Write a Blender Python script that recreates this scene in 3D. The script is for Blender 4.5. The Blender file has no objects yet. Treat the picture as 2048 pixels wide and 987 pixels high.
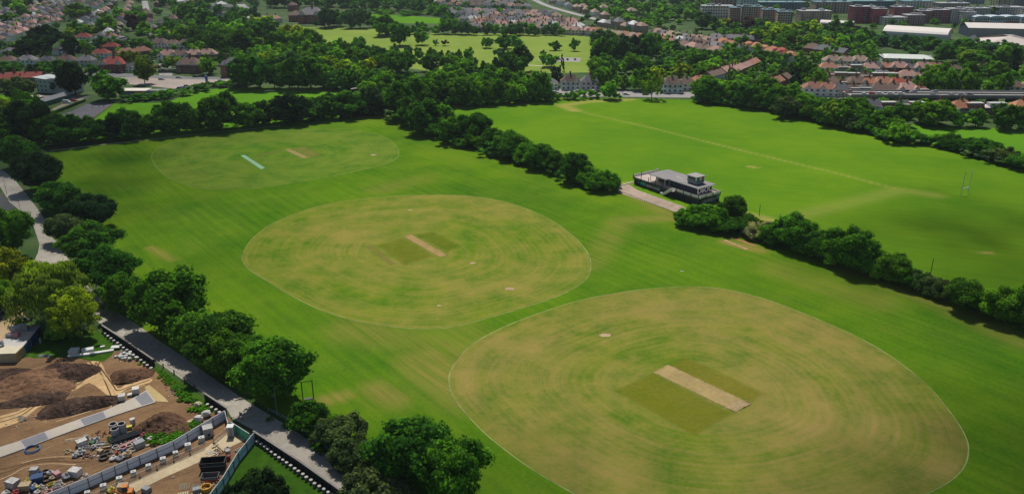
import bpy, bmesh, math, random
import numpy as np
from mathutils import Vector
R = math.radians
rnd = random.Random(7)
scene = bpy.context.scene
COL = scene.collection

# ------------------------------------------------------------------ camera, sky, sun, exposure
FPX, CAMH = 1600.0, 100.0
TH = math.atan((493.5 + 130.0) / FPX)
cam = bpy.data.cameras.new('camera')
cam.lens = 36.0 * FPX / 2048.0
cam.sensor_width = 36.0
cam.clip_start = 1.0
cam.clip_end = 9000.0
cob = bpy.data.objects.new('camera', cam)
COL.objects.link(cob)
cob.location = (0, 0, CAMH)
cob.rotation_euler = (R(90) - TH, 0, 0)
scene.camera = cob
SUN_EL, SUN_AZ = R(57), R(-9)          # azimuth measured from +Y (view direction), negative = towards -X
w = bpy.data.worlds.new('World')
scene.world = w
w.use_nodes = True
nt = w.node_tree
sky = nt.nodes.new('ShaderNodeTexSky')
sky.sky_type = 'NISHITA'
sky.sun_disc = False
sky.sun_elevation = SUN_EL
sky.sun_rotation = SUN_AZ
nt.links.new(sky.outputs[0], nt.nodes['Background'].inputs[0])
nt.nodes['Background'].inputs[1].default_value = 0.068
sl = bpy.data.lights.new('sun', 'SUN')
sl.energy = 5.0
sl.angle = R(0.5)
sl.color = (1.0, 0.95, 0.86)
so = bpy.data.objects.new('sun', sl)
COL.objects.link(so)
sd = Vector((math.sin(SUN_AZ) * math.cos(SUN_EL), math.cos(SUN_AZ) * math.cos(SUN_EL), math.sin(SUN_EL)))
so.rotation_euler = sd.to_track_quat('Z', 'Y').to_euler()
so.location = (0, 0, 300)
vs = scene.view_settings
vs.view_transform = 'Standard'
vs.look = 'None'
vs.gamma = 1.0
vs.use_curve_mapping = False
vs.exposure = -0.04
try:
    scene.cycles.max_bounces = 5
    scene.cycles.diffuse_bounces = 3
    scene.cycles.transmission_bounces = 3
    scene.cycles.volume_bounces = 0
    scene.cycles.use_denoising = True
    scene.cycles.caustics_reflective = False
    scene.cycles.caustics_refractive = False
except Exception:
    pass

# ------------------------------------------------------------------ survey: photograph ray -> point of the terrain
ST, CT = math.sin(TH), math.cos(TH)
def dep(py, z=0.0):
    v = (py - 493.5) / FPX
    return (CAMH - z) / max(ST + v * CT, 0.02)
def G(px, py, z=0.0):
    v = (py - 493.5) / FPX
    t = dep(py, z)
    return Vector(((px - 1024.0) / FPX * t, (CT - v * ST) * t, z))
def mpp(py):                      # metres per source pixel across at this row of ground
    return dep(py) / FPX
def hgt(py, hp):                  # height in metres of hp source pixels standing at row py
    v = (py - 493.5) / FPX
    return hp * mpp(py) / (CT - v * ST * 0.6)

# ------------------------------------------------------------------ materials
MATS = {}
def node_mat(name, rough=0.8, spec=0.3, metal=0.0):
    m = bpy.data.materials.new(name)
    m.use_nodes = True
    b = m.node_tree.nodes['Principled BSDF']
    b.inputs['Roughness'].default_value = rough
    b.inputs['Specular IOR Level'].default_value = spec
    b.inputs['Metallic'].default_value = metal
    MATS[name] = m
    return m, m.node_tree, b
def N(nt, t, **kw):
    n = nt.nodes.new(t)
    for k, v in kw.items():
        setattr(n, k, v)
    return n
def mixrgb(nt, fac, a, b, mode='MIX'):
    n = nt.nodes.new('ShaderNodeMix')
    n.data_type = 'RGBA'
    n.blend_type = mode
    for sock, val in ((n.inputs[0], fac), (n.inputs[6], a), (n.inputs[7], b)):
        if hasattr(val, 'links') or isinstance(val, bpy.types.NodeSocket):
            nt.links.new(val, sock)
        elif isinstance(val, (int, float)):
            sock.default_value = val
        else:
            sock.default_value = (*val, 1.0)
    return n.outputs[2]
def math_n(nt, op, a, b=None, clamp=False):
    n = nt.nodes.new('ShaderNodeMath')
    n.operation = op
    n.use_clamp = clamp
    for i, val in enumerate((a, b)):
        if val is None:
            continue
        if isinstance(val, bpy.types.NodeSocket):
            nt.links.new(val, n.inputs[i])
        else:
            n.inputs[i].default_value = val
    return n.outputs[0]
def noise(nt, vec, scale, detail=3.0, rough=0.55, mapping=None, rot=0.0):
    if mapping:
        mp = N(nt, 'ShaderNodeMapping')
        mp.inputs['Scale'].default_value = mapping
        mp.inputs['Rotation'].default_value = (0, 0, rot)
        # rotate first, then scale
        mp2 = N(nt, 'ShaderNodeMapping')
        mp.inputs['Rotation'].default_value = (0, 0, 0)
        mp2.inputs['Rotation'].default_value = (0, 0, rot)
        nt.links.new(vec, mp2.inputs[0])
        nt.links.new(mp2.outputs[0], mp.inputs[0])
        vec = mp.outputs[0]
    n = N(nt, 'ShaderNodeTexNoise')
    n.inputs['Scale'].default_value = scale
    n.inputs['Detail'].default_value = detail
    n.inputs['Roughness'].default_value = rough
    nt.links.new(vec, n.inputs['Vector'])
    return n.outputs[0]
def ramp(nt, val, lo, hi):
    n = N(nt, 'ShaderNodeMapRange')
    n.inputs[1].default_value = lo
    n.inputs[2].default_value = hi
    nt.links.new(val, n.inputs[0])
    return n.outputs[0]
def posn(nt):
    g = N(nt, 'ShaderNodeNewGeometry')
    return g.outputs['Position']
def plain(name, c, rough=0.8, var=0.25, scale=1.5, spec=0.3, metal=0.0, c2=None, bump=0.0):
    """surface of one colour, mottled"""
    if name in MATS:
        return MATS[name]
    m, t, b = node_mat(name, rough, spec, metal)
    p = posn(t)
    n1 = noise(t, p, scale, 4.0, 0.6)
    n2 = noise(t, p, scale * 0.13, 2.0)
    c2 = c2 or tuple(x * (1 - var * 1.3) for x in c)
    hi = tuple(min(1, x * (1 + var * 0.6)) for x in c)
    f = math_n(t, 'ADD', ramp(t, n1, 0.3, 0.7), math_n(t, 'MULTIPLY', ramp(t, n2, 0.35, 0.65), 0.6))
    f = math_n(t, 'MULTIPLY', f, 0.62, True)
    t.links.new(mixrgb(t, f, c2, hi), b.inputs['Base Color'])
    if bump:
        bp = N(t, 'ShaderNodeBump')
        bp.inputs['Strength'].default_value = bump
        bp.inputs['Distance'].default_value = 0.3
        t.links.new(n1, bp.inputs['Height'])
        t.links.new(bp.outputs[0], b.inputs['Normal'])
    return m
def objcol(name, rough=0.8, var=0.3, scale=1.0, spec=0.25):
    """surface that takes the colour of its object"""
    m, t, b = node_mat(name, rough, spec)
    oi = N(t, 'ShaderNodeObjectInfo')
    p = posn(t)
    n1 = ramp(t, noise(t, p, scale, 4.0, 0.65), 0.3, 0.7)
    dark = mixrgb(t, 1.0, oi.outputs['Color'], (1 - var,) * 3, 'MULTIPLY')
    hi = mixrgb(t, 1.0, oi.outputs['Color'], (1 + var * 0.5,) * 3, 'MULTIPLY')
    t.links.new(mixrgb(t, n1, dark, hi), b.inputs['Base Color'])
    return m

# ------------------------------------------------------------------ mesh builder
class MB:
    def __init__(s):
        s.v, s.f, s.mi, s.mats = [], [], [], []
    def slot(s, m):
        if m not in s.mats:
            s.mats.append(m)
        return s.mats.index(m)
    def face(s, pts, m):
        i = len(s.v)
        s.v += [tuple(p) for p in pts]
        s.f.append(tuple(range(i, i + len(pts))))
        s.mi.append(s.slot(m))
    def prism(s, base, z0, z1, m, mt=None, inset=None):
        """vertical prism over a plan polygon, top may be another outline"""
        top = inset or base
        n = len(base)
        a = [(p[0], p[1], z0) for p in base]
        b = [(p[0], p[1], z1) for p in top]
        for i in range(n):
            j = (i + 1) % n
            s.face([a[i], a[j], b[j], b[i]], m)
        s.face(b, mt or m)
        s.face(a[::-1], m)
    def box(s, cx, cy, z0, sx, sy, sz, m, rot=0.0, mt=None, taper=1.0):
        c, d = math.cos(rot), math.sin(rot)
        def P(x, y):
            return (cx + x * c - y * d, cy + x * d + y * c)
        q = [(-sx / 2, -sy / 2), (sx / 2, -sy / 2), (sx / 2, sy / 2), (-sx / 2, sy / 2)]
        s.prism([P(*p) for p in q], z0, z0 + sz, m, mt, [P(p[0] * taper, p[1] * taper) for p in q])
    def tube(s, a, b, r0, r1, m, n=7, cap=True):
        a, b = Vector(a), Vector(b)
        d = (b - a)
        if d.length < 1e-6:
            return
        d.normalize()
        u = d.orthogonal().normalized()
        v = d.cross(u)
        A = [a + (u * math.cos(k * 2 * math.pi / n) + v * math.sin(k * 2 * math.pi / n)) * r0 for k in range(n)]
        B = [b + (u * math.cos(k * 2 * math.pi / n) + v * math.sin(k * 2 * math.pi / n)) * r1 for k in range(n)]
        for k in range(n):
            j = (k + 1) % n
            s.face([A[k], A[j], B[j], B[k]], m)
        if cap:
            s.face(B, m)
            s.face(A[::-1], m)
    def path(s, pts, r, m, n=6):
        for a, b in zip(pts[:-1], pts[1:]):
            s.tube(a, b, r, r, m, n)
    def ring(s, c, R0, R1, z0, z1, m, n=20, mi=None):
        for k in range(n):
            a, b = 2 * math.pi * k / n, 2 * math.pi * (k + 1) / n
            P = lambda r, t, z: (c[0] + r * math.cos(t), c[1] + r * math.sin(t), z)
            s.face([P(R1, a, z0), P(R1, b, z0), P(R1, b, z1), P(R1, a, z1)], m)
            s.face([P(R0, b, z0), P(R0, a, z0), P(R0, a, z1), P(R0, b, z1)], mi or m)
            s.face([P(R0, a, z1), P(R0, b, z1), P(R1, b, z1), P(R1, a, z1)][::-1], m)
            s.face([P(R0, a, z0), P(R0, b, z0), P(R1, b, z0), P(R1, a, z0)], m)
    def mesh(s, name, smooth=False):
        me = bpy.data.meshes.new(name)
        me.from_pydata(s.v, [], s.f)
        for m in s.mats:
            me.materials.append(m)
        me.polygons.foreach_set('material_index', s.mi)
        bm = bmesh.new()
        bm.from_mesh(me)
        bmesh.ops.remove_doubles(bm, verts=bm.verts, dist=1e-4)
        bmesh.ops.recalc_face_normals(bm, faces=bm.faces)
        bm.to_mesh(me)
        bm.free()
        if smooth:
            me.polygons.foreach_set('use_smooth', [True] * len(me.polygons))
        me.update()
        return me
    def build(s, name, parent=None, loc=None, rz=0.0, smooth=False, bevel=0.0):
        o = bpy.data.objects.new(name, s.mesh(name, smooth))
        COL.objects.link(o)
        if bevel:
            bv = o.modifiers.new('edge', 'BEVEL')
            bv.width = bevel
            bv.segments = 1
        if parent is not None:
            o.parent = parent
        if loc is not None:
            o.location = loc
        o.rotation_euler.z = rz
        return o
def tag(o, label=None, cat=None, group=None, kind=None):
    for k, v in (('label', label), ('category', cat), ('group', group), ('kind', kind)):
        if v:
            o[k] = v
    return o
def empty(name, loc, rz=0.0, label=None, cat=None, group=None, scale=None):
    o = bpy.data.objects.new(name, None)
    o.empty_display_size = 0.5
    COL.objects.link(o)
    o.location = loc
    o.rotation_euler.z = rz
    if scale:
        o.scale = scale
    return tag(o, label, cat, group)
def inst(name, mesh, parent=None, loc=(0, 0, 0), rz=0.0, scale=(1, 1, 1), color=None):
    o = bpy.data.objects.new(name, mesh)
    COL.objects.link(o)
    o.parent = parent
    o.location = loc
    o.rotation_euler.z = rz
    o.scale = scale
    if color:
        o.color = (*color, 1.0)
    return o
ORD = ['first', 'second', 'third', 'fourth', 'fifth', 'sixth', 'seventh', 'eighth', 'ninth', 'tenth', 'eleventh', 'twelfth',
       'thirteenth', 'fourteenth', 'fifteenth', 'sixteenth', 'seventeenth', 'eighteenth', 'nineteenth', 'twentieth']
def ordn(i):
    if i < 20:
        return ORD[i]
    t, u = divmod(i + 1, 10)
    T = {2: 'twenty', 3: 'thirty', 4: 'forty', 5: 'fifty'}[t]
    if u == 0:
        return {2: 'twentieth', 3: 'thirtieth', 4: 'fortieth', 5: 'fiftieth'}[t]
    return T + '-' + ORD[u - 1]

# ------------------------------------------------------------------ ground sheets
def catmull(pts, k=6, closed=True):
    out = []
    n = len(pts)
    rng = range(n) if closed else range(n - 1)
    for i in rng:
        if closed:
            p0, p1, p2, p3 = pts[(i - 1) % n], pts[i], pts[(i + 1) % n], pts[(i + 2) % n]
        else:
            p0, p1, p2, p3 = pts[max(i - 1, 0)], pts[i], pts[i + 1], pts[min(i + 2, n - 1)]
        for j in range(k):
            t = j / k
            out.append(tuple(0.5 * ((2 * b) + (-a + c) * t + (2 * a - 5 * b + 4 * c - d) * t * t + (-a + 3 * b - 3 * c + d) * t ** 3)
                             for a, b, c, d in zip(p0, p1, p2, p3)))
    if not closed:
        out.append(tuple(pts[-1]))
    return out
def sheet(name, pxs, z, mat, smooth_k=0, kind='structure', label=None):
    pts = [G(x, y) for x, y in pxs]
    pts = [(p.x, p.y) for p in pts]
    if smooth_k:
        pts = catmull(pts, smooth_k)
    me = bpy.data.meshes.new(name)
    bm = bmesh.new()
    f = bm.faces.new([bm.verts.new((x, y, z)) for x, y in pts])
    f.normal_update()
    if f.normal.z < 0:
        f.normal_flip()
    bmesh.ops.triangulate(bm, faces=[f])
    bm.to_mesh(me)
    bm.free()
    me.materials.append(mat)
    o = bpy.data.objects.new(name, me)
    COL.objects.link(o)
    return tag(o, label, None, None, kind)
def strip(name, pxs, width, z, mat, k=5, closed=False, kind='structure', world=False):
    pts = pxs if world else [(p.x, p.y) for p in (G(x, y) for x, y in pxs)]
    pts = catmull(pts, k, closed)
    n = len(pts)
    L, Rr = [], []
    for i in range(n):
        a = Vector(pts[i - 1] if (i or closed) else pts[i])
        b = Vector(pts[(i + 1) % n] if (i < n - 1 or closed) else pts[i])
        d = (b - a).normalized()
        nn = Vector((-d.y, d.x))
        ww = width if not isinstance(width, (tuple, list)) else width[0] + (width[1] - width[0]) * i / max(n - 1, 1)
        p = Vector(pts[i])
        L.append(p + nn * ww / 2)
        Rr.append(p - nn * ww / 2)
    mb = MB()
    for i in range(n if closed else n - 1):
        j = (i + 1) % n
        mb.face([(*Rr[i], z), (*Rr[j], z), (*L[j], z), (*L[i], z)], mat)
    o = mb.build(name)
    return tag(o, None, None, None, kind)

def grass_mat(name, g1, g2, tan, stripe_rot=0.0, stripe=0.25, tanbias=0.0, tanw=1.0):
    m, t, b = node_mat(name, 1.0, 0.0)
    p = posn(t)
    big = ramp(t, noise(t, p, 0.018, 3.0, 0.6), 0.35, 0.65)
    mid = ramp(t, noise(t, p, 0.09, 4.0, 0.65), 0.3, 0.7)
    fine = ramp(t, noise(t, p, 1.1, 4.0, 0.7), 0.25, 0.75)
    st = ramp(t, noise(t, p, 1.0, 3.0, 0.6, (0.55, 0.012, 1.0), stripe_rot), 0.36, 0.64)
    f = math_n(t, 'ADD', math_n(t, 'MULTIPLY', big, 0.45), math_n(t, 'MULTIPLY', mid, 0.25))
    f = math_n(t, 'ADD', f, math_n(t, 'MULTIPLY', st, stripe))
    f = math_n(t, 'ADD', f, math_n(t, 'MULTIPLY', math_n(t, 'SUBTRACT', fine, 0.5), 0.42), True)
    sx_ = N(t, 'ShaderNodeSeparateXYZ')
    mpr = N(t, 'ShaderNodeMapping')
    mpr.inputs['Rotation'].default_value = (0, 0, stripe_rot)
    t.links.new(p, mpr.inputs[0])
    t.links.new(mpr.outputs[0], sx_.inputs[0])
    wob = math_n(t, 'ADD', sx_.outputs[0], math_n(t, 'MULTIPLY', noise(t, p, 0.05, 2.0), 3.0))
    mow = math_n(t, 'SINE', math_n(t, 'MULTIPLY', wob, 1.5))
    mow = math_n(t, 'MULTIPLY', math_n(t, 'MULTIPLY', mow, ramp(t, noise(t, p, 0.022, 2.0), 0.45, 0.7)), 0.10)
    f = math_n(t, 'ADD', f, mow, True)
    c = mixrgb(t, f, g1, g2)
    at = N(t, 'ShaderNodeAttribute', attribute_name='wear')
    tn = ramp(t, noise(t, p, 0.05, 5.0, 0.7), 0.35, 0.75)
    tn2 = ramp(t, noise(t, p, 1.0, 3.0, 0.6, (0.9, 0.03, 1.0), stripe_rot), 0.3, 0.7)
    wf = math_n(t, 'MULTIPLY', at.outputs['Fac'], math_n(t, 'ADD', 0.35, math_n(t, 'MULTIPLY', tn2, 0.9)))
    wf = math_n(t, 'ADD', wf, math_n(t, 'MULTIPLY', math_n(t, 'MULTIPLY', tn, tn2), tanbias))
    wf = math_n(t, 'MULTIPLY', wf, tanw, True)
    c = mixrgb(t, wf, c, tan)
    t.links.new(c, b.inputs['Base Color'])
    return m
def soft_sheet(name, q, z, c, ragged=0.8, strength=1.0, var=0.25):
    """four-cornered patch of other turf whose border frays into the grass around it"""
    Q = [G(*p) for p in q]
    L = max((Q[1] - Q[0]).length, (Q[2] - Q[3]).length)
    W = max((Q[3] - Q[0]).length, (Q[2] - Q[1]).length)
    nu, nv = max(6, int(L / 0.5)), max(6, int(W / 0.5))
    V, E, F = [], [], []
    for j in range(nv + 1):
        for i in range(nu + 1):
            u, v = -0.06 + 1.12 * i / nu, -0.06 + 1.12 * j / nv
            p = (Q[0] * (1 - u) + Q[1] * u) * (1 - v) + (Q[3] * (1 - u) + Q[2] * u) * v
            V.append((p.x, p.y, z))
            E.append(min(u * L, (1 - u) * L, v * W, (1 - v) * W))
    for j in range(nv):
        for i in range(nu):
            a = j * (nu + 1) + i
            F.append((a, a + 1, a + nu + 2, a + nu + 1))
    me = fastmesh(name, np.array(V), np.array(F))
    at = me.attributes.new('edge', 'FLOAT', 'POINT')
    at.data.foreach_set('value', np.array(E, np.float32))
    key = f'soft_{c}_{ragged}_{strength}'
    if key in MATS:
        m = MATS[key]
    else:
        m, t, b = node_mat(key, 1.0, 0.0)
        p = posn(t)
        n1 = noise(t, p, 0.9, 5.0, 0.7)
        n2 = ramp(t, noise(t, p, 0.25, 3.0, 0.6), 0.3, 0.7)
        lo = tuple(x * (1 - var) for x in c)
        hi = tuple(x * (1 + var) for x in c)
        t.links.new(mixrgb(t, ramp(t, n1, 0.3, 0.7), lo, hi), b.inputs['Base Color'])
        e = N(t, 'ShaderNodeAttribute', attribute_name='edge').outputs['Fac']
        e = math_n(t, 'ADD', e, math_n(t, 'MULTIPLY', math_n(t, 'SUBTRACT', n1, 0.5), ragged * 2.2))
        a = ramp(t, e, -0.1, ragged)
        a = math_n(t, 'MULTIPLY', a, math_n(t, 'ADD', strength - 0.15, math_n(t, 'MULTIPLY', n2, 0.3)), True)
        t.links.new(a, b.inputs['Alpha'])
    me.materials.append(m)
    o = bpy.data.objects.new(name, me)
    COL.objects.link(o)
    return tag(o, None, None, None, 'structure')
def inside(poly, X, Y):
    c = np.zeros(X.shape, bool)
    n = len(poly)
    for i in range(n):
        x1, y1 = poly[i]
        x2, y2 = poly[(i + 1) % n]
        if y1 == y2:
            continue
        k = ((y1 > Y) != (y2 > Y)) & (X < (x2 - x1) * (Y - y1) / (y2 - y1) + x1)
        c ^= k
    return c
def segd(X, Y, pts):
    d = np.full(X.shape, 1e9)
    for (x1, y1), (x2, y2) in zip(pts[:-1], pts[1:]):
        vx, vy = x2 - x1, y2 - y1
        t = np.clip(((X - x1) * vx + (Y - y1) * vy) / (vx * vx + vy * vy + 1e-9), 0, 1)
        d = np.minimum(d, np.hypot(X - x1 - t * vx, Y - y1 - t * vy))
    return d
def gridfield(name, pxs, z, mat, step, wears):
    """field sheet on a fine grid; the wear of the turf (tracks, bare ground) is carried per vertex"""
    P = [(p.x, p.y) for p in (G(x, y) for x, y in pxs)]
    xs = [p[0] for p in P]
    ys = [p[1] for p in P]
    gx = np.arange(min(xs), max(xs) + step, step)
    gy = np.arange(min(ys), max(ys) + step, step)
    X, Y = np.meshgrid(gx, gy)
    nx = len(gx)
    W = np.zeros(X.shape)
    for pts, wid, amt in wears:
        q = [(p.x, p.y) for p in (G(x, y) for x, y in pts)]
        if len(q) == 1:
            q = q * 2
            q[1] = (q[1][0] + 0.01, q[1][1])
        d = segd(X, Y, q)
        W = np.maximum(W, amt * np.clip(1.35 - d / wid, 0, 1) ** 1.3)
    cx = (X[:-1, :-1] + X[1:, 1:]) / 2
    cy = (Y[:-1, :-1] + Y[1:, 1:]) / 2
    ins = inside(P, cx, cy)
    jj, ii = np.nonzero(ins)
    a = jj * nx + ii
    quads = np.stack([a, a + 1, a + 1 + nx, a + nx], 1)
    used = np.unique(quads)
    remap = np.full(X.size, -1)
    remap[used] = np.arange(len(used))
    quads = remap[quads]
    V = np.stack([X.ravel()[used], Y.ravel()[used], np.full(len(used), z)], 1)
    me = fastmesh(name, V, quads)
    at = me.attributes.new('wear', 'FLOAT', 'POINT')
    at.data.foreach_set('value', W.ravel()[used].astype(np.float32))
    me.materials.append(mat)
    o = bpy.data.objects.new(name, me)
    COL.objects.link(o)
    return tag(o, None, None, None, 'structure')
def fastmesh(name, V, Q):
    me = bpy.data.meshes.new(name)
    k = Q.shape[1]
    me.vertices.add(len(V))
    me.vertices.foreach_set('co', np.asarray(V, np.float32).ravel())
    me.loops.add(len(Q) * k)
    me.loops.foreach_set('vertex_index', np.asarray(Q, np.int32).ravel())
    me.polygons.add(len(Q))
    me.polygons.foreach_set('loop_start', np.arange(0, len(Q) * k, k, dtype=np.int32))
    me.polygons.foreach_set('loop_total', np.full(len(Q), k, np.int32))
    me.update(calc_edges=True)
    me.validate()
    return me
# ------------------------------------------------------------------ ground
m, t, b = node_mat('town_ground', 0.95, 0.1)
p = posn(t)
n1 = ramp(t, noise(t, p, 0.03, 4.0, 0.7), 0.42, 0.58)
n2 = ramp(t, noise(t, p, 0.25, 4.0, 0.7), 0.3, 0.7)
c = mixrgb(t, n1, (0.030, 0.075, 0.016), (0.075, 0.115, 0.035))
c = mixrgb(t, math_n(t, 'MULTIPLY', n2, 0.5), c, (0.025, 0.05, 0.014))
t.links.new(c, b.inputs['Base Color'])
mb = MB()
mb.face([(-6000, -600, 0), (6000, -600, 0), (6000, 9000, 0), (-6000, 9000, 0)], MATS['town_ground'])
tag(mb.build('ground'), None, None, None, 'structure')

HR = math.atan2(*(lambda d: (d.y, d.x))(G(2048, 665) - G(1560, 505)))     # direction of the dividing hedge
GN = grass_mat('turf_near', (0.024, 0.103, 0.005), (0.124, 0.214, 0.007), (0.22, 0.18, 0.045), math.pi / 2 - HR, 0.16, 0.26)
GF = grass_mat('turf_far', (0.060, 0.160, 0.008), (0.130, 0.232, 0.010), (0.26, 0.25, 0.06), math.pi / 2 - HR - 0.5, 0.18, 0.05)
near_field = [(60, 312), (180, 290), (420, 262), (765, 228), (900, 262), (1100, 330), (1240, 372), (1360, 418), (1500, 455), (1800, 555), (2048, 640),
              (2600, 830), (2700, 1250), (1000, 1250), (760, 1010), (690, 925), (560, 830), (400, 735), (250, 640), (160, 520), (95, 420), (40, 350)]
far_field = [(880, 212), (1000, 205), (1110, 197), (1190, 195), (1390, 199), (1500, 212), (1640, 240), (1800, 274), (1930, 306), (2048, 340), (2400, 440),
             (2900, 700), (2600, 829), (2048, 639), (1800, 554), (1500, 454), (1360, 417), (1240, 371), (1100, 329), (960, 280), (860, 235)]
gridfield('playing_field', near_field, 0.03, GN, 1.2, [
    ([(640, 235), (765, 232)], 7, 0.45), ([(850, 720), (940, 790)], 9, 0.75), ([(745, 780), (790, 800)], 5, 0.5),
    ([(650, 800), (690, 790)], 3.0, 0.8), ([(1250, 440), (1350, 436), (1240, 375)], 5, 0.55), ([(1450, 485), (1520, 500)], 3.2, 0.8),
    ([(300, 495), (345, 520)], 2.0, 0.7), ([(1700, 540), (1900, 610), (2048, 680)], 7, 0.45), ([(1100, 690), (900, 700), (700, 660)], 9, 0.4),
    ([(1182, 530), (1240, 440)], 6, 0.35), ([(900, 640), (960, 700)], 9, 0.3), ([(840, 360), (760, 380)], 8, 0.3), ([(1560, 540), (1750, 600)], 9, 0.35)])
gridfield('far_playing_field', far_field, 0.03, GF, 2.0, [
    ([(1260, 199), (1180, 203), (1125, 211), (1150, 221)], 5, 1.1), ([(1125, 214), (1180, 228), (1300, 255), (1500, 305), (1660, 343), (1790, 377)], 1.3, 0.7),
    ([(1790, 378), (1870, 390)], 5, 0.5), ([(1600, 430), (1700, 405), (1800, 380)], 6, 0.4), ([(1480, 425), (1540, 440)], 3.5, 1.2),
    ([(1500, 333), (1512, 335)], 1.6, 1.3), ([(1965, 505), (1982, 506)], 1.4, 1.3), ([(1210, 372), (1262, 365)], 2.2, 1.0)])
# farther grass
GP = grass_mat('turf_park', (0.13, 0.21, 0.03), (0.22, 0.28, 0.06), (0.28, 0.28, 0.10), 0.4, 0.15, 0.25)
GS = grass_mat('turf_side', (0.07, 0.19, 0.012), (0.10, 0.24, 0.012), (0.2, 0.25, 0.04), 0.9, 0.15, 0.1)
sheet('side_field', [(185, 242), (230, 206), (330, 206), (400, 180), (500, 174), (685, 180), (700, 245), (520, 256), (330, 275), (150, 285)], 0.04, GS, 0)
sheet('corner_field', [(-200, 200), (20, 190), (30, 215), (60, 250), (0, 268), (-300, 330)], 0.04, GS, 0)
sheet('right_field', [(1700, 235), (1850, 252), (2048, 258), (2600, 262), (2600, 470), (2048, 335), (1900, 300)], 0.045, GS, 0)
sheet('park_lawn', [(560, 62), (570, 54), (740, 56), (760, 62), (880, 67), (1130, 68), (1185, 75), (1180, 118), (1180, 145), (930, 150), (800, 135), (690, 125), (600, 100)], 0.04, GP, 0)
sheet('upper_lawn', [(680, 24), (740, 27), (900, 38), (905, 48), (780, 46), (735, 40)], 0.04, GS, 0)
sheet('garden_lawn', [(1322, 128), (1345, 128), (1352, 150), (1330, 156)], 0.05, GS, 0)

# cricket outfields: cut in rings, the ring coordinate is carried by the mesh
def oval(name, px, cut, z, g1, g2, tan, tanlo, tanhi, seed):
    P = catmull([(p.x, p.y) for p in (G(x, y) for x, y in px)], 5)
    n = len(P)
    cx = sum(p[0] for p in P) / n
    cy = sum(p[1] for p in P) / n
    K = 30
    V, A, Q = [], [], []
    Rm = sum(math.hypot(p[0] - cx, p[1] - cy) for p in P) / n
    for k in range(K + 1):
        s = k / K
        for i, q in enumerate(P):
            ang = 2 * math.pi * i / n
            V.append((cx + (q[0] - cx) * s, cy + (q[1] - cy) * s, z))
            A += [s * Rm, math.cos(ang) * 6 * (0.3 + s), math.sin(ang) * 6 * (0.3 + s)]
    for k in range(K):
        for i in range(n):
            j = (i + 1) % n
            if k == 0:
                Q.append((i, j, n + j, n + i))
            else:
                Q.append((k * n + i, k * n + j, (k + 1) * n + j, (k + 1) * n + i))
    V = np.array(V)
    me = fastmesh(name, V, np.array(Q))
    bm = bmesh.new()
    bm.from_mesh(me)
    for f in bm.faces:
        f.normal_update()
        if f.normal.z < 0:
            f.normal_flip()
    bm.to_mesh(me)
    bm.free()
    at = me.attributes.new('ring', 'FLOAT_VECTOR', 'POINT')
    if len(me.vertices) * 3 == len(A):
        at.data.foreach_set('vector', np.array(A, np.float32))
    m, t, b = node_mat(name + '_turf', 1.0, 0.0)
    an = N(t, 'ShaderNodeAttribute', attribute_name='ring')
    rv = an.outputs['Vector']
    p = posn(t)
    mp = N(t, 'ShaderNodeMapping')
    mp.inputs['Location'].default_value = (seed * 3.1, seed, seed * 2)
    t.links.new(rv, mp.inputs[0])
    rings = ramp(t, noise(t, mp.outputs[0], 1.0, 4.0, 0.6, (0.42, 0.10, 0.10)), 0.38, 0.62)
    rfine = ramp(t, noise(t, mp.outputs[0], 1.0, 3.0, 0.7, (2.0, 0.28, 0.28)), 0.35, 0.65)
    big = ramp(t, noise(t, p, 0.021, 3.0, 0.6), tanlo, tanhi)
    fine = ramp(t, noise(t, p, 0.9, 4.0, 0.75), 0.3, 0.7)
    mid = ramp(t, noise(t, p, 0.11, 4.0, 0.7), 0.35, 0.65)
    f = math_n(t, 'ADD', math_n(t, 'MULTIPLY', big, 0.55), math_n(t, 'MULTIPLY', rings, 0.17))
    f = math_n(t, 'ADD', f, math_n(t, 'MULTIPLY', math_n(t, 'SUBTRACT', rfine, 0.5), 0.16))
    f = math_n(t, 'ADD', f, math_n(t, 'MULTIPLY', math_n(t, 'SUBTRACT', mid, 0.5), 0.25))
    f = math_n(t, 'ADD', f, math_n(t, 'MULTIPLY', math_n(t, 'SUBTRACT', fine, 0.5), 0.26))
    sx_ = N(t, 'ShaderNodeSeparateXYZ')
    t.links.new(rv, sx_.inputs[0])
    rr_ = math_n(t, 'ADD', sx_.outputs[0], math_n(t, 'MULTIPLY', noise(t, p, 0.06, 2.0), 4.0))
    ringl = math_n(t, 'SINE', math_n(t, 'MULTIPLY', rr_, 2.9))
    f = math_n(t, 'ADD', f, math_n(t, 'MULTIPLY', math_n(t, 'MULTIPLY', ringl, ramp(t, noise(t, p, 0.03, 2.0), 0.4, 0.65)), 0.08), True)
    gcol = mixrgb(t, mid, g1, g2)
    t.links.new(mixrgb(t, f, gcol, tan), b.inputs['Base Color'])
    me.materials.append(m)
    o = bpy.data.objects.new(name, me)
    COL.objects.link(o)
    tag(o, None, None, None, 'structure')
    rope = strip(name + '_boundary_line', P, 0.26 if cut else 0.18, z + 0.012, plain('chalk_line', (0.25, 0.31, 0.10), 1.0, 0.5, 0.25, 0.0), 1, True, world=True)
    return o
oval_a = [(303, 315), (315, 298), (350, 284), (420, 272), (500, 265), (600, 259), (680, 258), (740, 265), (780, 280), (797, 300), (792, 318), (760, 332), (700, 345),
          (620, 360), (540, 373), (460, 379), (400, 376), (350, 362), (320, 342)]
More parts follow.
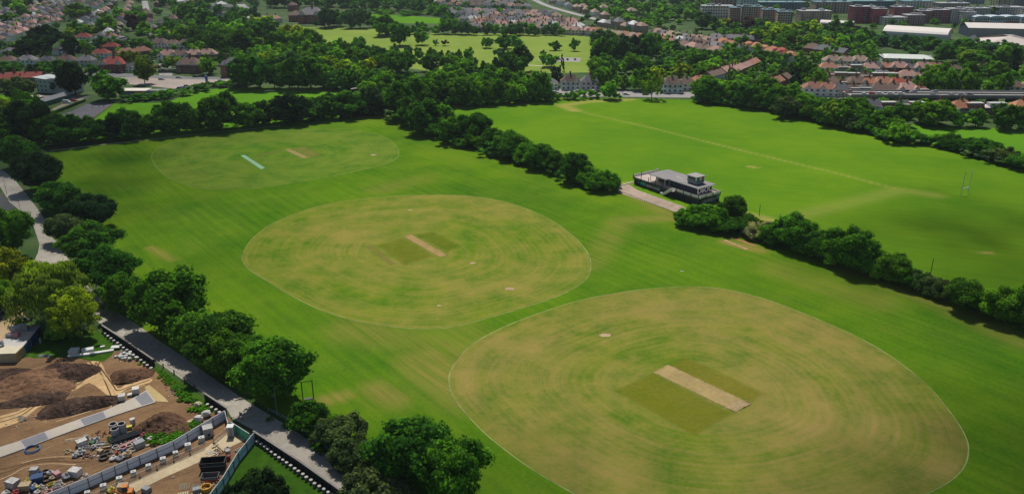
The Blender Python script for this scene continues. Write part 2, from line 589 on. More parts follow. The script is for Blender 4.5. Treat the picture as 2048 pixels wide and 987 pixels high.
oval_b = [(485, 520), (487, 505), (502, 480), (540, 450), (600, 424), (670, 405), (760, 394), (850, 390), (930, 391), (1000, 401), (1060, 420), (1110, 445),
          (1150, 475), (1175, 505), (1182, 530), (1176, 553), (1150, 575), (1100, 598), (1000, 629), (920, 650), (870, 657), (800, 655), (720, 643), (650, 623),
          (590, 595), (540, 565), (500, 540)]
oval_c = [(898, 757), (904, 735), (925, 705), (965, 675), (1040, 640), (1150, 603), (1250, 583), (1340, 574), (1400, 573), (1460, 580), (1540, 601), (1640, 640),
          (1730, 681), (1800, 725), (1860, 775), (1905, 830), (1930, 870), (1937, 900), (1927, 935), (1890, 968), (1800, 1010), (1700, 1040), (1600, 1058),
          (1450, 1065), (1300, 1045), (1200, 1012), (1145, 985), (1060, 935), (980, 875), (935, 830), (905, 790)]
oval('far_cricket_oval', oval_a, 0, 0.05, (0.045, 0.125, 0.010), (0.085, 0.165, 0.010), (0.17, 0.20, 0.035), 0.35, 0.8, 2)
oval('middle_cricket_oval', oval_b, 1, 0.05, (0.065, 0.140, 0.010), (0.120, 0.180, 0.010), (0.280, 0.205, 0.062), 0.34, 0.72, 5)
oval('near_cricket_oval', oval_c, 1, 0.05, (0.065, 0.130, 0.010), (0.120, 0.170, 0.010), (0.290, 0.198, 0.072), 0.33, 0.70, 9)
# squares and strips
sqA = plain('square_turf', (0.150, 0.188, 0.010), 1.0, 0.12, 0.5, 0.0)
sqB = plain('square_turf_bright', (0.125, 0.195, 0.010), 1.0, 0.2, 0.4, 0.0)
stripm = plain('worn_strip', (0.36, 0.27, 0.12), 0.95, 0.22, 0.8)
stripp = plain('worn_strip_green', (0.23, 0.21, 0.06), 0.95, 0.25, 0.6)
def px(off, sc, *pts):
    return [(off[0] + x / sc, off[1] + y / sc) for x, y in pts]
z5 = lambda *pts: px((1150, 680), 4.096, *pts)
SQ = (0.165, 0.180, 0.014)
soft_sheet('cricket_square', z5((310, 415), (630, 262), (1305, 598), (980, 790)), 0.065, SQ, 1.3, 0.55, 0.15)
soft_sheet('cricket_square', z5((630, 262), (890, 125), (1590, 440), (1305, 598)), 0.065, (0.200, 0.190, 0.020), 1.6, 0.45, 0.2)
soft_sheet('worn_strip', z5((765, 215), (850, 240), (1440, 520), (1330, 560)), 0.072, (0.27, 0.215, 0.07), 1.3, 0.55, 0.3)
soft_sheet('cricket_pitch', z5((635, 264), (760, 195), (1450, 520), (1315, 592)), 0.080, (0.36, 0.27, 0.12), 0.45, 0.8, 0.15)
soft_sheet('cricket_pitch_end', z5((1230, 545), (1310, 480), (1455, 515), (1315, 592)), 0.086, (0.44, 0.33, 0.19), 0.7, 0.5, 0.2)
z2 = lambda *pts: px((680, 430), 4.7, *pts)
soft_sheet('cricket_square', z2((330, 285), (600, 200), (930, 385), (600, 480)), 0.065, (0.140, 0.180, 0.012), 2.2, 0.45, 0.15)
soft_sheet('cricket_square', z2((700, 185), (870, 145), (1160, 290), (1000, 360)), 0.065, (0.125, 0.175, 0.012), 2.2, 0.45, 0.15)
soft_sheet('cricket_pitch', z2((595, 205), (670, 176), (1020, 380), (940, 400)), 0.08, (0.34, 0.24, 0.10), 0.6, 0.8, 0.15)
soft_sheet('worn_strip', z2((215, 292), (320, 275), (540, 460), (470, 480)), 0.068, (0.22, 0.20, 0.05), 1.6, 0.45, 0.2)
z3 = lambda *pts: px((280, 220), 3.793, *pts)
soft_sheet('worn_square', z3((1130, 288), (1270, 275), (1390, 345), (1280, 362)), 0.068, (0.20, 0.20, 0.045), 2.0, 0.55, 0.2)
soft_sheet('cricket_pitch', z3((1085, 300), (1145, 293), (1290, 362), (1230, 370)), 0.08, (0.30, 0.24, 0.09), 0.8, 0.75, 0.2)
soft_sheet('worn_square', z3((860, 345), (1080, 296), (1100, 312), (890, 360)), 0.066, (0.18, 0.18, 0.045), 1.5, 0.4, 0.2)
sheet('artificial_wicket', z3((762, 345), (795, 342), (950, 440), (918, 450)), 0.08, plain('green_mat', (0.17, 0.33, 0.20), 0.9, 0.12, 0.6))
z1 = lambda *pts: px((1340, 380), 2.893, *pts)
nets = plain('net_strip', (0.30, 0.15, 0.07), 0.95, 0.35, 1.2)
soft_sheet('practice_strip', z1((300, 290), (322, 284), (468, 342), (445, 350)), 0.06, (0.36, 0.24, 0.12), 0.6, 0.9, 0.3)
soft_sheet('practice_strip', z1((350, 278), (372, 272), (512, 322), (498, 332)), 0.062, (0.33, 0.17, 0.08), 0.6, 0.85, 0.3)
soft_sheet('practice_strip', z1((400, 270), (425, 265), (577, 312), (555, 320)), 0.064, (0.34, 0.18, 0.09), 0.6, 0.85, 0.3)
bare = plain('bare_patch', (0.40, 0.28, 0.17), 0.95, 0.3, 1.5)
for x, y, r in ((945, 526, 0.9), (1018, 577, 1.3), (1211, 670, 1.5), (820, 420, 0.9), (879, 611, 0.6), (747, 310, 1.4)):
    c = G(x, y)
    rr = random.Random(x)
    pts = [(c.x + r * math.cos(a) * rr.uniform(0.8, 1.5), c.y + r * math.sin(a) * rr.uniform(0.6, 1.0)) for a in [i * 2 * math.pi / 11 for i in range(11)]]
    mbb = MB()
    mbb.face([(*q, 0.07) for q in pts], bare)
    tag(mbb.build('bare_patch'), None, None, None, 'structure')
strip('field_path', [(100, 302), (180, 292), (300, 279), (420, 266), (560, 252)], (1.1, 0.7), 0.06, plain('pale_path', (0.46, 0.45, 0.32), 0.95, 0.3, 0.6))

# roads
asph = plain('asphalt_path', (0.34, 0.31, 0.26), 0.9, 0.25, 0.7)
pave = plain('pavement_grey', (0.26, 0.25, 0.24), 0.9, 0.2, 0.5)
roadm = plain('road_tarmac', (0.14, 0.14, 0.145), 0.85, 0.2, 0.4)
sheet('service_road', [(-60, 310), (0, 336), (28, 358), (52, 387), (72, 413), (90, 439), (104, 475), (124, 492), (138, 520), (170, 565), (216, 613), (262, 640),
                       (313, 677), (371, 716), (430, 758), (494, 802), (540, 829), (600, 867), (650, 903), (712, 957), (790, 1040), (740, 1060), (682, 989), (600, 921),
                       (540, 880), (505, 858), (464, 836), (455, 819), (411, 789), (310, 721), (200, 647), (150, 600), (95, 545), (62, 534), (76, 505), (79, 488), (65, 446), (42, 423),
                       (19, 404), (0, 373), (-60, 330)], 0.04, asph)
sheet('village_road', [(-60, 268), (0, 261), (35, 245), (40, 250), (0, 270), (-60, 285)], 0.05, pave)
sheet('site_track', [(38, 605), (54, 637), (20, 672), (0, 692), (-80, 760), (-80, 690), (0, 642)], 0.045, plain('tan_track', (0.42, 0.30, 0.17), 0.95, 0.2, 1.0))
sheet('car_park', [(-80, 585), (0, 590), (38, 604), (0, 640), (-80, 690)], 0.043, plain('dark_tarmac', (0.07, 0.07, 0.075), 0.9, 0.2, 1.0))
sheet('garden_path', [(-60, 350), (0, 385), (30, 415), (10, 425), (-60, 400)], 0.042, plain('dark_tarmac', (0.07, 0.07, 0.075)))
zs = lambda *pts: px((0, 120), 5.483, *pts)
sheet('ball_court', zs((545, 650), (780, 560), (960, 480), (1090, 472), (1245, 475), (970, 665), (640, 740), (520, 730)), 0.055, plain('court_tarmac', (0.11, 0.105, 0.125), 0.9, 0.12, 0.6))
strip('court_edging', zs((1245, 475), (1110, 565), (970, 665)), 0.5, 0.07, plain('brown_kerb', (0.20, 0.13, 0.07), 0.9))
sheet('yard', zs((430, 400), (640, 380), (960, 395), (900, 440), (700, 520), (520, 610), (470, 590), (690, 480), (600, 420)), 0.055, plain('yard_concrete', (0.28, 0.235, 0.18), 0.95, 0.25, 0.5))
sheet('lane', zs((740, 390), (1000, 385), (940, 420), (850, 420)), 0.06, plain('dark_tarmac', (0.07, 0.07, 0.075)))
zr = lambda *pts: px((200, 90), 7.314, *pts)
sheet('forecourt', zr((300, 470), (480, 470), (1100, 500), (2000, 470), (1900, 560), (1330, 620), (1080, 640), (700, 600), (350, 570)), 0.05, plain('forecourt_concrete', (0.34, 0.28, 0.24), 0.95, 0.2, 0.4))
sheet('main_road', zr((-1500, 400), (0, 400), (480, 425), (1400, 470), (1900, 470), (3400, 520), (4200, 560), (4200, 600), (3400, 560), (1900, 505), (1200, 505), (480, 470), (0, 450), (-1500, 450)), 0.07, roadm)
strip('side_street', zr((960, 470), (960, 330), (930, 150), (860, -40), (760, -260), (700, -420), (650, -640)), (9.5, 9), 0.06, plain('side_street_grey', (0.30, 0.285, 0.28), 0.9, 0.2, 0.3))
strip('pavement', zr((-600, 460), (0, 462), (500, 485)), 2.5, 0.11, pave)
strip('dual_carriageway', [(690, 180), (900, 178), (1100, 182), (1200, 184), (1420, 186), (1560, 190), (1700, 195)], 15, 0.06, plain('carriageway', (0.25, 0.235, 0.23), 0.9, 0.15, 0.2))
strip('dual_carriageway', [(690, 188), (900, 187), (1100, 190), (1200, 191), (1420, 193), (1560, 197), (1700, 202)], 11, 0.055, plain('carriageway', (0.25, 0.235, 0.23)))
strip('far_street', [(1055, -8), (1090, 10), (1150, 28), (1230, 48)], 10, 0.06, plain('side_street_grey', (0.28, 0.27, 0.27)))
strip('far_street', [(480, 8), (497, 22), (505, 36)], 12, 0.06, plain('side_street_grey', (0.28, 0.27, 0.27)))
strip('estate_street', [(1340, 90), (1430, 104), (1520, 124), (1600, 142), (1680, 150)], 8, 0.06, plain('side_street_grey', (0.28, 0.27, 0.27)))
sheet('park_car_park', [(1075, 117), (1085, 114), (1162, 116), (1160, 124), (1080, 123)], 0.06, pave)
strip('park_path', [(690, 121), (760, 121), (870, 124), (950, 128)], 3, 0.06, plain('pale_path', (0.36, 0.34, 0.22)))
strip('park_path', [(1050, 130), (1095, 134), (1120, 145)], 3, 0.06, plain('pale_path', (0.36, 0.34, 0.22)))

# building site ground
dirt, t, b = node_mat('site_dirt', 0.95, 0.1)
p = posn(t)
n1 = ramp(t, noise(t, p, 0.10, 5.0, 0.65), 0.35, 0.65)
n2 = ramp(t, noise(t, p, 0.9, 5.0, 0.7), 0.3, 0.7)
n3 = ramp(t, noise(t, p, 1.0, 3.0, 0.6, (0.12, 1.6, 1.0), R(-28)), 0.35, 0.65)
c = mixrgb(t, n1, (0.13, 0.07, 0.034), (0.27, 0.155, 0.070))
c = mixrgb(t, math_n(t, 'MULTIPLY', n2, 0.45), c, (0.10, 0.065, 0.045))
c = mixrgb(t, math_n(t, 'MULTIPLY', n3, 0.35), c, (0.30, 0.20, 0.11))
t.links.new(c, b.inputs['Base Color'])
bp = N(t, 'ShaderNodeBump')
bp.inputs['Strength'].default_value = 0.6
bp.inputs['Distance'].default_value = 0.4
t.links.new(n2, bp.inputs['Height'])
t.links.new(bp.outputs[0], b.inputs['Normal'])
sheet('site_ground', [(-120, 712), (30, 720), (90, 706), (140, 708), (215, 702), (262, 702), (330, 752), (395, 800), (430, 818), (452, 828), (470, 846), (505, 866), (420, 990), (380, 1080), (-200, 1080)], 0.05, dirt)
sandy = plain('sandy_track', (0.50, 0.33, 0.16), 0.95, 0.3, 0.7, bump=0.3)
zt = lambda *pts: px((0, 580), 4.487, *pts)
sheet('haul_track', zt((-200, 1180), (150, 1090), (330, 990), (520, 880), (700, 800), (790, 730), (780, 650), (900, 640), (950, 740), (1060, 880), (1120, 850), (1346, 790), (1346, 830), (1150, 880), (1010, 960), (900, 890), (800, 830), (690, 890), (520, 960), (330, 1060), (150, 1190), (-200, 1280)), 0.065, sandy, 2)
ug = plain('rough_grass', (0.038, 0.090, 0.008), 1.0, 0.6, 0.6, 0.0, 0.0, (0.02, 0.06, 0.006))
sheet('rough_grass', zt((250, 560), (380, 440), (560, 370), (900, 380), (1000, 450), (1040, 520), (930, 640), (700, 610), (480, 600), (300, 610)), 0.06, ug, 2)
sheet('embankment_grass', [(505, 872), (600, 935), (680, 1000), (720, 1080), (380, 1080), (440, 985)], 0.06, ug)
sheet('verge_grass', [(305, 735), (330, 742), (425, 812), (420, 826), (395, 815), (345, 775)], 0.062, ug, 2)
z7 = lambda *pts: px((280, 760), 4.347, *pts)
sheet('site_walkway', z7((-800, 1200), (0, 850), (590, 575), (740, 460), (800, 440), (930, 510), (560, 690), (200, 850), (0, 950), (-600, 1300)), 0.07, plain('pale_ballast', (0.47, 0.38, 0.24), 0.95, 0.2, 1.0))
RUT, RUTL = plain('rut_dark', (0.13, 0.08, 0.045), 0.95, 0.4, 1.2, 0.0), plain('rut_light', (0.46, 0.32, 0.18), 0.95, 0.3, 1.2, 0.0)
for i, (pts, wd, mt) in enumerate([
        (((-200, 1230), (150, 1140), (330, 1030), (520, 930), (700, 850), (860, 700), (900, 640)), 0.35, RUT), (((-200, 1200), (150, 1110), (330, 1005), (520, 900), (700, 820), (820, 720), (860, 650)), 0.3, RUT),
        (((860, 650), (950, 760), (1020, 860), (1060, 900), (1180, 860), (1346, 805)), 0.35, RUT), (((800, 640), (900, 740), (960, 860), (1000, 960), (1020, 1080)), 0.3, RUT), (((830, 690), (940, 800), (1030, 930), (1010, 1020), (960, 1100)), 0.3, RUTL),
        (((900, 1010), (1000, 960), (1160, 900), (1300, 850)), 0.4, RUTL), (((500, 1180), (700, 1120), (900, 1050), (1100, 960)), 0.35, RUTL)]):
    strip('wheel_rut', zt(*pts), wd, 0.074 + 0.003 * i, mt, 6)
zb = lambda *pts: px((0, 880), 9.222, *pts)
for i, (pts, wd, mt) in enumerate([(((-100, 640), (200, 560), (400, 470), (700, 400), (1000, 380), (1400, 400), (1660, 380)), 0.3, RUT), (((-100, 760), (200, 640), (420, 520), (700, 450), (1000, 430), (1400, 450)), 0.3, RUTL),
                                   (((-100, 560), (200, 490), (450, 430), (800, 350), (1200, 340)), 0.25, RUT), (((400, 420), (800, 330), (1200, 300), (1600, 330)), 0.3, RUTL), (((780, 200), (900, 130), (1000, 100)), 0.15, RUTL)]):
    strip('wheel_rut', zb(*pts), wd, 0.074 + 0.003 * i, mt, 6)
# concrete path slabs
up = [(-30, 902), (37, 881), (92, 861), (156, 838), (209, 820), (267, 794.5), (293, 779)]
lo = [(-30, 924), (48, 896), (101, 876), (166, 852), (216, 834), (283, 812), (311, 803)]
sl_l = plain('slab_light', (0.40, 0.37, 0.34), 0.9, 0.1, 1.0)
sl_d = plain('slab_dark', (0.19, 0.19, 0.21), 0.9, 0.12, 1.0)
for i in range(6):
    q = [G(*lo[i], 0.25), G(*lo[i + 1], 0.25), G(*up[i + 1], 0.25), G(*up[i], 0.25)]
    mb = MB()
    mb.prism([(v.x, v.y) for v in q], 0.05, 0.25, sl_l)
    cc = sum(q, Vector()) / 4
    if i % 2:
        mb.face([tuple(cc + (v - cc) * 0.86 + Vector((0, 0, 0.012))) for v in q], sl_d)
    else:
        mb.face([tuple(cc + (v - cc) * 0.9 + Vector((0, 0, 0.012))) for v in q], plain('slab_tan', (0.43, 0.38, 0.31), 0.9, 0.1, 1.0))
    tag(mb.build('concrete_path'), None, None, None, 'structure')
sheet('gravel_pad', z7((40, 60), (80, 40), (215, 150), (250, 190), (110, 180)), 0.085, plain('yellow_gravel', (0.42, 0.32, 0.15), 0.95, 0.2, 1.5))

# ------------------------------------------------------------------ unseen puffs added overhead to darken the left, corners and parts of far field
def added_cloud():
    r = np.random.RandomState(3)
    zones = [(110, 300, 340, 190, 0.62), (1990, 510, 330, 150, 0.7), (2140, 1030, 640, 300, 1.0), (0, 990, 420, 200, 0.35), (860, 1020, 380, 170, 0.75), (520, 1010, 150, 110, 0.5), (110, 330, 260, 160, 0.7),
             (60, 90, 330, 110, 0.45), (1900, 10, 300, 40, 0.12), (1300, 1040, 500, 110, 0.5), (560, 0, 400, 30, 0.3), (420, 600, 240, 200, 0.22), (40, 560, 220, 160, 0.35)]
    alt = 3000.0
    up = sd * (alt / sd.z)
    V, F = [], []
    t = (1 + 5 ** 0.5) / 2
    iv = np.array([(-1, t, 0), (1, t, 0), (-1, -t, 0), (1, -t, 0), (0, -1, t), (0, 1, t), (0, -1, -t), (0, 1, -t), (t, 0, -1), (t, 0, 1), (-t, 0, -1), (-t, 0, 1)]) / math.hypot(1, t)
    ifc = np.array([(0, 11, 5), (0, 5, 1), (0, 1, 7), (0, 7, 10), (0, 10, 11), (1, 5, 9), (5, 11, 4), (11, 10, 2), (10, 7, 6), (7, 1, 8), (3, 9, 4), (3, 4, 2), (3, 2, 6), (3, 6, 8), (3, 8, 9), (4, 9, 5), (2, 4, 11), (6, 2, 10), (8, 6, 7), (9, 8, 1)])
    off = 0
    step = 13.0
    for gy in np.arange(95, 1500, step):
        for gx in np.arange(-900, 900, step):
            y = gy + r.uniform(-.5, .5) * step
            x = gx + r.uniform(-.5, .5) * step
            # back to the survey frame of the photograph to read the shade
            zc = y * CT + CAMH * ST
            px_, py_ = 1024 + FPX * x / zc, 493.5 + FPX * (CAMH * CT - y * ST) / zc
            if not (-300 < px_ < 2350):
                continue
            dns = 0
            for a, b_, c, d, e in zones:
                q = ((px_ - a) / c) ** 2 + ((py_ - b_) / d) ** 2
                dns = max(dns, e * math.exp(-q ** 1.4 * 0.9))
            dns *= 0.8 + 0.4 * math.sin(x * 0.013 + y * 0.009) * math.cos(y * 0.017)
            if dns < 0.03:
                continue
            rr = step * math.sqrt(min(dns, 0.9) * 1.15 / math.pi) * r.uniform(0.8, 1.2)
            c = np.array([x + up.x, y + up.y, alt + r.uniform(-12, 12)])
            V.append(iv * np.array([rr, rr, rr * 0.7]) * r.uniform(0.85, 1.15, (12, 1)) + c)
            F.append(ifc + off)
            off += 12
    me = fastmesh('added_cloud', np.vstack(V), np.vstack(F))
    me.materials.append(plain('added_cloud_white', (0.8, 0.8, 0.8), 1.0, 0.02, 0.01, 0.0))
    o = bpy.data.objects.new('added_cloud', me)
    COL.objects.link(o)
    tag(o, 'unseen white puffs added high above to shade parts of the fields', None, None, 'stuff')
    print('cloud puffs', off // 12)
added_cloud()
# the air
m = bpy.data.materials.new('haze_air')
m.use_nodes = True
t = m.node_tree
t.nodes.clear()
pv = N(t, 'ShaderNodeVolumePrincipled')
pv.inputs['Color'].default_value = (0.80, 0.90, 1.0, 1)
pv.inputs['Density'].default_value = 0.000045
pv.inputs['Anisotropy'].default_value = 0.1
ou = N(t, 'ShaderNodeOutputMaterial')
t.links.new(pv.outputs[0], ou.inputs['Volume'])
mb = MB()
mb.box(0, 1400, -1.0, 3600, 3200, 104.0, m)
hz = mb.build('haze')
tag(hz, None, None, None, 'stuff')
# ------------------------------------------------------------------ trees
def foliage_mat(name, use_attr):
    m = bpy.data.materials.new(name)
    m.use_nodes = True
    t = m.node_tree
    t.nodes.clear()
    out = N(t, 'ShaderNodeOutputMaterial')
    if use_attr:
        base = N(t, 'ShaderNodeAttribute', attribute_name='hue').outputs['Color']
    else:
        base = N(t, 'ShaderNodeObjectInfo').outputs['Color']
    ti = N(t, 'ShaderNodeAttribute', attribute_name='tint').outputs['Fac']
    dk = mixrgb(t, 1.0, base, (0.42, 0.50, 0.62), 'MULTIPLY')  # dark and light leaf tones put crown shade and lit tops into the colour
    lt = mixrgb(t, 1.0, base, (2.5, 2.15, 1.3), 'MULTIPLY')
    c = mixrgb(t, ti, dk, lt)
    d = N(t, 'ShaderNodeBsdfDiffuse')
    d.inputs['Roughness'].default_value = 0.6
    t.links.new(c, d.inputs['Color'])
    tr = N(t, 'ShaderNodeBsdfTranslucent')
    t.links.new(mixrgb(t, 1.0, c, (1.2, 1.25, 0.6), 'MULTIPLY'), tr.inputs['Color'])
    mx = N(t, 'ShaderNodeMixShader')
    mx.inputs[0].default_value = 0.30
    t.links.new(d.outputs[0], mx.inputs[1])
    t.links.new(tr.outputs[0], mx.inputs[2])
    t.links.new(mx.outputs[0], out.inputs['Surface'])
    MATS[name] = m
    return m
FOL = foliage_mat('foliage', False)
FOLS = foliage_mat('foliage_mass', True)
BARK = plain('bark', (0.11, 0.085, 0.06), 0.95, 0.3, 3.0)

def unit(v):
    return v / (np.linalg.norm(v, axis=1, keepdims=True) + 1e-9)
def crown_arrays(seed, kind, nclump, nleaf, leaf):
    """crown of unit height standing at the origin: leaf faces gathered in clumps; returns verts, quads, tint"""
    r = np.random.RandomState(seed)
    C, CR = [], []
    if kind == 'round':
        asym = r.uniform(-0.07, 0.07, 2)
        for i in range(nclump):
            d = unit(r.normal(size=(1, 3)))[0]
            rad = r.uniform(0.55, 0.86) if i > nclump * 0.15 else r.uniform(0, 0.4)
            lobes = 1 + 0.22 * math.sin(3 * math.atan2(d[1], d[0]) + seed) + 0.10 * math.sin(5 * math.atan2(d[1], d[0]) + 2.3 * seed)
            zz = 0.50 + d[2] * 0.44 * rad
            wid = 0.50 * rad * lobes * (1.0 if zz > 0.35 else 0.9)
            C.append((d[0] * wid + asym[0] * zz, d[1] * wid + asym[1] * zz, zz))
            CR.append(r.uniform(0.085, 0.165))
    elif kind == 'bush':
        for i in range(nclump):
            a = r.uniform(0, 2 * math.pi)
            q = math.sqrt(r.uniform(0, 1)) * 0.62
            top = 0.80 * math.sqrt(max(0.02, 1 - (q / 0.75) ** 2)) * r.uniform(0.75, 1.05)
            C.append((q * math.cos(a), q * math.sin(a), top * r.uniform(0.55, 1.0)))
            CR.append(r.uniform(0.10, 0.19))
    elif kind == 'cone':
        for i in range(nclump):
            z = r.uniform(0.05, 0.97)
            q = 0.24 * (1.02 - z) ** 0.75 * r.uniform(0.6, 1)
            a = r.uniform(0, 2 * math.pi)
            C.append((q * math.cos(a), q * math.sin(a), z * 0.93 + 0.02))
            CR.append(0.05 + 0.05 * (1 - z))
    elif kind == 'column':
        for i in range(nclump):
            z = r.uniform(0.08, 0.93)
            q = 0.17 * math.sin(math.pi * min(1, z * 0.9 + 0.12)) ** 0.6 * r.uniform(0.4, 1)
            a = r.uniform(0, 2 * math.pi)
            C.append((q * math.cos(a), q * math.sin(a), z))
            CR.append(r.uniform(0.05, 0.09))
    elif kind == 'open':
        for i in range(nclump):
            d = unit(r.normal(size=(1, 3)))[0]
            rad = r.uniform(0.3, 1.0)
            C.append((d[0] * 0.52 * rad, d[1] * 0.52 * rad, 0.52 + d[2] * 0.42 * rad))
            CR.append(r.uniform(0.045, 0.10))
    elif kind == 'willow':
        for i in range(nclump):
            a = r.uniform(0, 2 * math.pi)
            q = math.sqrt(r.uniform(0.02, 1)) * 0.50 * (1 + 0.2 * math.sin(3 * a + seed))
            C.append((q * math.cos(a), q * math.sin(a), 0.86 * math.sqrt(max(0.05, 1 - (q / 0.68) ** 2)) * r.uniform(0.86, 1.05)))
            CR.append(r.uniform(0.09, 0.15))
    C = np.array(C)
    CR = np.array(CR)
    if kind != 'cone' and kind != 'column':
        C[:, 2] = np.maximum(C[:, 2], CR * 0.75)
    n = nclump * nleaf
    ci = np.repeat(np.arange(nclump), nleaf)
    d = r.normal(size=(n, 3))
    d[:, 2] += 0.25
    d = unit(d)
    rad = CR[ci][:, None] * r.uniform(0.55, 1.12, (n, 1))
    P = C[ci] + d * rad * np.array([1.0, 1.0, 0.85])
    out = unit(P - np.array([0, 0, 0.45]))
    nrm = unit(d * 0.75 + out * 0.35 + r.normal(size=(n, 3)) * 0.45)
    ref = unit(r.normal(size=(n, 3)))
    u = unit(np.cross(nrm, ref))
    v = np.cross(nrm, u)
    s = leaf * r.uniform(0.6, 1.25, (n, 1))
    if kind == 'willow':
        drop = r.uniform(0, 1, (n, 1)) ** 1.6 * 0.42 * (np.hypot(C[ci][:, 0], C[ci][:, 1]) > 0.22)[:, None]
        P[:, 2:3] -= drop
        P[:, :2] *= 1 + drop * 0.15
        P[:, 2] = np.maximum(P[:, 2], 0.04)
        v = unit(v * 0.25 + np.array([[0, 0, -1.0]]))
        u = unit(np.cross(v, nrm))
        us, vs_ = u * s * 0.45, v * s * 1.5
    else:
        us, vs_ = u * s, v * s
    V = np.stack([P - us - vs_ * 0.3, P + us * 0.3 - vs_, P + us + vs_ * 0.3, P - us * 0.3 + vs_], 1).reshape(-1, 3)
    Q = np.arange(n * 4).reshape(-1, 4)
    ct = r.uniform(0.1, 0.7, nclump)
    tint = np.clip(ct[ci] + r.normal(size=n) * 0.20 + d[:, 2] * 0.10, 0, 1)  # random clump and leaf tone; upward-facing leaves painted lighter, as if lit
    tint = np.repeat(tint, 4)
    # inner masses that close the crown
    iv, iq = [], []
    base = len(V)
    ns, nr_ = 6, 4
    for k in range(nclump):
        if kind in ('open',) and k % 2:
            continue
        rr = CR[k] * (0.80 if kind != 'open' else 0.55)
        start = base + len(iv)
        for a in range(nr_ + 1):
            ph = math.pi * a / nr_
            for bb in range(ns):
                th = 2 * math.pi * bb / ns
                q = rr * r.uniform(0.85, 1.1)
                iv.append((C[k][0] + q * math.sin(ph) * math.cos(th), C[k][1] + q * math.sin(ph) * math.sin(th), max(0.0, C[k][2] + q * 0.85 * math.cos(ph))))
        for a in range(nr_):
            for bb in range(ns):
                b2 = (bb + 1) % ns
                iq.append((start + a * ns + bb, start + (a + 1) * ns + bb, start + (a + 1) * ns + b2, start + a * ns + b2))
    V = np.vstack([V, np.array(iv)])
    Q = np.vstack([Q, np.array(iq)])
    tint = np.concatenate([tint, np.full(len(iv), 0.1)])  # inner masses painted dark, crown shade put into their tone
    return V, Q, tint
def crown_mesh(name, *a):
    V, Q, T = crown_arrays(*a)
    me = bpy.data.meshes.new(name)
    me.vertices.add(len(V))
    me.vertices.foreach_set('co', V.astype(np.float32).ravel())
    me.loops.add(Q.size)
    me.loops.foreach_set('vertex_index', Q.astype(np.int32).ravel())
    me.polygons.add(len(Q))
    me.polygons.foreach_set('loop_start', np.arange(0, Q.size, 4, dtype=np.int32))
    me.polygons.foreach_set('loop_total', np.full(len(Q), 4, np.int32))
    me.update(calc_edges=True)
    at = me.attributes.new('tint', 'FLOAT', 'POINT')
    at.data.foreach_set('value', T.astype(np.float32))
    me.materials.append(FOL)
    return me
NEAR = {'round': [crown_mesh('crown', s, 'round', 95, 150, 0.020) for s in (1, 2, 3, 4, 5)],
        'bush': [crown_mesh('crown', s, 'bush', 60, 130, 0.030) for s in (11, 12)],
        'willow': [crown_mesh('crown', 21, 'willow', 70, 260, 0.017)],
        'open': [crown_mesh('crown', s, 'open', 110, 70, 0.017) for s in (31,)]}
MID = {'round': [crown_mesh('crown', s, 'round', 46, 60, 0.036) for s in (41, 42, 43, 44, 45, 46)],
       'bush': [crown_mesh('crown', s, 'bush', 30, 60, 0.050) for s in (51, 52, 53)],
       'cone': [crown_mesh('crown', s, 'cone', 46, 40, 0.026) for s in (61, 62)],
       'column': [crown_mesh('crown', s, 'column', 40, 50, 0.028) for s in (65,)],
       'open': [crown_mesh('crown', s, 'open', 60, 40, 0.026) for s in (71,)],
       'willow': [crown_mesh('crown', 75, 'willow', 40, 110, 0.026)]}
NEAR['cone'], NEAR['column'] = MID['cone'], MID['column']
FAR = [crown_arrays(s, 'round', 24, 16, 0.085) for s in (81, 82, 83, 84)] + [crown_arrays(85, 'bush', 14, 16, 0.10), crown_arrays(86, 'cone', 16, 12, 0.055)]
def trunk_mesh(seed, limbs=5):
    r = random.Random(seed)
    mb = MB()
    mb.tube((0, 0, -0.01), (0.004, 0, 0.22), 0.028, 0.020, BARK, 8)
    mb.tube((0.004, 0, 0.22), (0.0, 0.01, 0.48), 0.020, 0.012, BARK, 7)
    for k in range(limbs):
        a = k * 2 * math.pi / limbs + r.uniform(-0.4, 0.4)
        z = r.uniform(0.18, 0.34)
        q = (math.cos(a) * 0.16, math.sin(a) * 0.16, z + r.uniform(0.12, 0.2))
        mb.tube((0, 0, z), q, 0.012, 0.008, BARK, 5)
        mb.tube(q, (q[0] * 2.0, q[1] * 2.0, q[2] + r.uniform(0.08, 0.16)), 0.008, 0.003, BARK, 5)
    return mb.mesh('trunk')
TRUNKS = [trunk_mesh(1), trunk_mesh(2)]

PAL = {'willow': (0.25, 0.36, 0.04), 'dark': (0.050, 0.154, 0.020), 'mid': (0.084, 0.228, 0.022), 'bright': (0.133, 0.307, 0.025), 'lime': (0.239, 0.356, 0.027), 'teal': (0.063, 0.164, 0.056),
       'black': (0.025, 0.068, 0.027), 'copper': (0.069, 0.042, 0.044), 'grey': (0.085, 0.145, 0.06), 'blossom': (0.24, 0.28, 0.18), 'olive': (0.147, 0.235, 0.031),
       'gold': (0.265, 0.356, 0.027)}
WORD = {'willow': 'olive green', 'dark': 'dark green', 'mid': 'mid green', 'bright': 'bright green', 'lime': 'lime green', 'teal': 'blue-green', 'black': 'very dark green',
        'copper': 'purple-brown', 'grey': 'grey-green', 'blossom': 'pale blossoming', 'olive': 'olive green', 'gold': 'yellow-green'}
TREES = []      # (apparent size, spec)
def T(x, y, wp, hp, col='mid', kind='round', where=None, label=None, group=None, name=None, jit=0.0):
    TREES.append(dict(x=x, y=y, w=wp, h=hp, col=col, kind=kind, where=where, label=label, group=group, name=name, jit=jit, s=wp * hp))
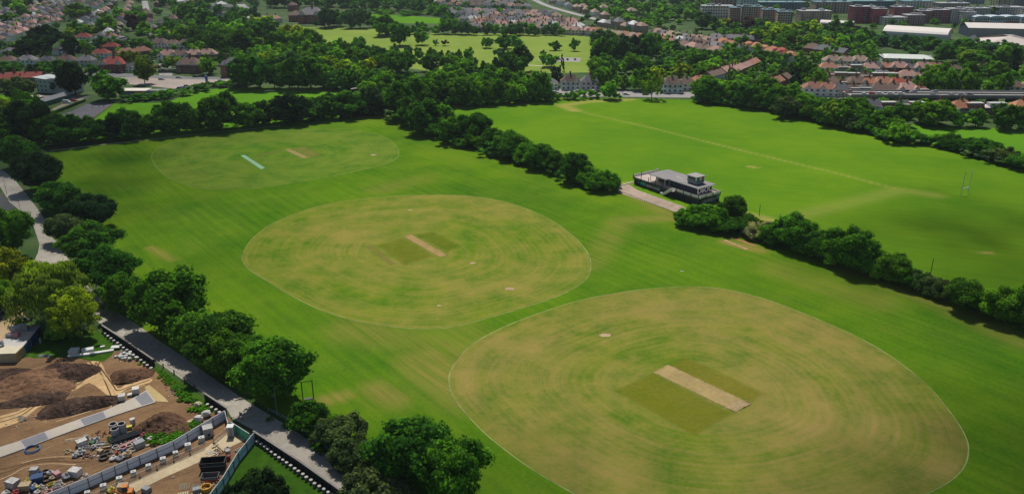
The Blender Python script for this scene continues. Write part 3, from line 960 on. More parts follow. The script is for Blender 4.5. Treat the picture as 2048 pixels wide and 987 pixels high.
def TR(where, pts, n, wp, hp, cols, kinds=('round',), jx=6, jy=3, js=0.28, group=None, name=None):
    """a line of trees along a traced line; each is a thing with its own place in the line"""
    seg = [math.hypot(b[0] - a[0], b[1] - a[1]) for a, b in zip(pts[:-1], pts[1:])]
    tot = sum(seg)
    for i in range(n):
        d = tot * (i + 0.5) / n
        for k, s in enumerate(seg):
            if d <= s or k == len(seg) - 1:
                u = min(d / s, 1)
                break
            d -= s
        a, b = pts[k], pts[k + 1]
        W0, W1 = (wp, wp) if not isinstance(wp, tuple) else wp
        H0, H1 = (hp, hp) if not isinstance(hp, tuple) else hp
        g = i / max(n - 1, 1)
        f = 1 + rnd.uniform(-js, js)
        T(a[0] + (b[0] - a[0]) * u + rnd.uniform(-jx, jx), a[1] + (b[1] - a[1]) * u + rnd.uniform(-jy, jy),
          (W0 + (W1 - W0) * g) * f, (H0 + (H1 - H0) * g) * f * rnd.uniform(0.9, 1.1), rnd.choice(cols), rnd.choice(kinds), (where, i), None, group or 'trees in ' + where, name)

# the roadside line between service road and cricket field
LW = 'roadside tree line'
for a in [(34, 343, 80, 72, 'dark', 'dense dark tree at the far end of the service road verge'),
          (88, 388, 92, 84, 'black', 'broad very dark oak where the service road first bends'),
          (124, 430, 90, 64, 'dark', 'dark spreading tree just after the broad very dark oak'),
          (190, 466, 90, 74, 'black', 'very dark round tree reaching over the field edge beside the road'),
          (134, 490, 74, 62, 'grey', 'pale feathery tree leaning over the service road'),
          (180, 533, 110, 84, 'dark', 'wide dark green tree opposite the yellow-green tree clump'),
          (228, 590, 108, 100, 'dark', 'tall dark green tree next to the willow across the road'),
          (256, 636, 80, 92, 'mid', 'green tree behind the pale blossoming bush by the road'),
          (348, 678, 148, 134, 'mid', 'largest round-crowned tree of the roadside line'),
          (400, 712, 100, 84, 'mid', 'smaller tree tucked beside the largest round-crowned tree'),
          (460, 738, 142, 108, 'dark', 'wide dark crowned tree midway down the roadside line'),
          (452, 762, 96, 100, 'mid', 'pale leaved tree overhanging the road before the bright oak'),
          (548, 812, 140, 138, 'mid', 'bright green oak beside the black practice net frame'),
          (505, 764, 100, 86, 'mid', 'low green tree between dark tree and bright oak'),
          (826, 975, 170, 140, 'dark', 'big dark green tree in the nearest roadside clump'),
          (905, 1018, 136, 142, 'mid', 'bright topped tree nearest the cricket oval boundary')]:
    T(a[0], a[1], a[2], a[3], a[4], 'round', None, a[5], 'roadside trees', 'roadside_tree')
for a in [(622, 868, 76, 70, 'dark', 'rounded dark bush below the practice net frame'), (683, 900, 100, 72, 'grey', 'wide grey-green bush by the road railing'),
          (700, 935, 72, 62, 'grey', 'low greyish bush in front of the big dark tree'), (655, 868, 60, 40, 'mid', 'small green bush between two larger road bushes'),
          (752, 1020, 128, 88, 'grey', 'grey-green willow shrub at the end of the road railing'), (735, 935, 60, 40, 'mid', 'small leafy bush under the big dark tree'),
          (232, 622, 50, 56, 'blossom', 'pale white-blossoming hawthorn over the service road')]:
    T(a[0], a[1], a[2], a[3], a[4], 'bush', None, a[5], 'roadside bushes', 'bush')
T(515, 1040, 112, 100, 'black', 'bush', None, 'very dark shrub with bare grey twigs behind the blue hoarding', None, 'dark_shrub')
# the clump left of the road
T(116, 660, 150, 134, 'willow', 'willow', None, 'large drooping olive-green weeping willow beside the storage containers', None, 'willow_tree')
T(164, 688, 100, 112, 'gold', 'open', None, 'thin yellow-green tree standing in front of the weeping willow', None, 'thin_tree')
T(124, 682, 48, 44, 'bright', 'bush', None, 'small bright green bush at the foot of the thin yellow tree', None, 'bush')
for a in [(22, 525, 100, 108, 'mid', 'tall green tree hanging over the first road bend'), (12, 478, 70, 52, 'bright', 'bright green tree top behind the tall roadside green tree'),
          (18, 590, 92, 92, 'gold', 'yellow-green tree between green tree and parked cars'), (8, 625, 60, 64, 'bright', 'green tree shading the parked cars'),
          (-10, 545, 60, 80, 'olive', 'olive green tree at the edge of the leafy clump')]:
    T(a[0], a[1], a[2], a[3], a[4], 'round', None, a[5], 'trees across the service road', 'broadleaf_tree')
# back hedge of the cricket field
BH = 'back hedge of the cricket field'
for i, a in enumerate([(25, 302, 95, 75), (62, 300, 90, 90), (112, 296, 80, 60), (150, 296, 84, 58), (190, 290, 60, 50), (228, 286, 66, 44), (262, 284, 68, 62), (300, 280, 56, 44), (340, 276, 84, 66), (385, 272, 66, 52),
                       (440, 268, 88, 74), (492, 263, 68, 52), (532, 258, 60, 48), (572, 256, 82, 62), (618, 250, 66, 46), (655, 247, 62, 50), (700, 243, 70, 50), (742, 238, 66, 56)]):
    a = (a[0], a[1] - 9, a[2], a[3])
    T(*a, ['dark', 'black', 'dark', 'mid'][i % 4 if i % 3 else 0], 'round', (BH, i), None, 'trees of the back hedge', 'hedge_tree')
TR('low growth below the back hedge', [(30, 300), (180, 283), (420, 259), (765, 229)], 22, (46, 34), (30, 22), ['black', 'dark'], ('bush',), 4, 1, name='hedge_bush')
T(238, 262, 44, 44, 'teal', 'bush', None, 'rounded blue-green bush overlapping the small side field', None, 'bush')
T(62, 250, 62, 70, 'mid', 'round', None, 'green tree in front of the green pavilion shed', None, 'broadleaf_tree')
T(30, 262, 80, 62, 'lime', 'round', None, 'light green tree beside the village road', None, 'broadleaf_tree')
# hedge down the middle
CH = 'middle hedge'
for i, a in enumerate([(795, 236, 60, 70, 'dark'), (822, 250, 62, 58, 'dark'), (855, 266, 84, 66, 'dark'), (890, 258, 56, 50, 'mid'), (906, 285, 62, 52, 'mid'), (948, 292, 80, 64, 'dark'), (985, 304, 48, 48, 'dark'),
                       (1024, 320, 74, 58, 'mid'), (1052, 330, 50, 44, 'mid'), (1080, 342, 62, 54, 'mid'), (1112, 350, 50, 46, 'dark'), (1140, 352, 46, 46, 'mid'), (1152, 368, 64, 62, 'dark'),
                       (1178, 374, 50, 44, 'mid'), (1202, 384, 70, 44, 'mid')]):
    T(a[0], a[1], a[2], a[3], a[4], 'round' if i < 13 else 'bush', (CH, i), None, 'trees of the middle hedge', 'hedge_tree')
TR('low growth of the middle hedge', [(790, 240), (900, 282), (1060, 334), (1195, 380)], 16, (46, 50), (30, 30), ['dark', 'mid', 'dark'], ('bush',), 3, 1, name='hedge_bush')
RH = 'right hedge beyond the clubhouse'
for i, a in enumerate([(1378, 455, 58, 40, 'mid', 'bush'), (1412, 462, 84, 52, 'mid', 'bush'), (1464, 450, 58, 60, 'dark', 'round'), (1450, 468, 60, 36, 'dark', 'bush'), (1490, 468, 66, 38, 'dark', 'bush'), (1516, 480, 60, 36, 'blossom', 'bush'), (1536, 486, 56, 36, 'mid', 'bush'),
                       (1545, 492, 50, 40, 'dark', 'bush'), (1578, 502, 88, 74, 'mid', 'round'), (1612, 512, 56, 40, 'mid', 'bush'), (1632, 522, 74, 56, 'dark', 'round'), (1665, 532, 56, 44, 'bright', 'bush'), (1700, 548, 106, 88, 'mid', 'round'),
                       (1742, 556, 52, 46, 'mid', 'bush'), (1780, 568, 78, 60, 'mid', 'round'), (1762, 562, 46, 40, 'bright', 'bush'), (1818, 580, 62, 44, 'dark', 'bush'), (1850, 588, 62, 44, 'grey', 'bush'), (1888, 602, 56, 46, 'grey', 'bush'), (1930, 625, 88, 66, 'mid', 'round'),
                       (1972, 632, 56, 44, 'dark', 'bush'), (2008, 652, 90, 74, 'bright', 'round'), (2045, 662, 88, 96, 'dark', 'round'), (2100, 680, 90, 80, 'mid', 'round')]):
    T(a[0], a[1], a[2], a[3], a[4], a[5], (RH, i), None, 'trees of the right hedge', 'hedge_tree')
# far side of the far field
TR('far hedge of the far field', [(1400, 203), (1520, 216), (1640, 240), (1730, 262)], 14, (58, 66), (56, 46), ['mid', 'dark', 'dark', 'mid'], ('round',), 5, 2, name='hedge_tree')
TR('low growth of the far hedge', [(1385, 201), (1520, 218), (1640, 243), (1780, 274), (1930, 308), (2060, 347)], 30, (34, 56), (24, 34), ['dark', 'mid', 'dark', 'grey'], ('bush',), 5, 1, name='hedge_bush')
T(1795, 284, 66, 44, 'bright', 'bush', None, 'rounded bright green bush standing out of the far hedge', None, 'bush')
T(1572, 236, 56, 44, 'grey', 'round', None, 'grey-green tree half hidden in the far hedge', None, 'hedge_tree')
T(1660, 252, 56, 50, 'olive', 'round', None, 'dull brownish-green tree in the far hedge', None, 'hedge_tree')
TR('hedge end by the right field', [(1740, 262), (1780, 272)], 2, 50, 42, ['mid', 'dark'], name='hedge_tree')
TR('the line behind the far hedge', [(1400, 192), (1500, 202), (1640, 226), (1720, 244)], 12, (54, 58), (42, 44), ['mid', 'bright', 'dark', 'mid'], name='broadleaf_tree')
for a in [(1862, 250, 88, 50, 'mid'), (1800, 250, 52, 44, 'dark'), (1918, 254, 36, 32, 'bright'), (1950, 254, 44, 36, 'mid'), (2004, 258, 66, 52, 'dark'), (2046, 258, 40, 26, 'mid')]:
    T(a[0], a[1], a[2], a[3], a[4], 'round', ('row of trees behind the right field', int(a[0] // 25) - 72), None, 'trees behind the right field', 'broadleaf_tree')
TR('thin scrub beyond the right field hedge', [(1905, 300), (2048, 322)], 5, 26, 20, ['grey', 'mid'], ('bush',), name='bush')
# far edge of far field, left half: dense wood
TR('front line of the dense wood', [(905, 213), (1000, 206), (1100, 199)], 13, (54, 50), (56, 48), ['mid', 'mid', 'dark', 'bright'], name='broadleaf_tree', group='trees at the front of the dense wood')
TR('low growth before the wood', [(880, 216), (1000, 207), (1190, 196)], 16, (30, 24), (24, 18), ['dark', 'mid'], ('bush',), 3, 1, name='bush')
TR('second line of the dense wood', [(800, 225), (900, 200), (1000, 190), (1080, 184)], 14, (54, 46), (48, 46), ['mid', 'bright', 'mid', 'dark'], name='broadleaf_tree')
TR('third line of the dense wood', [(760, 205), (860, 190), (950, 178), (1040, 172)], 13, (48, 44), (42, 34), ['mid', 'bright', 'teal', 'mid'], name='broadleaf_tree')
TR('corner wood behind the back hedge', [(690, 228), (730, 214), (780, 205)], 7, 50, 44, ['mid', 'dark', 'bright'], name='broadleaf_tree')
TR('fourth line of the dense wood', [(640, 176), (740, 182), (830, 172), (940, 160)], 13, (48, 42), (44, 34), ['mid', 'dark', 'bright', 'teal'], name='broadleaf_tree')
TR('roadside trees of the main road', [(480, 176), (560, 178), (640, 178)], 6, 60, 54, ['dark', 'dark', 'mid'], name='broadleaf_tree', jy=1)
TR('roadside trees past the car park', [(655, 180), (760, 188), (820, 192)], 6, 50, 44, ['dark', 'dark', 'mid'], name='broadleaf_tree', jy=1)
TR('trees north of the main road', [(500, 150), (600, 150), (700, 152), (800, 150)], 12, 50, 44, ['bright', 'mid', 'dark', 'teal', 'lime'], name='broadleaf_tree')
TR('next trees towards the park', [(440, 130), (560, 128), (660, 134), (760, 140), (830, 146)], 14, 46, 42, ['mid', 'dark', 'bright', 'mid'], name='broadleaf_tree')
TR('lower edge of the park', [(900, 152), (980, 150), (1040, 148), (1060, 140)], 8, 36, 38, ['mid', 'dark', 'bright'], name='broadleaf_tree')
TR('wood west of the park', [(400, 105), (480, 108), (560, 110), (630, 112)], 10, 46, 44, ['mid', 'dark', 'bright', 'olive'], name='broadleaf_tree')
TR('upper wood west of the park', [(350, 88), (420, 84), (500, 86), (560, 84), (610, 90)], 10, 44, 40, ['mid', 'bright', 'lime', 'dark'], name='broadleaf_tree')
TR('wood above the west lawn', [(400, 64), (460, 66), (520, 62), (560, 60)], 8, 34, 32, ['lime', 'mid', 'dark', 'bright'], name='broadleaf_tree')
TR('top wood behind the estate', [(360, 44), (440, 40), (520, 44)], 7, 36, 34, ['dark', 'mid', 'teal'], name='broadleaf_tree')
TR('dark wood above the park', [(640, 54), (700, 55), (745, 56)], 6, 40, 38, ['dark', 'black', 'teal'], name='broadleaf_tree')
TR('upper line above the park', [(540, 18), (620, 16), (700, 18), (800, 22), (900, 30)], 16, 34, 28, ['dark', 'teal', 'mid'], name='broadleaf_tree')
TR('field line above the park', [(745, 30), (820, 30), (900, 36)], 9, 20, 10, ['bright', 'mid'], name='broadleaf_tree')
TR('park boundary row', [(762, 68), (840, 68), (960, 70), (1060, 71), (1130, 72)], 22, (30, 22), (28, 24), ['mid', 'teal', 'dark'], jy=1, name='park_tree')
PARK = [(694, 111, 22, 30), (718, 116, 28, 26), (719, 98, 30, 28), (744, 112, 19, 24), (774, 72, 56, 42), (800, 92, 52, 44), (842, 90, 34, 36), (791, 119, 25, 32), (816, 120, 22, 30), (838, 120, 20, 28), (860, 143, 46, 36),
        (862, 122, 26, 28), (882, 126, 20, 26), (900, 128, 26, 28), (917, 124, 20, 26), (936, 127, 26, 34), (872, 91, 12, 13), (975, 96, 24, 24), (1008, 98, 34, 30), (1032, 101, 28, 34), (1006, 124, 32, 30),
        (1041, 138, 24, 38), (1111, 101, 23, 20), (1148, 102, 18, 27), (1086, 113, 14, 14), (1098, 134, 36, 30), (643, 112, 27, 30), (668, 108, 28, 26)]
for i, a in enumerate(PARK):
    T(*a, rnd.choice(['mid', 'teal', 'mid', 'dark']), 'round', ('the park lawn trees', i), None, 'park trees', 'park_tree')
T(892, 92, 13, 14, 'copper', 'bush', None, 'small dark purple-brown bush alone on the park lawn', None, 'bush')
T(1124, 142, 18, 34, 'black', 'cone', None, 'dark cypress beside the cream-blossom park tree', None, 'cypress')
T(1113, 172, 26, 44, 'black', 'column', None, 'black-green cypress beside the half-timbered houses', None, 'cypress')
# trees along the carriageway
for a in [(1218, 198, 34, 42, 'bright', 'open', 'thin bright poplar clump by the white field railing, west one'), (1303, 199, 46, 52, 'bright', 'open', 'larger thin poplar clump by the white field railing'),
          (1392, 194, 30, 34, 'bright', 'open', 'light airy tree at the right end of the white railing'), (1228, 200, 22, 18, 'mid', 'bush', 'small bush at the foot of the west poplar clump'),
          (1456, 174, 22, 44, 'dark', 'cone', 'tall dark conifer in front of the terrace roofs'), (1525, 150, 20, 34, 'black', 'cone', 'dark conifer between two brown-roofed terraces'),
          (1590, 182, 26, 38, 'black', 'column', 'dark ragged conifer at the end of the second terrace'), (1360, 156, 36, 36, 'lime', 'round', 'lime green tree behind the orange-roofed house'),
          (1330, 122, 36, 32, 'bright', 'round', 'pale bright tree behind the garden lawn'), (1392, 140, 48, 40, 'mid', 'round', 'round green tree beyond the orange roof')]:
    T(a[0], a[1], a[2], a[3], a[4], a[5], None, a[6], None, 'conifer' if a[5] in ('cone', 'column') else 'broadleaf_tree')
TR('the strip behind the carriageway', [(1195, 178), (1260, 178), (1325, 178)], 8, 36, 38, ['bright', 'mid', 'lime', 'mid'], name='broadleaf_tree')
TR('gardens behind the half-timbered houses', [(1180, 152), (1230, 150), (1290, 148)], 6, 42, 38, ['mid', 'dark', 'bright'], name='broadleaf_tree')
TR('dark wood right of the park', [(1180, 128), (1230, 124), (1300, 122)], 8, 38, 44, ['dark', 'black', 'teal', 'black'], name='broadleaf_tree')
TR('wood at the park corner', [(1190, 96), (1250, 98), (1300, 104), (1360, 112)], 8, 40, 34, ['mid', 'dark', 'teal'], name='broadleaf_tree')
TR('gardens between the terraces', [(1380, 158), (1430, 148), (1470, 142)], 5, 30, 26, ['mid', 'bright'], name='broadleaf_tree')
TR('front gardens of the terraces', [(1430, 184), (1470, 182), (1490, 172)], 4, 34, 24, ['bright', 'mid', 'lime'], name='broadleaf_tree')
TR('street trees of the estate', [(1370, 118), (1420, 124), (1500, 120), (1560, 132)], 7, 30, 28, ['mid', 'dark', 'bright'], name='broadleaf_tree')
TR('gardens beside the estate road', [(1560, 160), (1620, 172), (1640, 186)], 6, 42, 36, ['mid', 'bright', 'dark'], name='broadleaf_tree')
TR('wood right of the estate', [(1500, 84), (1580, 96), (1640, 104), (1700, 96)], 11, 42, 36, ['mid', 'bright', 'dark', 'lime'], name='broadleaf_tree')
TR('copse below the apartments', [(1400, 56), (1480, 62), (1560, 66), (1640, 70), (1720, 74)], 16, 34, 26, ['dark', 'mid', 'lime', 'copper', 'teal'], name='broadleaf_tree')
TR('belt before the white sheds', [(1720, 86), (1800, 96), (1900, 99), (1980, 104), (2060, 112)], 17, 34, 24, ['dark', 'teal', 'dark', 'mid'], name='broadleaf_tree')
TR('belt behind the bungalows', [(1880, 122), (1960, 130), (2060, 130)], 8, 36, 34, ['dark', 'mid', 'teal'], name='broadleaf_tree')
TR('long green belt behind the flyover', [(1825, 190), (1900, 190), (1960, 190), (2010, 190)], 12, 38, 44, ['bright', 'mid', 'mid', 'bright'], jy=1, name='broadleaf_tree')
TR('second belt behind the flyover', [(1850, 165), (1920, 162), (1990, 160), (2050, 165)], 8, 36, 34, ['dark', 'mid', 'bright'], name='broadleaf_tree')
TR('garden trees of the right estate', [(1660, 160), (1720, 150), (1760, 160), (1800, 166)], 6, 24, 20, ['mid', 'bright', 'teal'], name='broadleaf_tree')
T(1920, 128, 42, 34, 'olive', 'willow', None, 'broad olive willow behind the dark-roofed houses', None, 'willow_tree')
T(2022, 158, 26, 62, 'black', 'column', None, 'tall black-green conifer above the hillside bungalows', None, 'conifer')
# trees of the left town
for a in [(100, 98, 66, 48, 'black', 'huge black-green cedar among the grey roofs'), (62, 122, 66, 44, 'black', 'second black-green cedar, lower than the huge one'),
          (148, 120, 36, 50, 'black', 'narrow dark tree beside the white-walled red-roof house'), (160, 40, 48, 34, 'bright', 'bright green tree among the upper grey roofs'),
          (262, 140, 46, 40, 'olive', 'olive-brown round tree beside the red-roof house'), (290, 168, 42, 58, 'olive', 'tall olive-brown tree standing on the forecourt'),
          (348, 136, 28, 28, 'lime', 'lime green tree at the mouth of the side street'), (418, 148, 36, 40, 'bright', 'bright green tree between the two brick villas'),
          (42, 200, 66, 48, 'grey', 'rounded grey-green tree in front of the red terrace'), (152, 190, 60, 68, 'black', 'black-green conifer clump before the white modern block'),
          (118, 185, 36, 36, 'black', 'dark evergreen leaning on the white modern block'), (218, 200, 66, 54, 'mid', 'round green tree next to the flat white shop roof'),
          (268, 62, 32, 36, 'copper', 'purple copper beech beside the side street'), (485, 168, 44, 52, 'black', 'black-green tree before the three-storey brick villa')]:
    T(a[0], a[1], a[2], a[3], a[4], 'round', None, a[5], 'large trees of the left town', 'broadleaf_tree')
TR('upper gardens of the left town', [(0, 52), (50, 38), (20, 22), (90, 8)], 8, 30, 26, ['dark', 'black', 'mid', 'bright'], name='broadleaf_tree')
TR('gardens right of the black cedars', [(130, 78), (180, 72), (240, 66)], 7, 34, 30, ['mid', 'bright', 'dark', 'lime'], name='broadleaf_tree')
TR('gardens in front of the grey bungalows', [(0, 152), (60, 148), (120, 150), (190, 150)], 7, 34, 26, ['dark', 'mid', 'black'], name='broadleaf_tree')
TR('gardens beside the side street', [(170, 104), (220, 100), (262, 96), (320, 116)], 7, 28, 24, ['mid', 'bright', 'dark'], name='broadleaf_tree')
TR('upper side-street gardens', [(200, 42), (250, 34), (300, 76), (340, 84)], 7, 28, 24, ['mid', 'dark', 'bright'], name='broadleaf_tree')
TR('scrub bank above the side field', [(240, 206), (300, 200), (360, 190), (420, 176), (470, 172)], 10, 30, 14, ['mid', 'dark'], ('bush',), 5, 2, name='bush')
TR('small bushes beside the shop', [(320, 198), (338, 196)], 2, 22, 20, ['dark', 'mid'], ('bush',), 1, 1, name='bush')
TR('pavilion trees', [(0, 225), (20, 240), (75, 215)], 3, 40, 30, ['lime', 'mid'], name='broadleaf_tree')

# everything farther: masses of trees, as far as the picture reaches
def scatter(poly, step, wp, cols):
    xs = [p[0] for p in poly]
    ys = [p[1] for p in poly]
    y = min(ys)
    while y < max(ys):
        x = min(xs)
        while x < max(xs):
            xx, yy = x + rnd.uniform(-0.5, 0.5) * step, y + rnd.uniform(-0.5, 0.5) * step * 0.35
            if inside(poly, np.array([xx]), np.array([yy]))[0]:
                s = rnd.uniform(0.7, 1.25) * wp
                TREES.append(dict(x=xx, y=yy, w=s, h=s * rnd.uniform(0.7, 1.0), col=rnd.choice(cols), kind='round', where=None, label=None, group=None, name=None, jit=0, s=0))
            x += step
        y += step * 0.36
DK = ['dark', 'teal', 'mid', 'dark']
scatter([(-80, -20), (560, -20), (560, 12), (380, 30), (300, 10), (-80, 20)], 24, 22, DK)
scatter([(560, -20), (880, -20), (880, 20), (720, 24), (600, 12)], 18, 24, DK)
scatter([(880, -20), (1040, -20), (1060, 30), (880, 50)], 26, 18, DK)
scatter([(1090, -14), (1250, -14), (1420, -4), (1420, 40), (1300, 60), (1230, 40), (1120, 10)], 19, 22, ['mid', 'dark', 'bright', 'teal', 'mid'])
scatter([(1330, 80), (1600, 110), (1640, 165), (1400, 165), (1330, 130)], 25, 22, ['mid', 'bright', 'dark', 'mid'])
scatter([(1600, 100), (1760, 100), (1760, 130), (1600, 130)], 24, 24, ['mid', 'bright', 'dark', 'mid'])
scatter([(-60, 100), (200, 130), (420, 125), (420, 140), (-60, 190)], 40, 20, DK)
scatter([(1850, 150), (2080, 150), (2080, 190), (1850, 190)], 26, 24, DK)
scatter([(1700, 212), (2070, 214), (2070, 250), (1840, 248)], 30, 22, ['mid', 'bright', 'dark'])
scatter([(1060, -18), (2100, -26), (2100, -12), (1060, -10)], 30, 18, DK)
scatter([(880, 40), (1180, 60), (1290, 76), (1420, 88), (1420, 60), (1280, 58), (1180, 36), (1000, 26)], 34, 15, DK)
scatter([(330, 60), (400, 52), (640, 100), (840, 145), (690, 150), (500, 140), (420, 120), (360, 96)], 30, 34, ['mid', 'bright', 'dark', 'teal'])
scatter([(1190, 84), (1320, 100), (1370, 130), (1370, 150), (1190, 150)], 30, 30, ['mid', 'dark', 'teal'])
scatter([(1420, 58), (1740, 72), (1760, 100), (1600, 112), (1440, 84)], 24, 26, ['mid', 'dark', 'bright', 'teal'])
scatter([(1760, 92), (2100, 102), (2100, 130), (1900, 130), (1780, 104)], 26, 24, DK)
scatter([(0, 10), (330, 10), (420, 60), (440, 118), (300, 122), (0, 140)], 31, 15, ['mid', 'dark', 'teal', 'bright'])
scatter([(1600, 130), (2060, 130), (2060, 188), (1600, 186)], 33, 16, ['mid', 'dark', 'bright'])
scatter([(700, 200), (900, 168), (1040, 170), (1060, 190), (900, 205), (780, 225)], 30, 40, ['mid', 'dark', 'bright'])
scatter([(1400, 180), (1540, 204), (1600, 200), (1700, 216), (1700, 240), (1400, 197)], 34, 30, ['mid', 'dark', 'bright'])
scatter([(-500, 100), (0, 100), (0, 300), (-500, 330)], 44, 40, DK)
scatter([(2060, 100), (2500, 100), (2500, 240), (2060, 240)], 44, 30, DK)
scatter([(1380, 10), (2080, 30), (2080, 62), (1700, 66), (1380, 52)], 36, 16, DK)

ordered = sorted([q for q in TREES if q['s'] > 0], key=lambda q: -q['s'])
things, rest = ordered[:300], ordered[300:] + [q for q in TREES if q['s'] == 0]
USED = set()
for q in things:
    nearq = q['y'] > 290
    g = G(q['x'], q['y'] - (0.10 * q['w'] if nearq else 0))
    Wm = q['w'] * mpp(q['y']) * (1.13 if nearq else 1.12)
    Hm = hgt(q['y'], q['h'])
    kind = q['kind']
    H = min(max(Hm * (0.94 if nearq and kind != 'bush' else 1.02 if kind != 'bush' else 1.0), 1.5), 24)
    wide = {'round': 1.08, 'bush': 1.35, 'cone': 0.5, 'column': 0.42, 'open': 1.1, 'willow': 1.25}[kind]
    sx = Wm / wide
    near = q['y'] > 290
    lod = (NEAR if near else MID)[kind]
    mesh = lod[rnd.randrange(len(lod))]
    col = PAL[q['col']]
    v = rnd.uniform(0.82, 1.2)
    col = (col[0] * v * rnd.uniform(0.9, 1.15), col[1] * v, col[2] * v)
    if q['label']:
        lab = q['label']
    else:
        where, i = q['where']
        sz = 'bush' if kind == 'bush' else 'tree'
        lab = f"{WORD[q['col']]} {sz} in {where if where.startswith(('the ',)) else 'the ' + where}, {ordn(i)} from the left"
    while lab in USED:
        lab = lab.replace('tree', 'leafy tree', 1) if 'tree' in lab else lab + ' again'
    USED.add(lab)
    nm = q['name'] or 'broadleaf_tree'
    cat = 'willow' if kind == 'willow' else 'conifer' if kind in ('cone', 'column') else 'bush' if kind == 'bush' else 'tree'
    e = empty(nm, g, rnd.uniform(0, 6.28), lab, cat, q['group'])
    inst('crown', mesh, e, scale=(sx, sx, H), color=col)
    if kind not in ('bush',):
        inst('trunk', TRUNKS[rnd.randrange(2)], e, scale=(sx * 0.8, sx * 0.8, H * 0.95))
# the rest in one body of far foliage
VV, QQ, TT, HH = [], [], [], []
off = 0
for q in rest:
    g = G(q['x'], q['y'])
    W = q['w'] * mpp(q['y'])
    H = min(max(hgt(q['y'], q['h']), 2.0), 20)
    V, Q, Tn = FAR[rnd.randrange(4)] if q['kind'] not in ('bush', 'cone') else FAR[4 if q['kind'] == 'bush' else 5]
    a = rnd.uniform(0, 6.28)
    c, s_ = math.cos(a), math.sin(a)
    W = min(W, 18)
    X = (V[:, 0] * c - V[:, 1] * s_) * W * 1.15 + g.x
    Y = (V[:, 0] * s_ + V[:, 1] * c) * W * 1.15 + g.y
    VV.append(np.stack([X, Y, V[:, 2] * H], 1))
    QQ.append(Q + off)
    off += len(V)
    TT.append(Tn)
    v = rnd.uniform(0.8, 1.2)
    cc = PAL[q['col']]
    HH.append(np.tile(np.array([[cc[0] * v * 1.2, cc[1] * v * 1.2, cc[2] * v * 1.5, 1.0]]), (len(V), 1)))  # far foliage lightened and blued, haze put into its colour
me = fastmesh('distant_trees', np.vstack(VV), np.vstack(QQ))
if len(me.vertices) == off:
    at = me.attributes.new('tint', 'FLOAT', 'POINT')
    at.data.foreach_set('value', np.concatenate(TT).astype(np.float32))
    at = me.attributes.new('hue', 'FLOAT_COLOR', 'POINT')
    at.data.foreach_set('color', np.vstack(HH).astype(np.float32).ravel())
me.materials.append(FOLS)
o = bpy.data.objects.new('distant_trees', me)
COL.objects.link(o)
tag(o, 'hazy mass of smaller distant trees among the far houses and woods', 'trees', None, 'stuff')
print('TREES', len(things), 'rest', len(rest), 'faces', sum(len(q) for q in QQ))
# ------------------------------------------------------------------ houses
WALL = objcol('house_wall', 0.85, 0.12, 0.6)
ROOF = objcol('house_roof', 0.85, 0.28, 0.9)
GLASS = plain('window_glass', (0.05, 0.06, 0.075), 0.15, 0.2, 0.5, 0.5)
WHITE = plain('white_paint', (0.62, 0.61, 0.59), 0.6, 0.08, 1.0)
BRICK = plain('chimney_brick', (0.22, 0.11, 0.075), 0.9, 0.2, 2.0)
DARKB = plain('dark_timber', (0.03, 0.028, 0.027), 0.8, 0.2, 2.0)
LEAD = plain('flat_felt_roof', (0.42, 0.42, 0.42), 0.8, 0.15, 0.5)

def hip(mb, L, D, e, r, over=0.45, ridge=None, gable=False):
    """pitched roof over an L x D plan: hipped or gabled"""
    x, y = L / 2 + over, D / 2 + over
    k = 0 if gable else (D / 2 if ridge is None else ridge)
    a, b, c, d = (-x, -y, e), (x, -y, e), (x, y, e), (-x, y, e)
    p, q = (-x + k, 0, r), (x - k, 0, r)
    mb.face([a, b, q, p], ROOF)
    mb.face([c, d, p, q], ROOF)
    mb.face([b, c, q], ROOF if not gable else WALL)
    mb.face([d, a, p], ROOF if not gable else WALL)
    mb.face([a, d, c, b], WHITE)
def wall_mesh(L, D, e, bays=(), wins=True, floors=2, nwin=4):
    mb = MB()
    mb.prism([(-L / 2, -D / 2), (L / 2, -D / 2), (L / 2, D / 2), (-L / 2, D / 2)], 0, e, WALL)
    for bx in bays:
        mb.prism([(bx - 1.5, -D / 2 - 0.9), (bx + 1.5, -D / 2 - 0.9), (bx + 2.0, -D / 2 + 0.02), (bx - 2.0, -D / 2 + 0.02)], 0, e - 0.15, WALL)
    if wins:
        h = e / floors
        for side in (-1, 1):
            for fl in range(floors):
                for k in range(nwin):
                    x = -L / 2 + L * (k + 0.5) / nwin
                    if side == -1 and any(abs(x - bx) < 2.1 for bx in bays):
                        y = -D / 2 - 0.93
                    else:
                        y = side * (D / 2 + 0.03)
                    z = fl * h + h * 0.35
                    ww = 0.75
                    mb.face([(x - ww, y, z), (x + ww, y, z), (x + ww, y, z + h * 0.42), (x - ww, y, z + h * 0.42)], GLASS)
                    mb.face([(x - ww - 0.12, y + 0.02 * -side, z - 0.12), (x + ww + 0.12, y + 0.02 * -side, z - 0.12), (x + ww + 0.12, y + 0.02 * -side, z + h * 0.42 + 0.12), (x - ww - 0.12, y + 0.02 * -side, z + h * 0.42 + 0.12)], WHITE)
    return mb
HT = {}
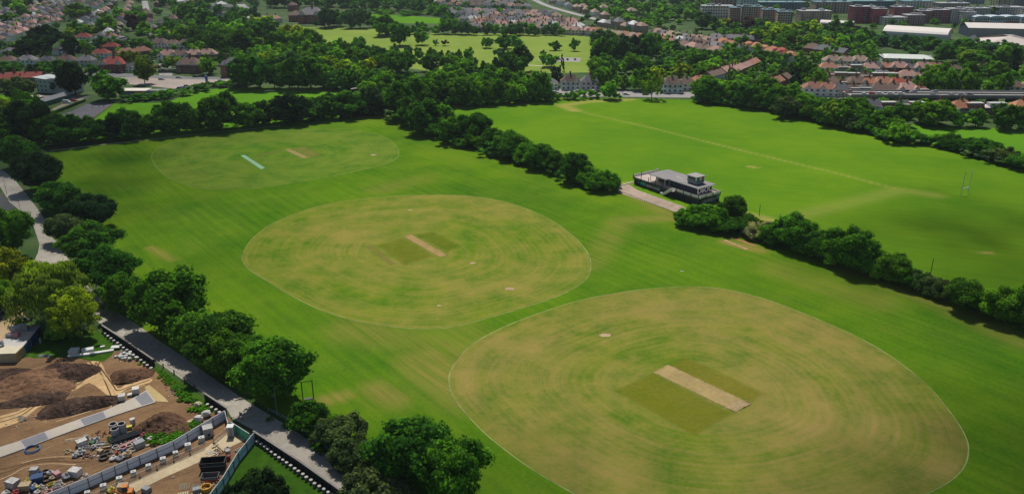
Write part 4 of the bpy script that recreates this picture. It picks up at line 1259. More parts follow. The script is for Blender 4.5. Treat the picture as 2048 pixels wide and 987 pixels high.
def proto(kind):
    if kind in HT:
        return HT[kind]
    L, D, e, r = {'semi': (14, 9, 5.2, 8.8), 'terrace': (22, 9, 5.4, 8.6), 'gable': (15, 9.5, 5.2, 9.2), 'dormer': (14, 9, 3.6, 7.6), 'box': (15, 9, 5.4, 6.0), 'villa': (13, 11, 8.0, 12.0), 'bung': (14, 10, 3.0, 6.6)}[kind]
    bays = {'semi': (-4.6, 4.6), 'gable': (-4.6, 4.6), 'dormer': (), 'terrace': (), 'box': (), 'villa': (-3.6,), 'bung': (-4,)}[kind]
    floors = {'villa': 3, 'bung': 1, 'dormer': 1}.get(kind, 2)
    wall = wall_mesh(L, D, e, bays, True, floors, 6 if kind == 'terrace' else 4)
    roof = MB()
    hip(roof, L, D, e, r, gable=kind in ('terrace',), ridge={'box': 2.0}.get(kind))
    if kind in ('gable', 'villa'):
        for gx in bays:
            y0 = -D / 2 - 1.0
            a, b, p = (gx - 2.4, y0, e - 0.2), (gx + 2.4, y0, e - 0.2), (gx, y0, e + 2.7)
            q = (gx, -0.2, e + 2.7)
            roof.face([a, p, q, (gx - 2.4, -1.5, e - 0.2)], ROOF)
            roof.face([p, b, (gx + 2.4, -1.5, e - 0.2), q], ROOF)
            wall.face([(gx - 2.1, y0 + 0.1, e - 0.2), (gx + 2.1, y0 + 0.1, e - 0.2), (gx, y0 + 0.1, e + 2.4)], WHITE)
    if kind in ('dormer', 'box'):
        roof.prism([(-4.8, 0.3), (4.8, 0.3), (4.8, -3.9), (-4.8, -3.9)][::-1], e - 0.1, e + 2.35, ROOF, LEAD)
        for x in (-3, 0, 3):
            roof.face([(x - 1, -3.93, e + 0.8), (x + 1, -3.93, e + 0.8), (x + 1, -3.93, e + 1.9), (x - 1, -3.93, e + 1.9)], WHITE)
            roof.face([(x - 0.8, -3.96, e + 0.95), (x + 0.8, -3.96, e + 0.95), (x + 0.8, -3.96, e + 1.75), (x - 0.8, -3.96, e + 1.75)], GLASS)
    ch = MB()
    for cx in ((0.0,) if kind != 'villa' else (-6.0,)):
        ch.box(cx, 0.9, e + 1, 1.3, 0.8, r - e + 0.9, BRICK)
        ch.box(cx, 0.9, r + 1.9, 0.9, 0.4, 0.35, BRICK)
    HT[kind] = (wall.mesh('wall'), roof.mesh('roof'), ch.mesh('chimney'), e)
    return HT[kind]
timb = MB()
for x in (-4.6, 4.6):
    for k in range(4):
        timb.box(x - 1.35 + k * 0.9, -5.72, 3.0, 0.16, 0.10, 2.1, DARKB)
    timb.box(x, -5.72, 3.9, 3.2, 0.11, 0.18, DARKB)
timb.box(0, -4.80, 2.9, 4.6, 0.1, 0.2, DARKB)
for k in range(5):
    timb.box(-2 + k, -4.80, 3.1, 0.16, 0.1, 2.0, DARKB)
TIMB = timb.mesh('timber_frame')
WIN = MB()
WIN.box(0, 0, -0.6, 1.7, 0.10, 1.3, WHITE)
WIN.box(0, -0.04, -0.48, 1.46, 0.08, 1.06, GLASS)
WIN.box(0, -0.07, -0.5, 0.07, 0.06, 1.1, WHITE)
WINM = WIN.mesh('window')

RC = {'terracotta': (0.36, 0.17, 0.115), 'orange': (0.42, 0.185, 0.10), 'brown': (0.175, 0.115, 0.09), 'grey': (0.19, 0.18, 0.19), 'slate': (0.11, 0.115, 0.13), 'pink': (0.42, 0.25, 0.21), 'red': (0.36, 0.085, 0.065), 'white': (0.6, 0.6, 0.6), 'tan': (0.33, 0.24, 0.18)}
WC = {'white': (0.78, 0.77, 0.75), 'cream': (0.68, 0.62, 0.50), 'brick': (0.25, 0.12, 0.085), 'red brick': (0.30, 0.10, 0.07), 'pale brick': (0.36, 0.27, 0.20), 'maroon': (0.18, 0.05, 0.06)}
HOUSES = []
def H(x, y, kind, roof, wallc, ang=None, where=None, label=None, group=None, scale=1.0, timber=False, s=None):
    HOUSES.append(dict(x=x, y=y, kind=kind, roof=roof, wall=wallc, ang=ang, where=where, label=label, group=group, scale=scale, timber=timber, s=0))
def HRW(where, a, b, n, kinds, roofs, walls, jy=1.0, turn=0.0, scale=1.0):
    A, B = G(*a), G(*b)
    ang = math.atan2(B.y - A.y, B.x - A.x)
    if abs(ang) > math.pi / 2:
        ang += math.pi
    for i in range(n):
        u = (i + 0.5) / n
        P = A.lerp(B, u)
        H(None, P, rnd.choice(kinds), rnd.choice(roofs), rnd.choice(walls), ang + turn + rnd.uniform(-0.04, 0.04), (where, i), None, 'houses in ' + where, scale * rnd.uniform(0.92, 1.05))
GR = ['grey', 'slate', 'brown', 'grey', 'pink']
RDs = ['pink', 'brown', 'terracotta', 'pink', 'tan', 'grey']
# left town
HRW('the grey bungalow row', (0, 132), (195, 132), 5, ['semi', 'semi', 'gable'], ['grey', 'slate', 'brown'], ['white', 'cream'])
H(232, 143, 'gable', 'red', 'red brick', 0.05, None, 'brick house half under red and half under dark tiles', None, 1.25)
H(262, 143, 'semi', 'slate', 'white', 0.05, None, 'dark-roofed half of the brick and red-tiled house', None, 0.85)
H(383, 144, 'gable', 'brown', 'brick', -0.15, None, 'half-timbered brown-roofed house with twin front gables by the forecourt', None, 1.25, True)
H(402, 141, 'semi', 'pink', 'brick', -0.1, None, 'brick house joined behind the twin-gabled timbered house', None, 1.0)
H(470, 152, 'villa', 'slate', 'red brick', -0.35, None, 'three-storey red brick villa with slate roof at the forecourt end', None, 1.15)
H(455, 148, 'semi', 'brown', 'red brick', -0.3, None, 'low brick wing beside the three-storey villa', None, 0.6)
H(12, 171, 'terrace', 'red', 'brick', 0.08, None, 'red-tiled brick terrace at the edge of the town', None, 1.0)
H(56, 169, 'terrace', 'red', 'brick', 0.08, None, 'red-tiled brick terrace behind the rounded grey-green tree', None, 1.05)
H(205, 118, 'semi', 'red', 'white', 0.1, None, 'white-walled house with bright red pyramid roof', None, 1.0)
H(224, 104, 'semi', 'red', 'brick', 0.1, None, 'red-roofed house behind the brick and red-tiled house', None, 1.0)
H(170, 84, 'semi', 'red', 'white', 0.1, None, 'red-roofed white house beside the cedars', None, 1.0)
HRW('the row under the cedars', (10, 112), (60, 104), 2, ['bung', 'dormer'], ['grey', 'red'], ['white'])
HRW('the white dormer row', (118, 110), (150, 106), 2, ['dormer'], ['grey', 'slate'], ['white'])
HRW('the first climbing row', (-10, 92), (120, 44), 9, ['semi', 'gable', 'dormer'], GR, ['white', 'cream'])
HRW('the second climbing row', (-10, 74), (130, 22), 10, ['semi', 'gable', 'dormer'], GR, ['white', 'cream', 'pale brick'])
HRW('the third climbing row', (-10, 52), (150, 4), 11, ['semi', 'gable'], ['grey', 'pink', 'brown', 'grey'], ['white', 'cream'])
HRW('the fourth climbing row', (-10, 34), (110, 0), 9, ['semi', 'gable'], ['grey', 'pink', 'terracotta'], ['white', 'cream'])
MX = ['grey', 'pink', 'slate', 'tan', 'brown', 'grey', 'pink', 'white']
HRW('the row between first and second climbing rows', (-10, 83), (126, 33), 9, ['semi', 'gable', 'dormer'], MX, ['white', 'cream'])
HRW('the row between second and third climbing rows', (-10, 63), (140, 13), 10, ['semi', 'gable', 'dormer'], MX, ['white', 'cream'])
HRW('the row between third and fourth climbing rows', (-10, 43), (130, 2), 10, ['semi', 'gable'], MX, ['white', 'cream'])
HRW('the first row of the middle estate', (150, 58), (214, 24), 5, ['semi', 'gable', 'dormer'], MX, ['white', 'cream'])
HRW('the second row of the middle estate', (140, 44), (226, -2), 7, ['semi', 'gable'], MX, ['white', 'cream'])
HRW('the third row of the middle estate', (130, 28), (200, -6), 6, ['semi', 'gable'], MX, ['white', 'cream'])
HRW('the lower row of the middle estate', (150, 104), (250, 84), 5, ['semi', 'gable', 'dormer'], MX, ['white', 'cream'])
HRW('the low pale row by the side street', (196, 84), (240, 62), 3, ['semi', 'gable', 'dormer'], MX, ['white', 'cream'])
HRW('the row of the upper right gardens', (330, 82), (420, 70), 5, ['semi', 'gable'], MX, ['white', 'brick', 'cream'])
HRW('the row over the upper right gardens', (310, 14), (420, 4), 6, ['semi', 'villa'], MX, ['white', 'brick', 'cream'])
HRW('the row past the upper street', (420, 18), (470, 22), 3, ['semi', 'villa'], MX, ['white', 'cream'])
HRW('the infill row above the park', (950, 57), (1160, 65), 13, ['semi', 'gable'], MX, ['white', 'cream'])
HRW('the second infill row above the park', (920, 45), (1150, 54), 13, ['semi', 'gable'], MX, ['white', 'cream'])
HRW('the third infill row above the park', (900, 34), (1120, 41), 13, ['semi', 'gable'], MX, ['white', 'cream'])
HRW('the fourth infill row above the park', (860, 10), (1050, 14), 12, ['semi', 'gable'], MX, ['white', 'cream'])
HRW('the row behind the continued long row', (1320, 84), (1440, 104), 7, ['gable', 'semi'], MX, ['cream', 'white'])
HRW('the row left of the side street', (222, 92), (262, 10), 8, ['semi', 'gable', 'dormer'], ['pink', 'terracotta', 'slate', 'pink', 'tan'], ['white', 'brick', 'cream'])
HRW('the outer row left of the side street', (176, 66), (232, 6), 6, ['semi', 'gable'], ['pink', 'grey', 'slate'], ['white', 'brick'])
HRW('the row right of the side street', (320, 104), (292, 26), 6, ['semi', 'gable', 'villa'], ['grey', 'brown', 'slate', 'tan'], ['brick', 'cream'])
HRW('the row behind the timbered houses', (325, 122), (430, 120), 4, ['gable', 'semi'], ['terracotta', 'pink', 'brown'], ['brick', 'white'])
HRW('the second row behind the timbered houses', (310, 96), (440, 100), 5, ['semi', 'gable'], ['slate', 'brown', 'pink', 'grey'], ['white', 'brick'])
HRW('the back gardens row', (240, 118), (300, 112), 2, ['semi'], ['terracotta', 'pink'], ['brick', 'white'])
HRW('the mansion block row', (320, 60), (372, 36), 3, ['villa', 'gable'], ['brown', 'grey', 'brown'], ['red brick', 'brick'], scale=1.15)
HRW('the upper street row', (420, 36), (480, 40), 3, ['semi', 'gable'], ['grey', 'pink'], ['white', 'cream'])
HRW('the row by the upper street', (510, 42), (560, 46), 3, ['semi', 'gable'], ['brown', 'grey', 'pink'], ['cream', 'white'])
H(586, 22, 'villa', 'brown', 'red brick', 0.2, None, 'big brown-roofed school with long ridge above the park', None, 1.6)
H(626, 46, 'gable', 'grey', 'red brick', -0.1, None, 'grey-roofed brick church hall at the park corner', None, 2.0)
H(598, 43, 'semi', 'brown', 'brick', -0.1, None, 'brown-roofed wing next to the church hall', None, 1.5)
HRW('the skyline row of the left town', (150, 6), (300, -4), 9, ['semi', 'gable'], RDs, ['white', 'cream'])
# hillside houses above the park
HRW('the front row above the park', (930, 62), (1160, 70), 14, ['semi', 'gable', 'gable'], RDs, ['white', 'cream'])
HRW('the second row above the park', (940, 51), (1165, 60), 14, ['semi', 'gable'], RDs + ['white'], ['white', 'cream'])
HRW('the third row above the park', (930, 40), (1150, 49), 13, ['semi', 'dormer'], GR, ['white', 'cream'])
HRW('the fourth row above the park', (900, 28), (1110, 34), 13, ['semi', 'gable'], GR, ['white', 'pale brick'])
HRW('the fifth row above the park', (880, 16), (1060, 20), 12, ['semi', 'gable'], GR, ['white', 'cream'])
HRW('the sixth row above the park', (850, 4), (1040, 8), 12, ['semi', 'gable'], GR, ['white', 'cream'])
HRW('the row across the far street', (1100, 6), (1220, 40), 7, ['semi', 'villa'], ['tan', 'grey'], ['pale brick', 'white'])
HRW('the orange-roofed long row', (1170, 69), (1330, 92), 12, ['gable', 'semi'], ['terracotta', 'orange', 'pink', 'tan'], ['white', 'cream'])
HRW('the row behind the orange-roofed row', (1200, 52), (1290, 66), 6, ['semi', 'villa'], ['grey', 'tan', 'white'], ['pale brick', 'white'])
HRW('the continued long row', (1335, 94), (1440, 114), 7, ['gable', 'semi'], ['tan', 'pink', 'brown', 'terracotta'], ['cream', 'white'])
HRW('the white-fronted row', (1310, 74), (1470, 100), 11, ['gable', 'gable', 'semi'], ['brown', 'grey', 'tan', 'orange'], ['white', 'white', 'cream'])
HRW('the row ending in a red roof', (1490, 100), (1590, 124), 6, ['semi', 'gable'], ['orange', 'terracotta', 'red', 'orange'], ['white', 'cream'])
HRW('the shadowed row behind', (1420, 84), (1540, 92), 5, ['semi', 'terrace'], ['slate', 'grey'], ['brick', 'white'])
for x, y, i in ((1207, 27, 0), (1165, 25, 1), (1262, 34, 2)):
    H(x, y, 'villa', 'tan', 'pale brick', 0.3, None, ['tan block of flats between the far street and woods', 'tan block of flats beside the far street', 'large tan pyramid-roofed block above the orange-roofed row'][i], 'tan blocks of flats', 1.7)
# middle
H(1062, 172, 'semi', 'terracotta', 'white', 0.02, None, 'red-roofed house just showing over the dense wood', None, 1.0)
H(1082, 175, 'semi', 'terracotta', 'white', 0.02, None, 'red-roofed house next to the black-green cypress', None, 1.05)
H(1098, 178, 'semi', 'grey', 'white', 0.02, None, 'grey-roofed house hidden behind the cypress', None, 0.85)
H(1140, 178, 'gable', 'brown', 'white', 0.02, None, 'white half-timbered house with brown roof facing the carriageway', None, 0.86, True)
H(1180, 178, 'gable', 'grey', 'white', 0.0, None, 'white half-timbered house with red ground floor', None, 0.86, True)
H(1342, 184, 'gable', 'brown', 'white', 0.0, None, 'white timbered house with brown roof beside the orange-roofed one', None, 0.92, True)
H(1372, 180, 'semi', 'brown', 'white', 0.02, None, 'brown-roofed house between timbered house and orange roof', None, 0.95)
H(1396, 172, 'dormer', 'orange', 'white', 0.6, None, 'house with bright orange roof at the terrace end', None, 1.0)
def terr(where, a, b, n, roofs, walls):
    HRW(where, a, b, n, ['terrace'], roofs, walls)
terr('the first brown terrace', (1412, 166), (1468, 150), 2, ['brown', 'pink'], ['brick', 'white'])
terr('the upper end of the first terrace', (1462, 156), (1510, 134), 3, ['terracotta', 'pink', 'pink'], ['white', 'brick'])
terr('the second brown terrace', (1500, 194), (1610, 154), 4, ['brown', 'brown', 'terracotta', 'pink'], ['brick', 'white'])
HRW('the brick school by the wood', (1615, 108), (1680, 118), 3, ['terrace', 'semi'], ['brown', 'slate'], ['red brick', 'maroon'], scale=1.2)
HRW('the school behind the trees', (1560, 92), (1600, 92), 2, ['terrace'], ['brown', 'grey'], ['red brick'])
# right estate
HRW('the row along the flyover', (1612, 190), (1850, 194), 9, ['semi', 'gable', 'dormer', 'semi'], ['terracotta', 'grey', 'brown', 'pink', 'brown', 'slate'], ['white', 'cream'])
HRW('the second row of the right estate', (1615, 178), (1830, 180), 8, ['semi', 'dormer', 'gable'], ['terracotta', 'pink', 'brown', 'red', 'orange'], ['white', 'cream', 'brick'])
HRW('the third row of the right estate', (1640, 164), (1790, 166), 6, ['semi', 'dormer', 'box'], ['tan', 'pink', 'terracotta', 'brown'], ['white', 'cream'])
HRW('the fourth row of the right estate', (1640, 147), (1750, 148), 4, ['semi', 'box', 'dormer'], ['pink', 'terracotta', 'slate', 'tan'], ['white', 'cream'])
HRW('the fifth row of the right estate', (1650, 133), (1730, 134), 3, ['semi', 'gable'], ['tan', 'brown'], ['white'])
HRW('the row below the white hall', (1735, 146), (1880, 150), 6, ['gable', 'semi'], ['pink', 'slate', 'slate', 'terracotta'], ['brick', 'maroon', 'white'])
HRW('the row in the estate dip', (1750, 162), (1850, 166), 4, ['semi', 'dormer'], ['pink', 'grey', 'terracotta'], ['white', 'cream'])
HRW('the hillside bungalows', (1885, 153), (2010, 148), 4, ['semi', 'bung', 'dormer'], ['slate', 'brown', 'slate'], ['white', 'cream'])
HRW('the last houses right of the green belt', (2005, 186), (2100, 188), 3, ['semi', 'semi', 'dormer'], ['tan', 'brown'], ['white', 'cream'])
H(2042, 152, 'semi', 'pink', 'white', 0.1, None, 'pink-roofed house beside the tall black-green conifer', None, 0.9)
HRW('the row before the flyover', (1700, 226), (1840, 226), 5, ['dormer', 'box', 'semi', 'box'], ['white', 'orange', 'slate', 'red'], ['white', 'brick'])
for i, (x, k, rf, wl) in enumerate([(1878, 'semi', 'brown', 'brick'), (1918, 'semi', 'orange', 'white'), (1940, 'box', 'red', 'brick'), (1985, 'box', 'white', 'brick'), (2040, 'semi', 'orange', 'white'), (2066, 'box', 'red', 'white')]):
    H(x, 231, k, rf, wl, 0.0, ('the garden row under the flyover', i), None, 'houses under the flyover', 1.05)
def hpos(q):
    return q['y'] if isinstance(q['y'], Vector) else G(q['x'], q['y'])
HOUSES.sort(key=lambda q: hpos(q).y)
restH = HOUSES[290:]
for q in HOUSES[:290]:
    P = hpos(q)
    wm, rm, cm, e = proto(q['kind'])
    if q['label']:
        lab = q['label']
    else:
        where, i = q['where']
        rw = {'tan': 'tan', 'white': 'pale'}.get(q['roof'], q['roof'])
        ty = {'semi': 'hipped house', 'gable': 'twin-gabled house', 'terrace': 'terrace block', 'dormer': 'dormer bungalow', 'box': 'house with box dormer', 'villa': 'tall villa', 'bung': 'bungalow'}[q['kind']]
        lab = f"{q['wall']} {ty} with {rw} roof, {ordn(i)} from the left in {where}"
        if len(lab.split()) > 16:
            lab = f"{ty} with {rw} roof, {ordn(i)} from the left in {where}"
        if len(lab.split()) > 16:
            lab = f"{rw}-roofed {ty.split()[-1]}, {ordn(i)} from left in {where}"
    USED.add(lab)
    name = {'terrace': 'terraced_house', 'villa': 'villa', 'bung': 'bungalow', 'dormer': 'bungalow'}.get(q['kind'], 'house')
    ang = q['ang'] or 0.0
    sc = q['scale']
    hse = empty(name, P, ang, lab, 'house', q['group'], (sc, sc, sc * (1.25 if q['timber'] and P.x > 0 else 1)))
    v = rnd.uniform(0.85, 1.15)
    inst('wall', wm, hse, color=tuple(c * rnd.uniform(0.88, 1.1) for c in WC[q['wall']]))
    rr = inst('roof', rm, hse, color=tuple(c * v for c in RC[q['roof']]))
    for cx in ((-7.3, 0, 7.3) if q['kind'] == 'terrace' else (0,)):
        inst('chimney', cm, rr, (cx, 0, 0))
    if 'red ground floor' in lab:
        rf_ = MB()
        rf_.box(0, -4.62, 0.05, 13.6, 0.12, 2.4, plain('red_render', (0.42, 0.04, 0.05), 0.8))
        rf_.build('red_front', hse)
    if q['timber']:
        inst('timber_frame', TIMB, hse)
    if P.y < 460 and e > 4:
        for fl in (1.6, 4.3):
            for x in (-2.0, 2.0):
                inst('window', WINM, hse, (x, -4.72 if q['kind'] != 'villa' else -5.6, fl))
if restH:
    mbs = []
    VV, FF, MI, CC = [], [], [], []
    off = 0
    for q in restH:
        P = hpos(q)
        for me_, colr in zip(proto(q['kind'])[:2], (WC[q['wall']], RC[q['roof']])):
            n = len(me_.vertices)
            co = np.zeros(n * 3)
            me_.vertices.foreach_get('co', co)
            co = co.reshape(-1, 3)
            c, s_ = math.cos(q['ang'] or 0), math.sin(q['ang'] or 0)
            VV.append(np.stack([co[:, 0] * c - co[:, 1] * s_ + P.x, co[:, 0] * s_ + co[:, 1] * c + P.y, co[:, 2]], 1))
            for pl in me_.polygons:
                FF.append(tuple(i + off for i in pl.vertices))
                nm_ = me_.materials[pl.material_index].name
                CC.append((0.06, 0.06, 0.07) if nm_ == 'window_glass' else (0.6, 0.59, 0.57) if nm_ == 'white_paint' else colr)
            off += n
    me = bpy.data.meshes.new('distant_houses')
    me.from_pydata([tuple(v) for v in np.vstack(VV)], [], FF)
    at = me.attributes.new('paint', 'FLOAT_COLOR', 'FACE')
    at.data.foreach_set('color', np.array([(*c, 1.0) for c in CC], np.float32).ravel())
    m, t, b = node_mat('distant_house_paint', 0.85, 0.2)
    t.links.new(N(t, 'ShaderNodeAttribute', attribute_name='paint').outputs['Color'], b.inputs['Base Color'])
    me.materials.append(m)
    o = bpy.data.objects.new('distant_houses', me)
    COL.objects.link(o)
    tag(o, 'farthest small rows of houses on the skyline', 'houses', None, 'stuff')
print('HOUSES', len(HOUSES), 'rest', len(restH))

# ------------------------------------------------------------------ large buildings
def block(name, label, cat, x, y, wm, dm, hm, ang, wallc, roofc, floors, bays, group=None, para=True, balcony=None, frames=None, glass=GLASS):
    """flat-roofed block: its walls carry the rows of windows, roof and balconies are parts"""
    P = G(x, y)
    e = empty(name, P, ang, label, cat, group)
    wallc = tuple(min(0.8, c * 1.45) for c in wallc)
    wl = plain(f'wall_{wallc}', wallc, 0.85, 0.1, 0.15)
    rf = plain(f'roof_{roofc}', roofc, 0.8, 0.15, 0.12)
    mb = MB()
    mb.prism([(-wm / 2, -dm / 2), (wm / 2, -dm / 2), (wm / 2, dm / 2), (-wm / 2, dm / 2)], 0, hm, wl)
    fh = hm / floors
    bw = wm / bays
    for fl in range(floors):
        for k in range(bays):
            x0 = -wm / 2 + bw * (k + 0.22)
            x1 = x0 + bw * 0.56
            z0 = fl * fh + fh * 0.28
            z1 = z0 + fh * 0.5
            yy = -dm / 2 - 0.06
            if balcony and k % balcony == 0:
                z0 = fl * fh + 0.1
                z1 = (fl + 1) * fh - 0.4
            mb.face([(x0, yy, z0), (x1, yy, z0), (x1, yy, z1), (x0, yy, z1)], glass)
        nb = max(2, int(dm / 5))
        for sgn in (-1, 1):
            for k in range(nb):
                y0 = -dm / 2 + dm / nb * (k + 0.25)
                z0 = fl * fh + fh * 0.28
                xx = sgn * (wm / 2 + 0.06)
                mb.face([(xx, y0, z0), (xx, y0 + dm / nb * 0.5, z0), (xx, y0 + dm / nb * 0.5, z0 + fh * 0.5), (xx, y0, z0 + fh * 0.5)], glass)
    mb.build('wall', e)
    r = MB()
    r.box(0, 0, hm + 0.004, wm + 0.8, dm + 0.8, 0.5, rf)
    if para:
        rr = random.Random(int(x * 7 + y))
        for k in range(3):
            r.box(rr.uniform(-wm * 0.35, wm * 0.35), rr.uniform(-dm * 0.2, dm * 0.2), hm + 0.5, rr.uniform(3, 7), rr.uniform(2, 4), rr.uniform(1.2, 2.4), plain('plant_room', (0.35, 0.36, 0.38), 0.8))
    r.build('roof', e)
    if balcony:
        bb = MB()
        for fl in range(1, floors):
            for k in range(0, bays, balcony):
                xc = -wm / 2 + bw * (k + 0.5)
                bb.box(xc, -dm / 2 - 0.7, fl * fh - 0.1, bw * 0.7, 1.3, 0.2, plain('balcony_slab', (0.4, 0.4, 0.4)))
                bb.box(xc, -dm / 2 - 1.3, fl * fh + 0.1, bw * 0.7, 0.08, 1.0, plain('balcony_rail', (0.16, 0.2, 0.24), 0.3))
        b_ = bb.build('balcony', e)
        b_['kind'] = 'stuff'
    return e
TAN, PINKB, REDB, GRYB, CREAM, BLUG = (0.36, 0.27, 0.21), (0.33, 0.21, 0.19), (0.26, 0.045, 0.07), (0.33, 0.33, 0.34), (0.46, 0.44, 0.40), (0.06, 0.13, 0.17)
TEALR, GREYR = (0.13, 0.25, 0.28), (0.36, 0.37, 0.39)
def m_at(y, p):
    return p * mpp(y)
AP = [  # x, base row, width px, height px, depth m, angle, wall, roof, floors, bays, balcony, label
    (1432, 32, 60, 22, 16, -0.05, CREAM, GREYR, 4, 12, None, 'long cream apartment block at the left end of the apartment quarter'),
    (1470, 40, 26, 26, 14, -0.12, PINKB, TEALR, 6, 6, None, 'narrow pink brick apartment block with teal roof'),
    (1500, 42, 40, 30, 14, -0.12, TAN, TEALR, 7, 9, 3, 'tan apartment block with dark balcony bays and teal roof'),
    (1538, 46, 32, 28, 14, -0.12, PINKB, TEALR, 7, 7, 2, 'pink apartment block in the middle of the teal-roofed range'),
    (1566, 50, 28, 28, 14, -0.12, TAN, TEALR, 6, 6, 5, 'last tan apartment block of the teal-roofed range'),
    (1492, 24, 34, 34, 16, 0.05, (0.25, 0.36, 0.36), TEALR, 8, 6, None, 'pale teal glass tower rising behind the tan apartments'),
    (1625, 42, 60, 22, 18, 0.05, TAN, GREYR, 5, 12, 4, 'broad tan block behind the dark poplars'),
    (1560, 16, 90, 14, 22, 0.0, BLUG, TEALR, 4, 16, None, 'long dark blue-glass office block with white roof units'),
    (1660, 22, 70, 20, 22, 0.0, TAN, TEALR, 6, 12, 3, 'tan apartment block with teal roof behind the red tower'),
    (1722, 42, 46, 30, 15, 0.04, REDB, GREYR, 8, 9, 4, 'crimson apartment block with white balcony lines'),
    (1752, 44, 26, 28, 15, 0.04, (0.30, 0.06, 0.08), GREYR, 7, 6, None, 'second crimson block joined to the first one'),
    (1735, 14, 96, 14, 22, 0.0, BLUG, TEALR, 3, 16, None, 'long teal-roofed range behind the crimson blocks'),
    (1782, 46, 44, 14, 20, 0.03, CREAM, GREYR, 4, 8, None, 'stepped cream terrace of flats beside the crimson blocks'),
    (1800, 30, 36, 18, 16, 0.0, (0.30, 0.09, 0.10), GREYR, 5, 8, None, 'dark red block behind the stepped cream flats'),
    (1824, 46, 34, 18, 16, 0.03, PINKB, GREYR, 5, 7, 2, 'pinkish flats with grey balconies'),
    (1846, 42, 28, 22, 16, 0.0, (0.24, 0.11, 0.11), GREYR, 6, 6, None, 'maroon brick flats left of the pale slab'),
    (1874, 42, 36, 24, 16, 0.0, (0.28, 0.10, 0.12), GREYR, 6, 7, 3, 'maroon and white flats before the pale slab'),
    (1905, 42, 30, 26, 16, 0.0, CREAM, GREYR, 7, 7, None, 'tall pale cream slab block'),
    (1928, 44, 26, 22, 16, 0.0, (0.46, 0.40, 0.38), GREYR, 6, 6, None, 'pale pinkish slab beside the cream slab block'),
    (1950, 28, 44, 14, 18, 0.0, GRYB, GREYR, 4, 8, None, 'grey flats above the blue and brick offices'),
    (2010, 26, 60, 14, 20, 0.0, GRYB, GREYR, 4, 12, None, 'wide grey flats on the far right'),
    (1900, 18, 60, 14, 20, 0.0, (0.27, 0.23, 0.2), GREYR, 4, 10, None, 'brown-grey flats behind the pale slabs'),
    (1830, 14, 60, 14, 22, 0.0, CREAM, TEALR, 4, 10, None, 'cream flats with teal roof behind the maroon flats'),
    (1998, 14, 26, 34, 18, 0.1, (0.42, 0.36, 0.22), GREYR, 9, 5, 2, 'tall tan tower with yellow-grey balconies'),
    (2030, 12, 24, 32, 18, 0.0, (0.2, 0.19, 0.19), GREYR, 9, 5, None, 'dark tower at the right skyline'),
    (1462, 8, 90, 12, 20, 0.0, (0.3, 0.17, 0.15), GREYR, 4, 12, None, 'reddish flats at the skyline left of the teal tower'),
    (1600, -2, 120, 12, 22, 0.0, (0.32, 0.26, 0.22), TEALR, 4, 16, None, 'tan flats along the skyline behind the office block'),
    (1780, -4, 150, 10, 22, 0.0, (0.3, 0.2, 0.17), TEALR, 4, 18, None, 'long brown flats on the skyline above the crimson blocks'),
    (1930, 4, 60, 10, 22, 0.0, (0.14, 0.2, 0.24), TEALR, 3, 10, None, 'dark blue-roofed hall on the right skyline'),
    (2080, 30, 60, 14, 18, 0.0, CREAM, GREYR, 4, 10, None, 'cream flats at the right end of the apartment quarter'),
    (1690, -6, 60, 14, 22, 0.0, (0.34, 0.3, 0.26), GREYR, 5, 10, None, 'grey-tan flats at the top behind the teal-roofed range'),
]
for a in AP:
    x, y, wp, hp, dm, ang, wl, rf, fl, by, bal, lab = a
    block('apartment_block', lab, 'apartment block', x, y + 3, m_at(y, wp), dm, hgt(y, hp), ang, wl, rf, fl, by, 'apartment blocks of the right skyline', True, bal)
for i, x in enumerate((1955, 1985, 2015, 2048)):
    P = G(x, 49)
    e = empty('office_block', P, 0.0, ['left end block of the blue and brick offices', 'second of the blue and brick offices', 'third of the blue and brick offices', 'last of the blue and brick offices'][i], 'office', 'blue and brick offices')
    wmm, hh = m_at(49, 29), hgt(49, 15)
    mb = MB()
    mb.box(0, 0, 0, wmm, 16, hh * 0.5, plain('office_brick', (0.33, 0.13, 0.08)) if i % 2 == 0 else plain('office_white', (0.50, 0.56, 0.62)))
    mb.box(0, 0, hh * 0.5 + 0.003, wmm * 0.98, 15.6, hh * 0.5, plain('office_blue', (0.42, 0.52, 0.60)))
    for k in range(7):
        mb.box(-wmm / 2 + wmm * (k + 0.5) / 7, -7.86, hh * 0.62, wmm / 12, 0.2, hh * 0.22, GLASS)
        mb.box(-wmm / 2 + wmm * (k + 0.5) / 7, -8.02, hh * 0.16, wmm / 12, 0.1, hh * 0.2, GLASS)
    mb.build('wall', e)
    r = MB()
    n = 8
    for k in range(n):
        a0, a1 = math.pi * k / n, math.pi * (k + 1) / n
        r.face([(-wmm / 2 * math.cos(a0), -8.3, hh + 1.5 * math.sin(a0)), (-wmm / 2 * math.cos(a1), -8.3, hh + 1.5 * math.sin(a1)), (-wmm / 2 * math.cos(a1), 8.3, hh + 1.5 * math.sin(a1)), (-wmm / 2 * math.cos(a0), 8.3, hh + 1.5 * math.sin(a0))], plain('office_roof', (0.45, 0.53, 0.6)))
    r.face([(-wmm / 2 * math.cos(math.pi * k / n), -8.3, hh + 1.5 * math.sin(math.pi * k / n)) for k in range(n + 1)], plain('office_roof', (0.45, 0.53, 0.6)))
    r.build('roof', e)
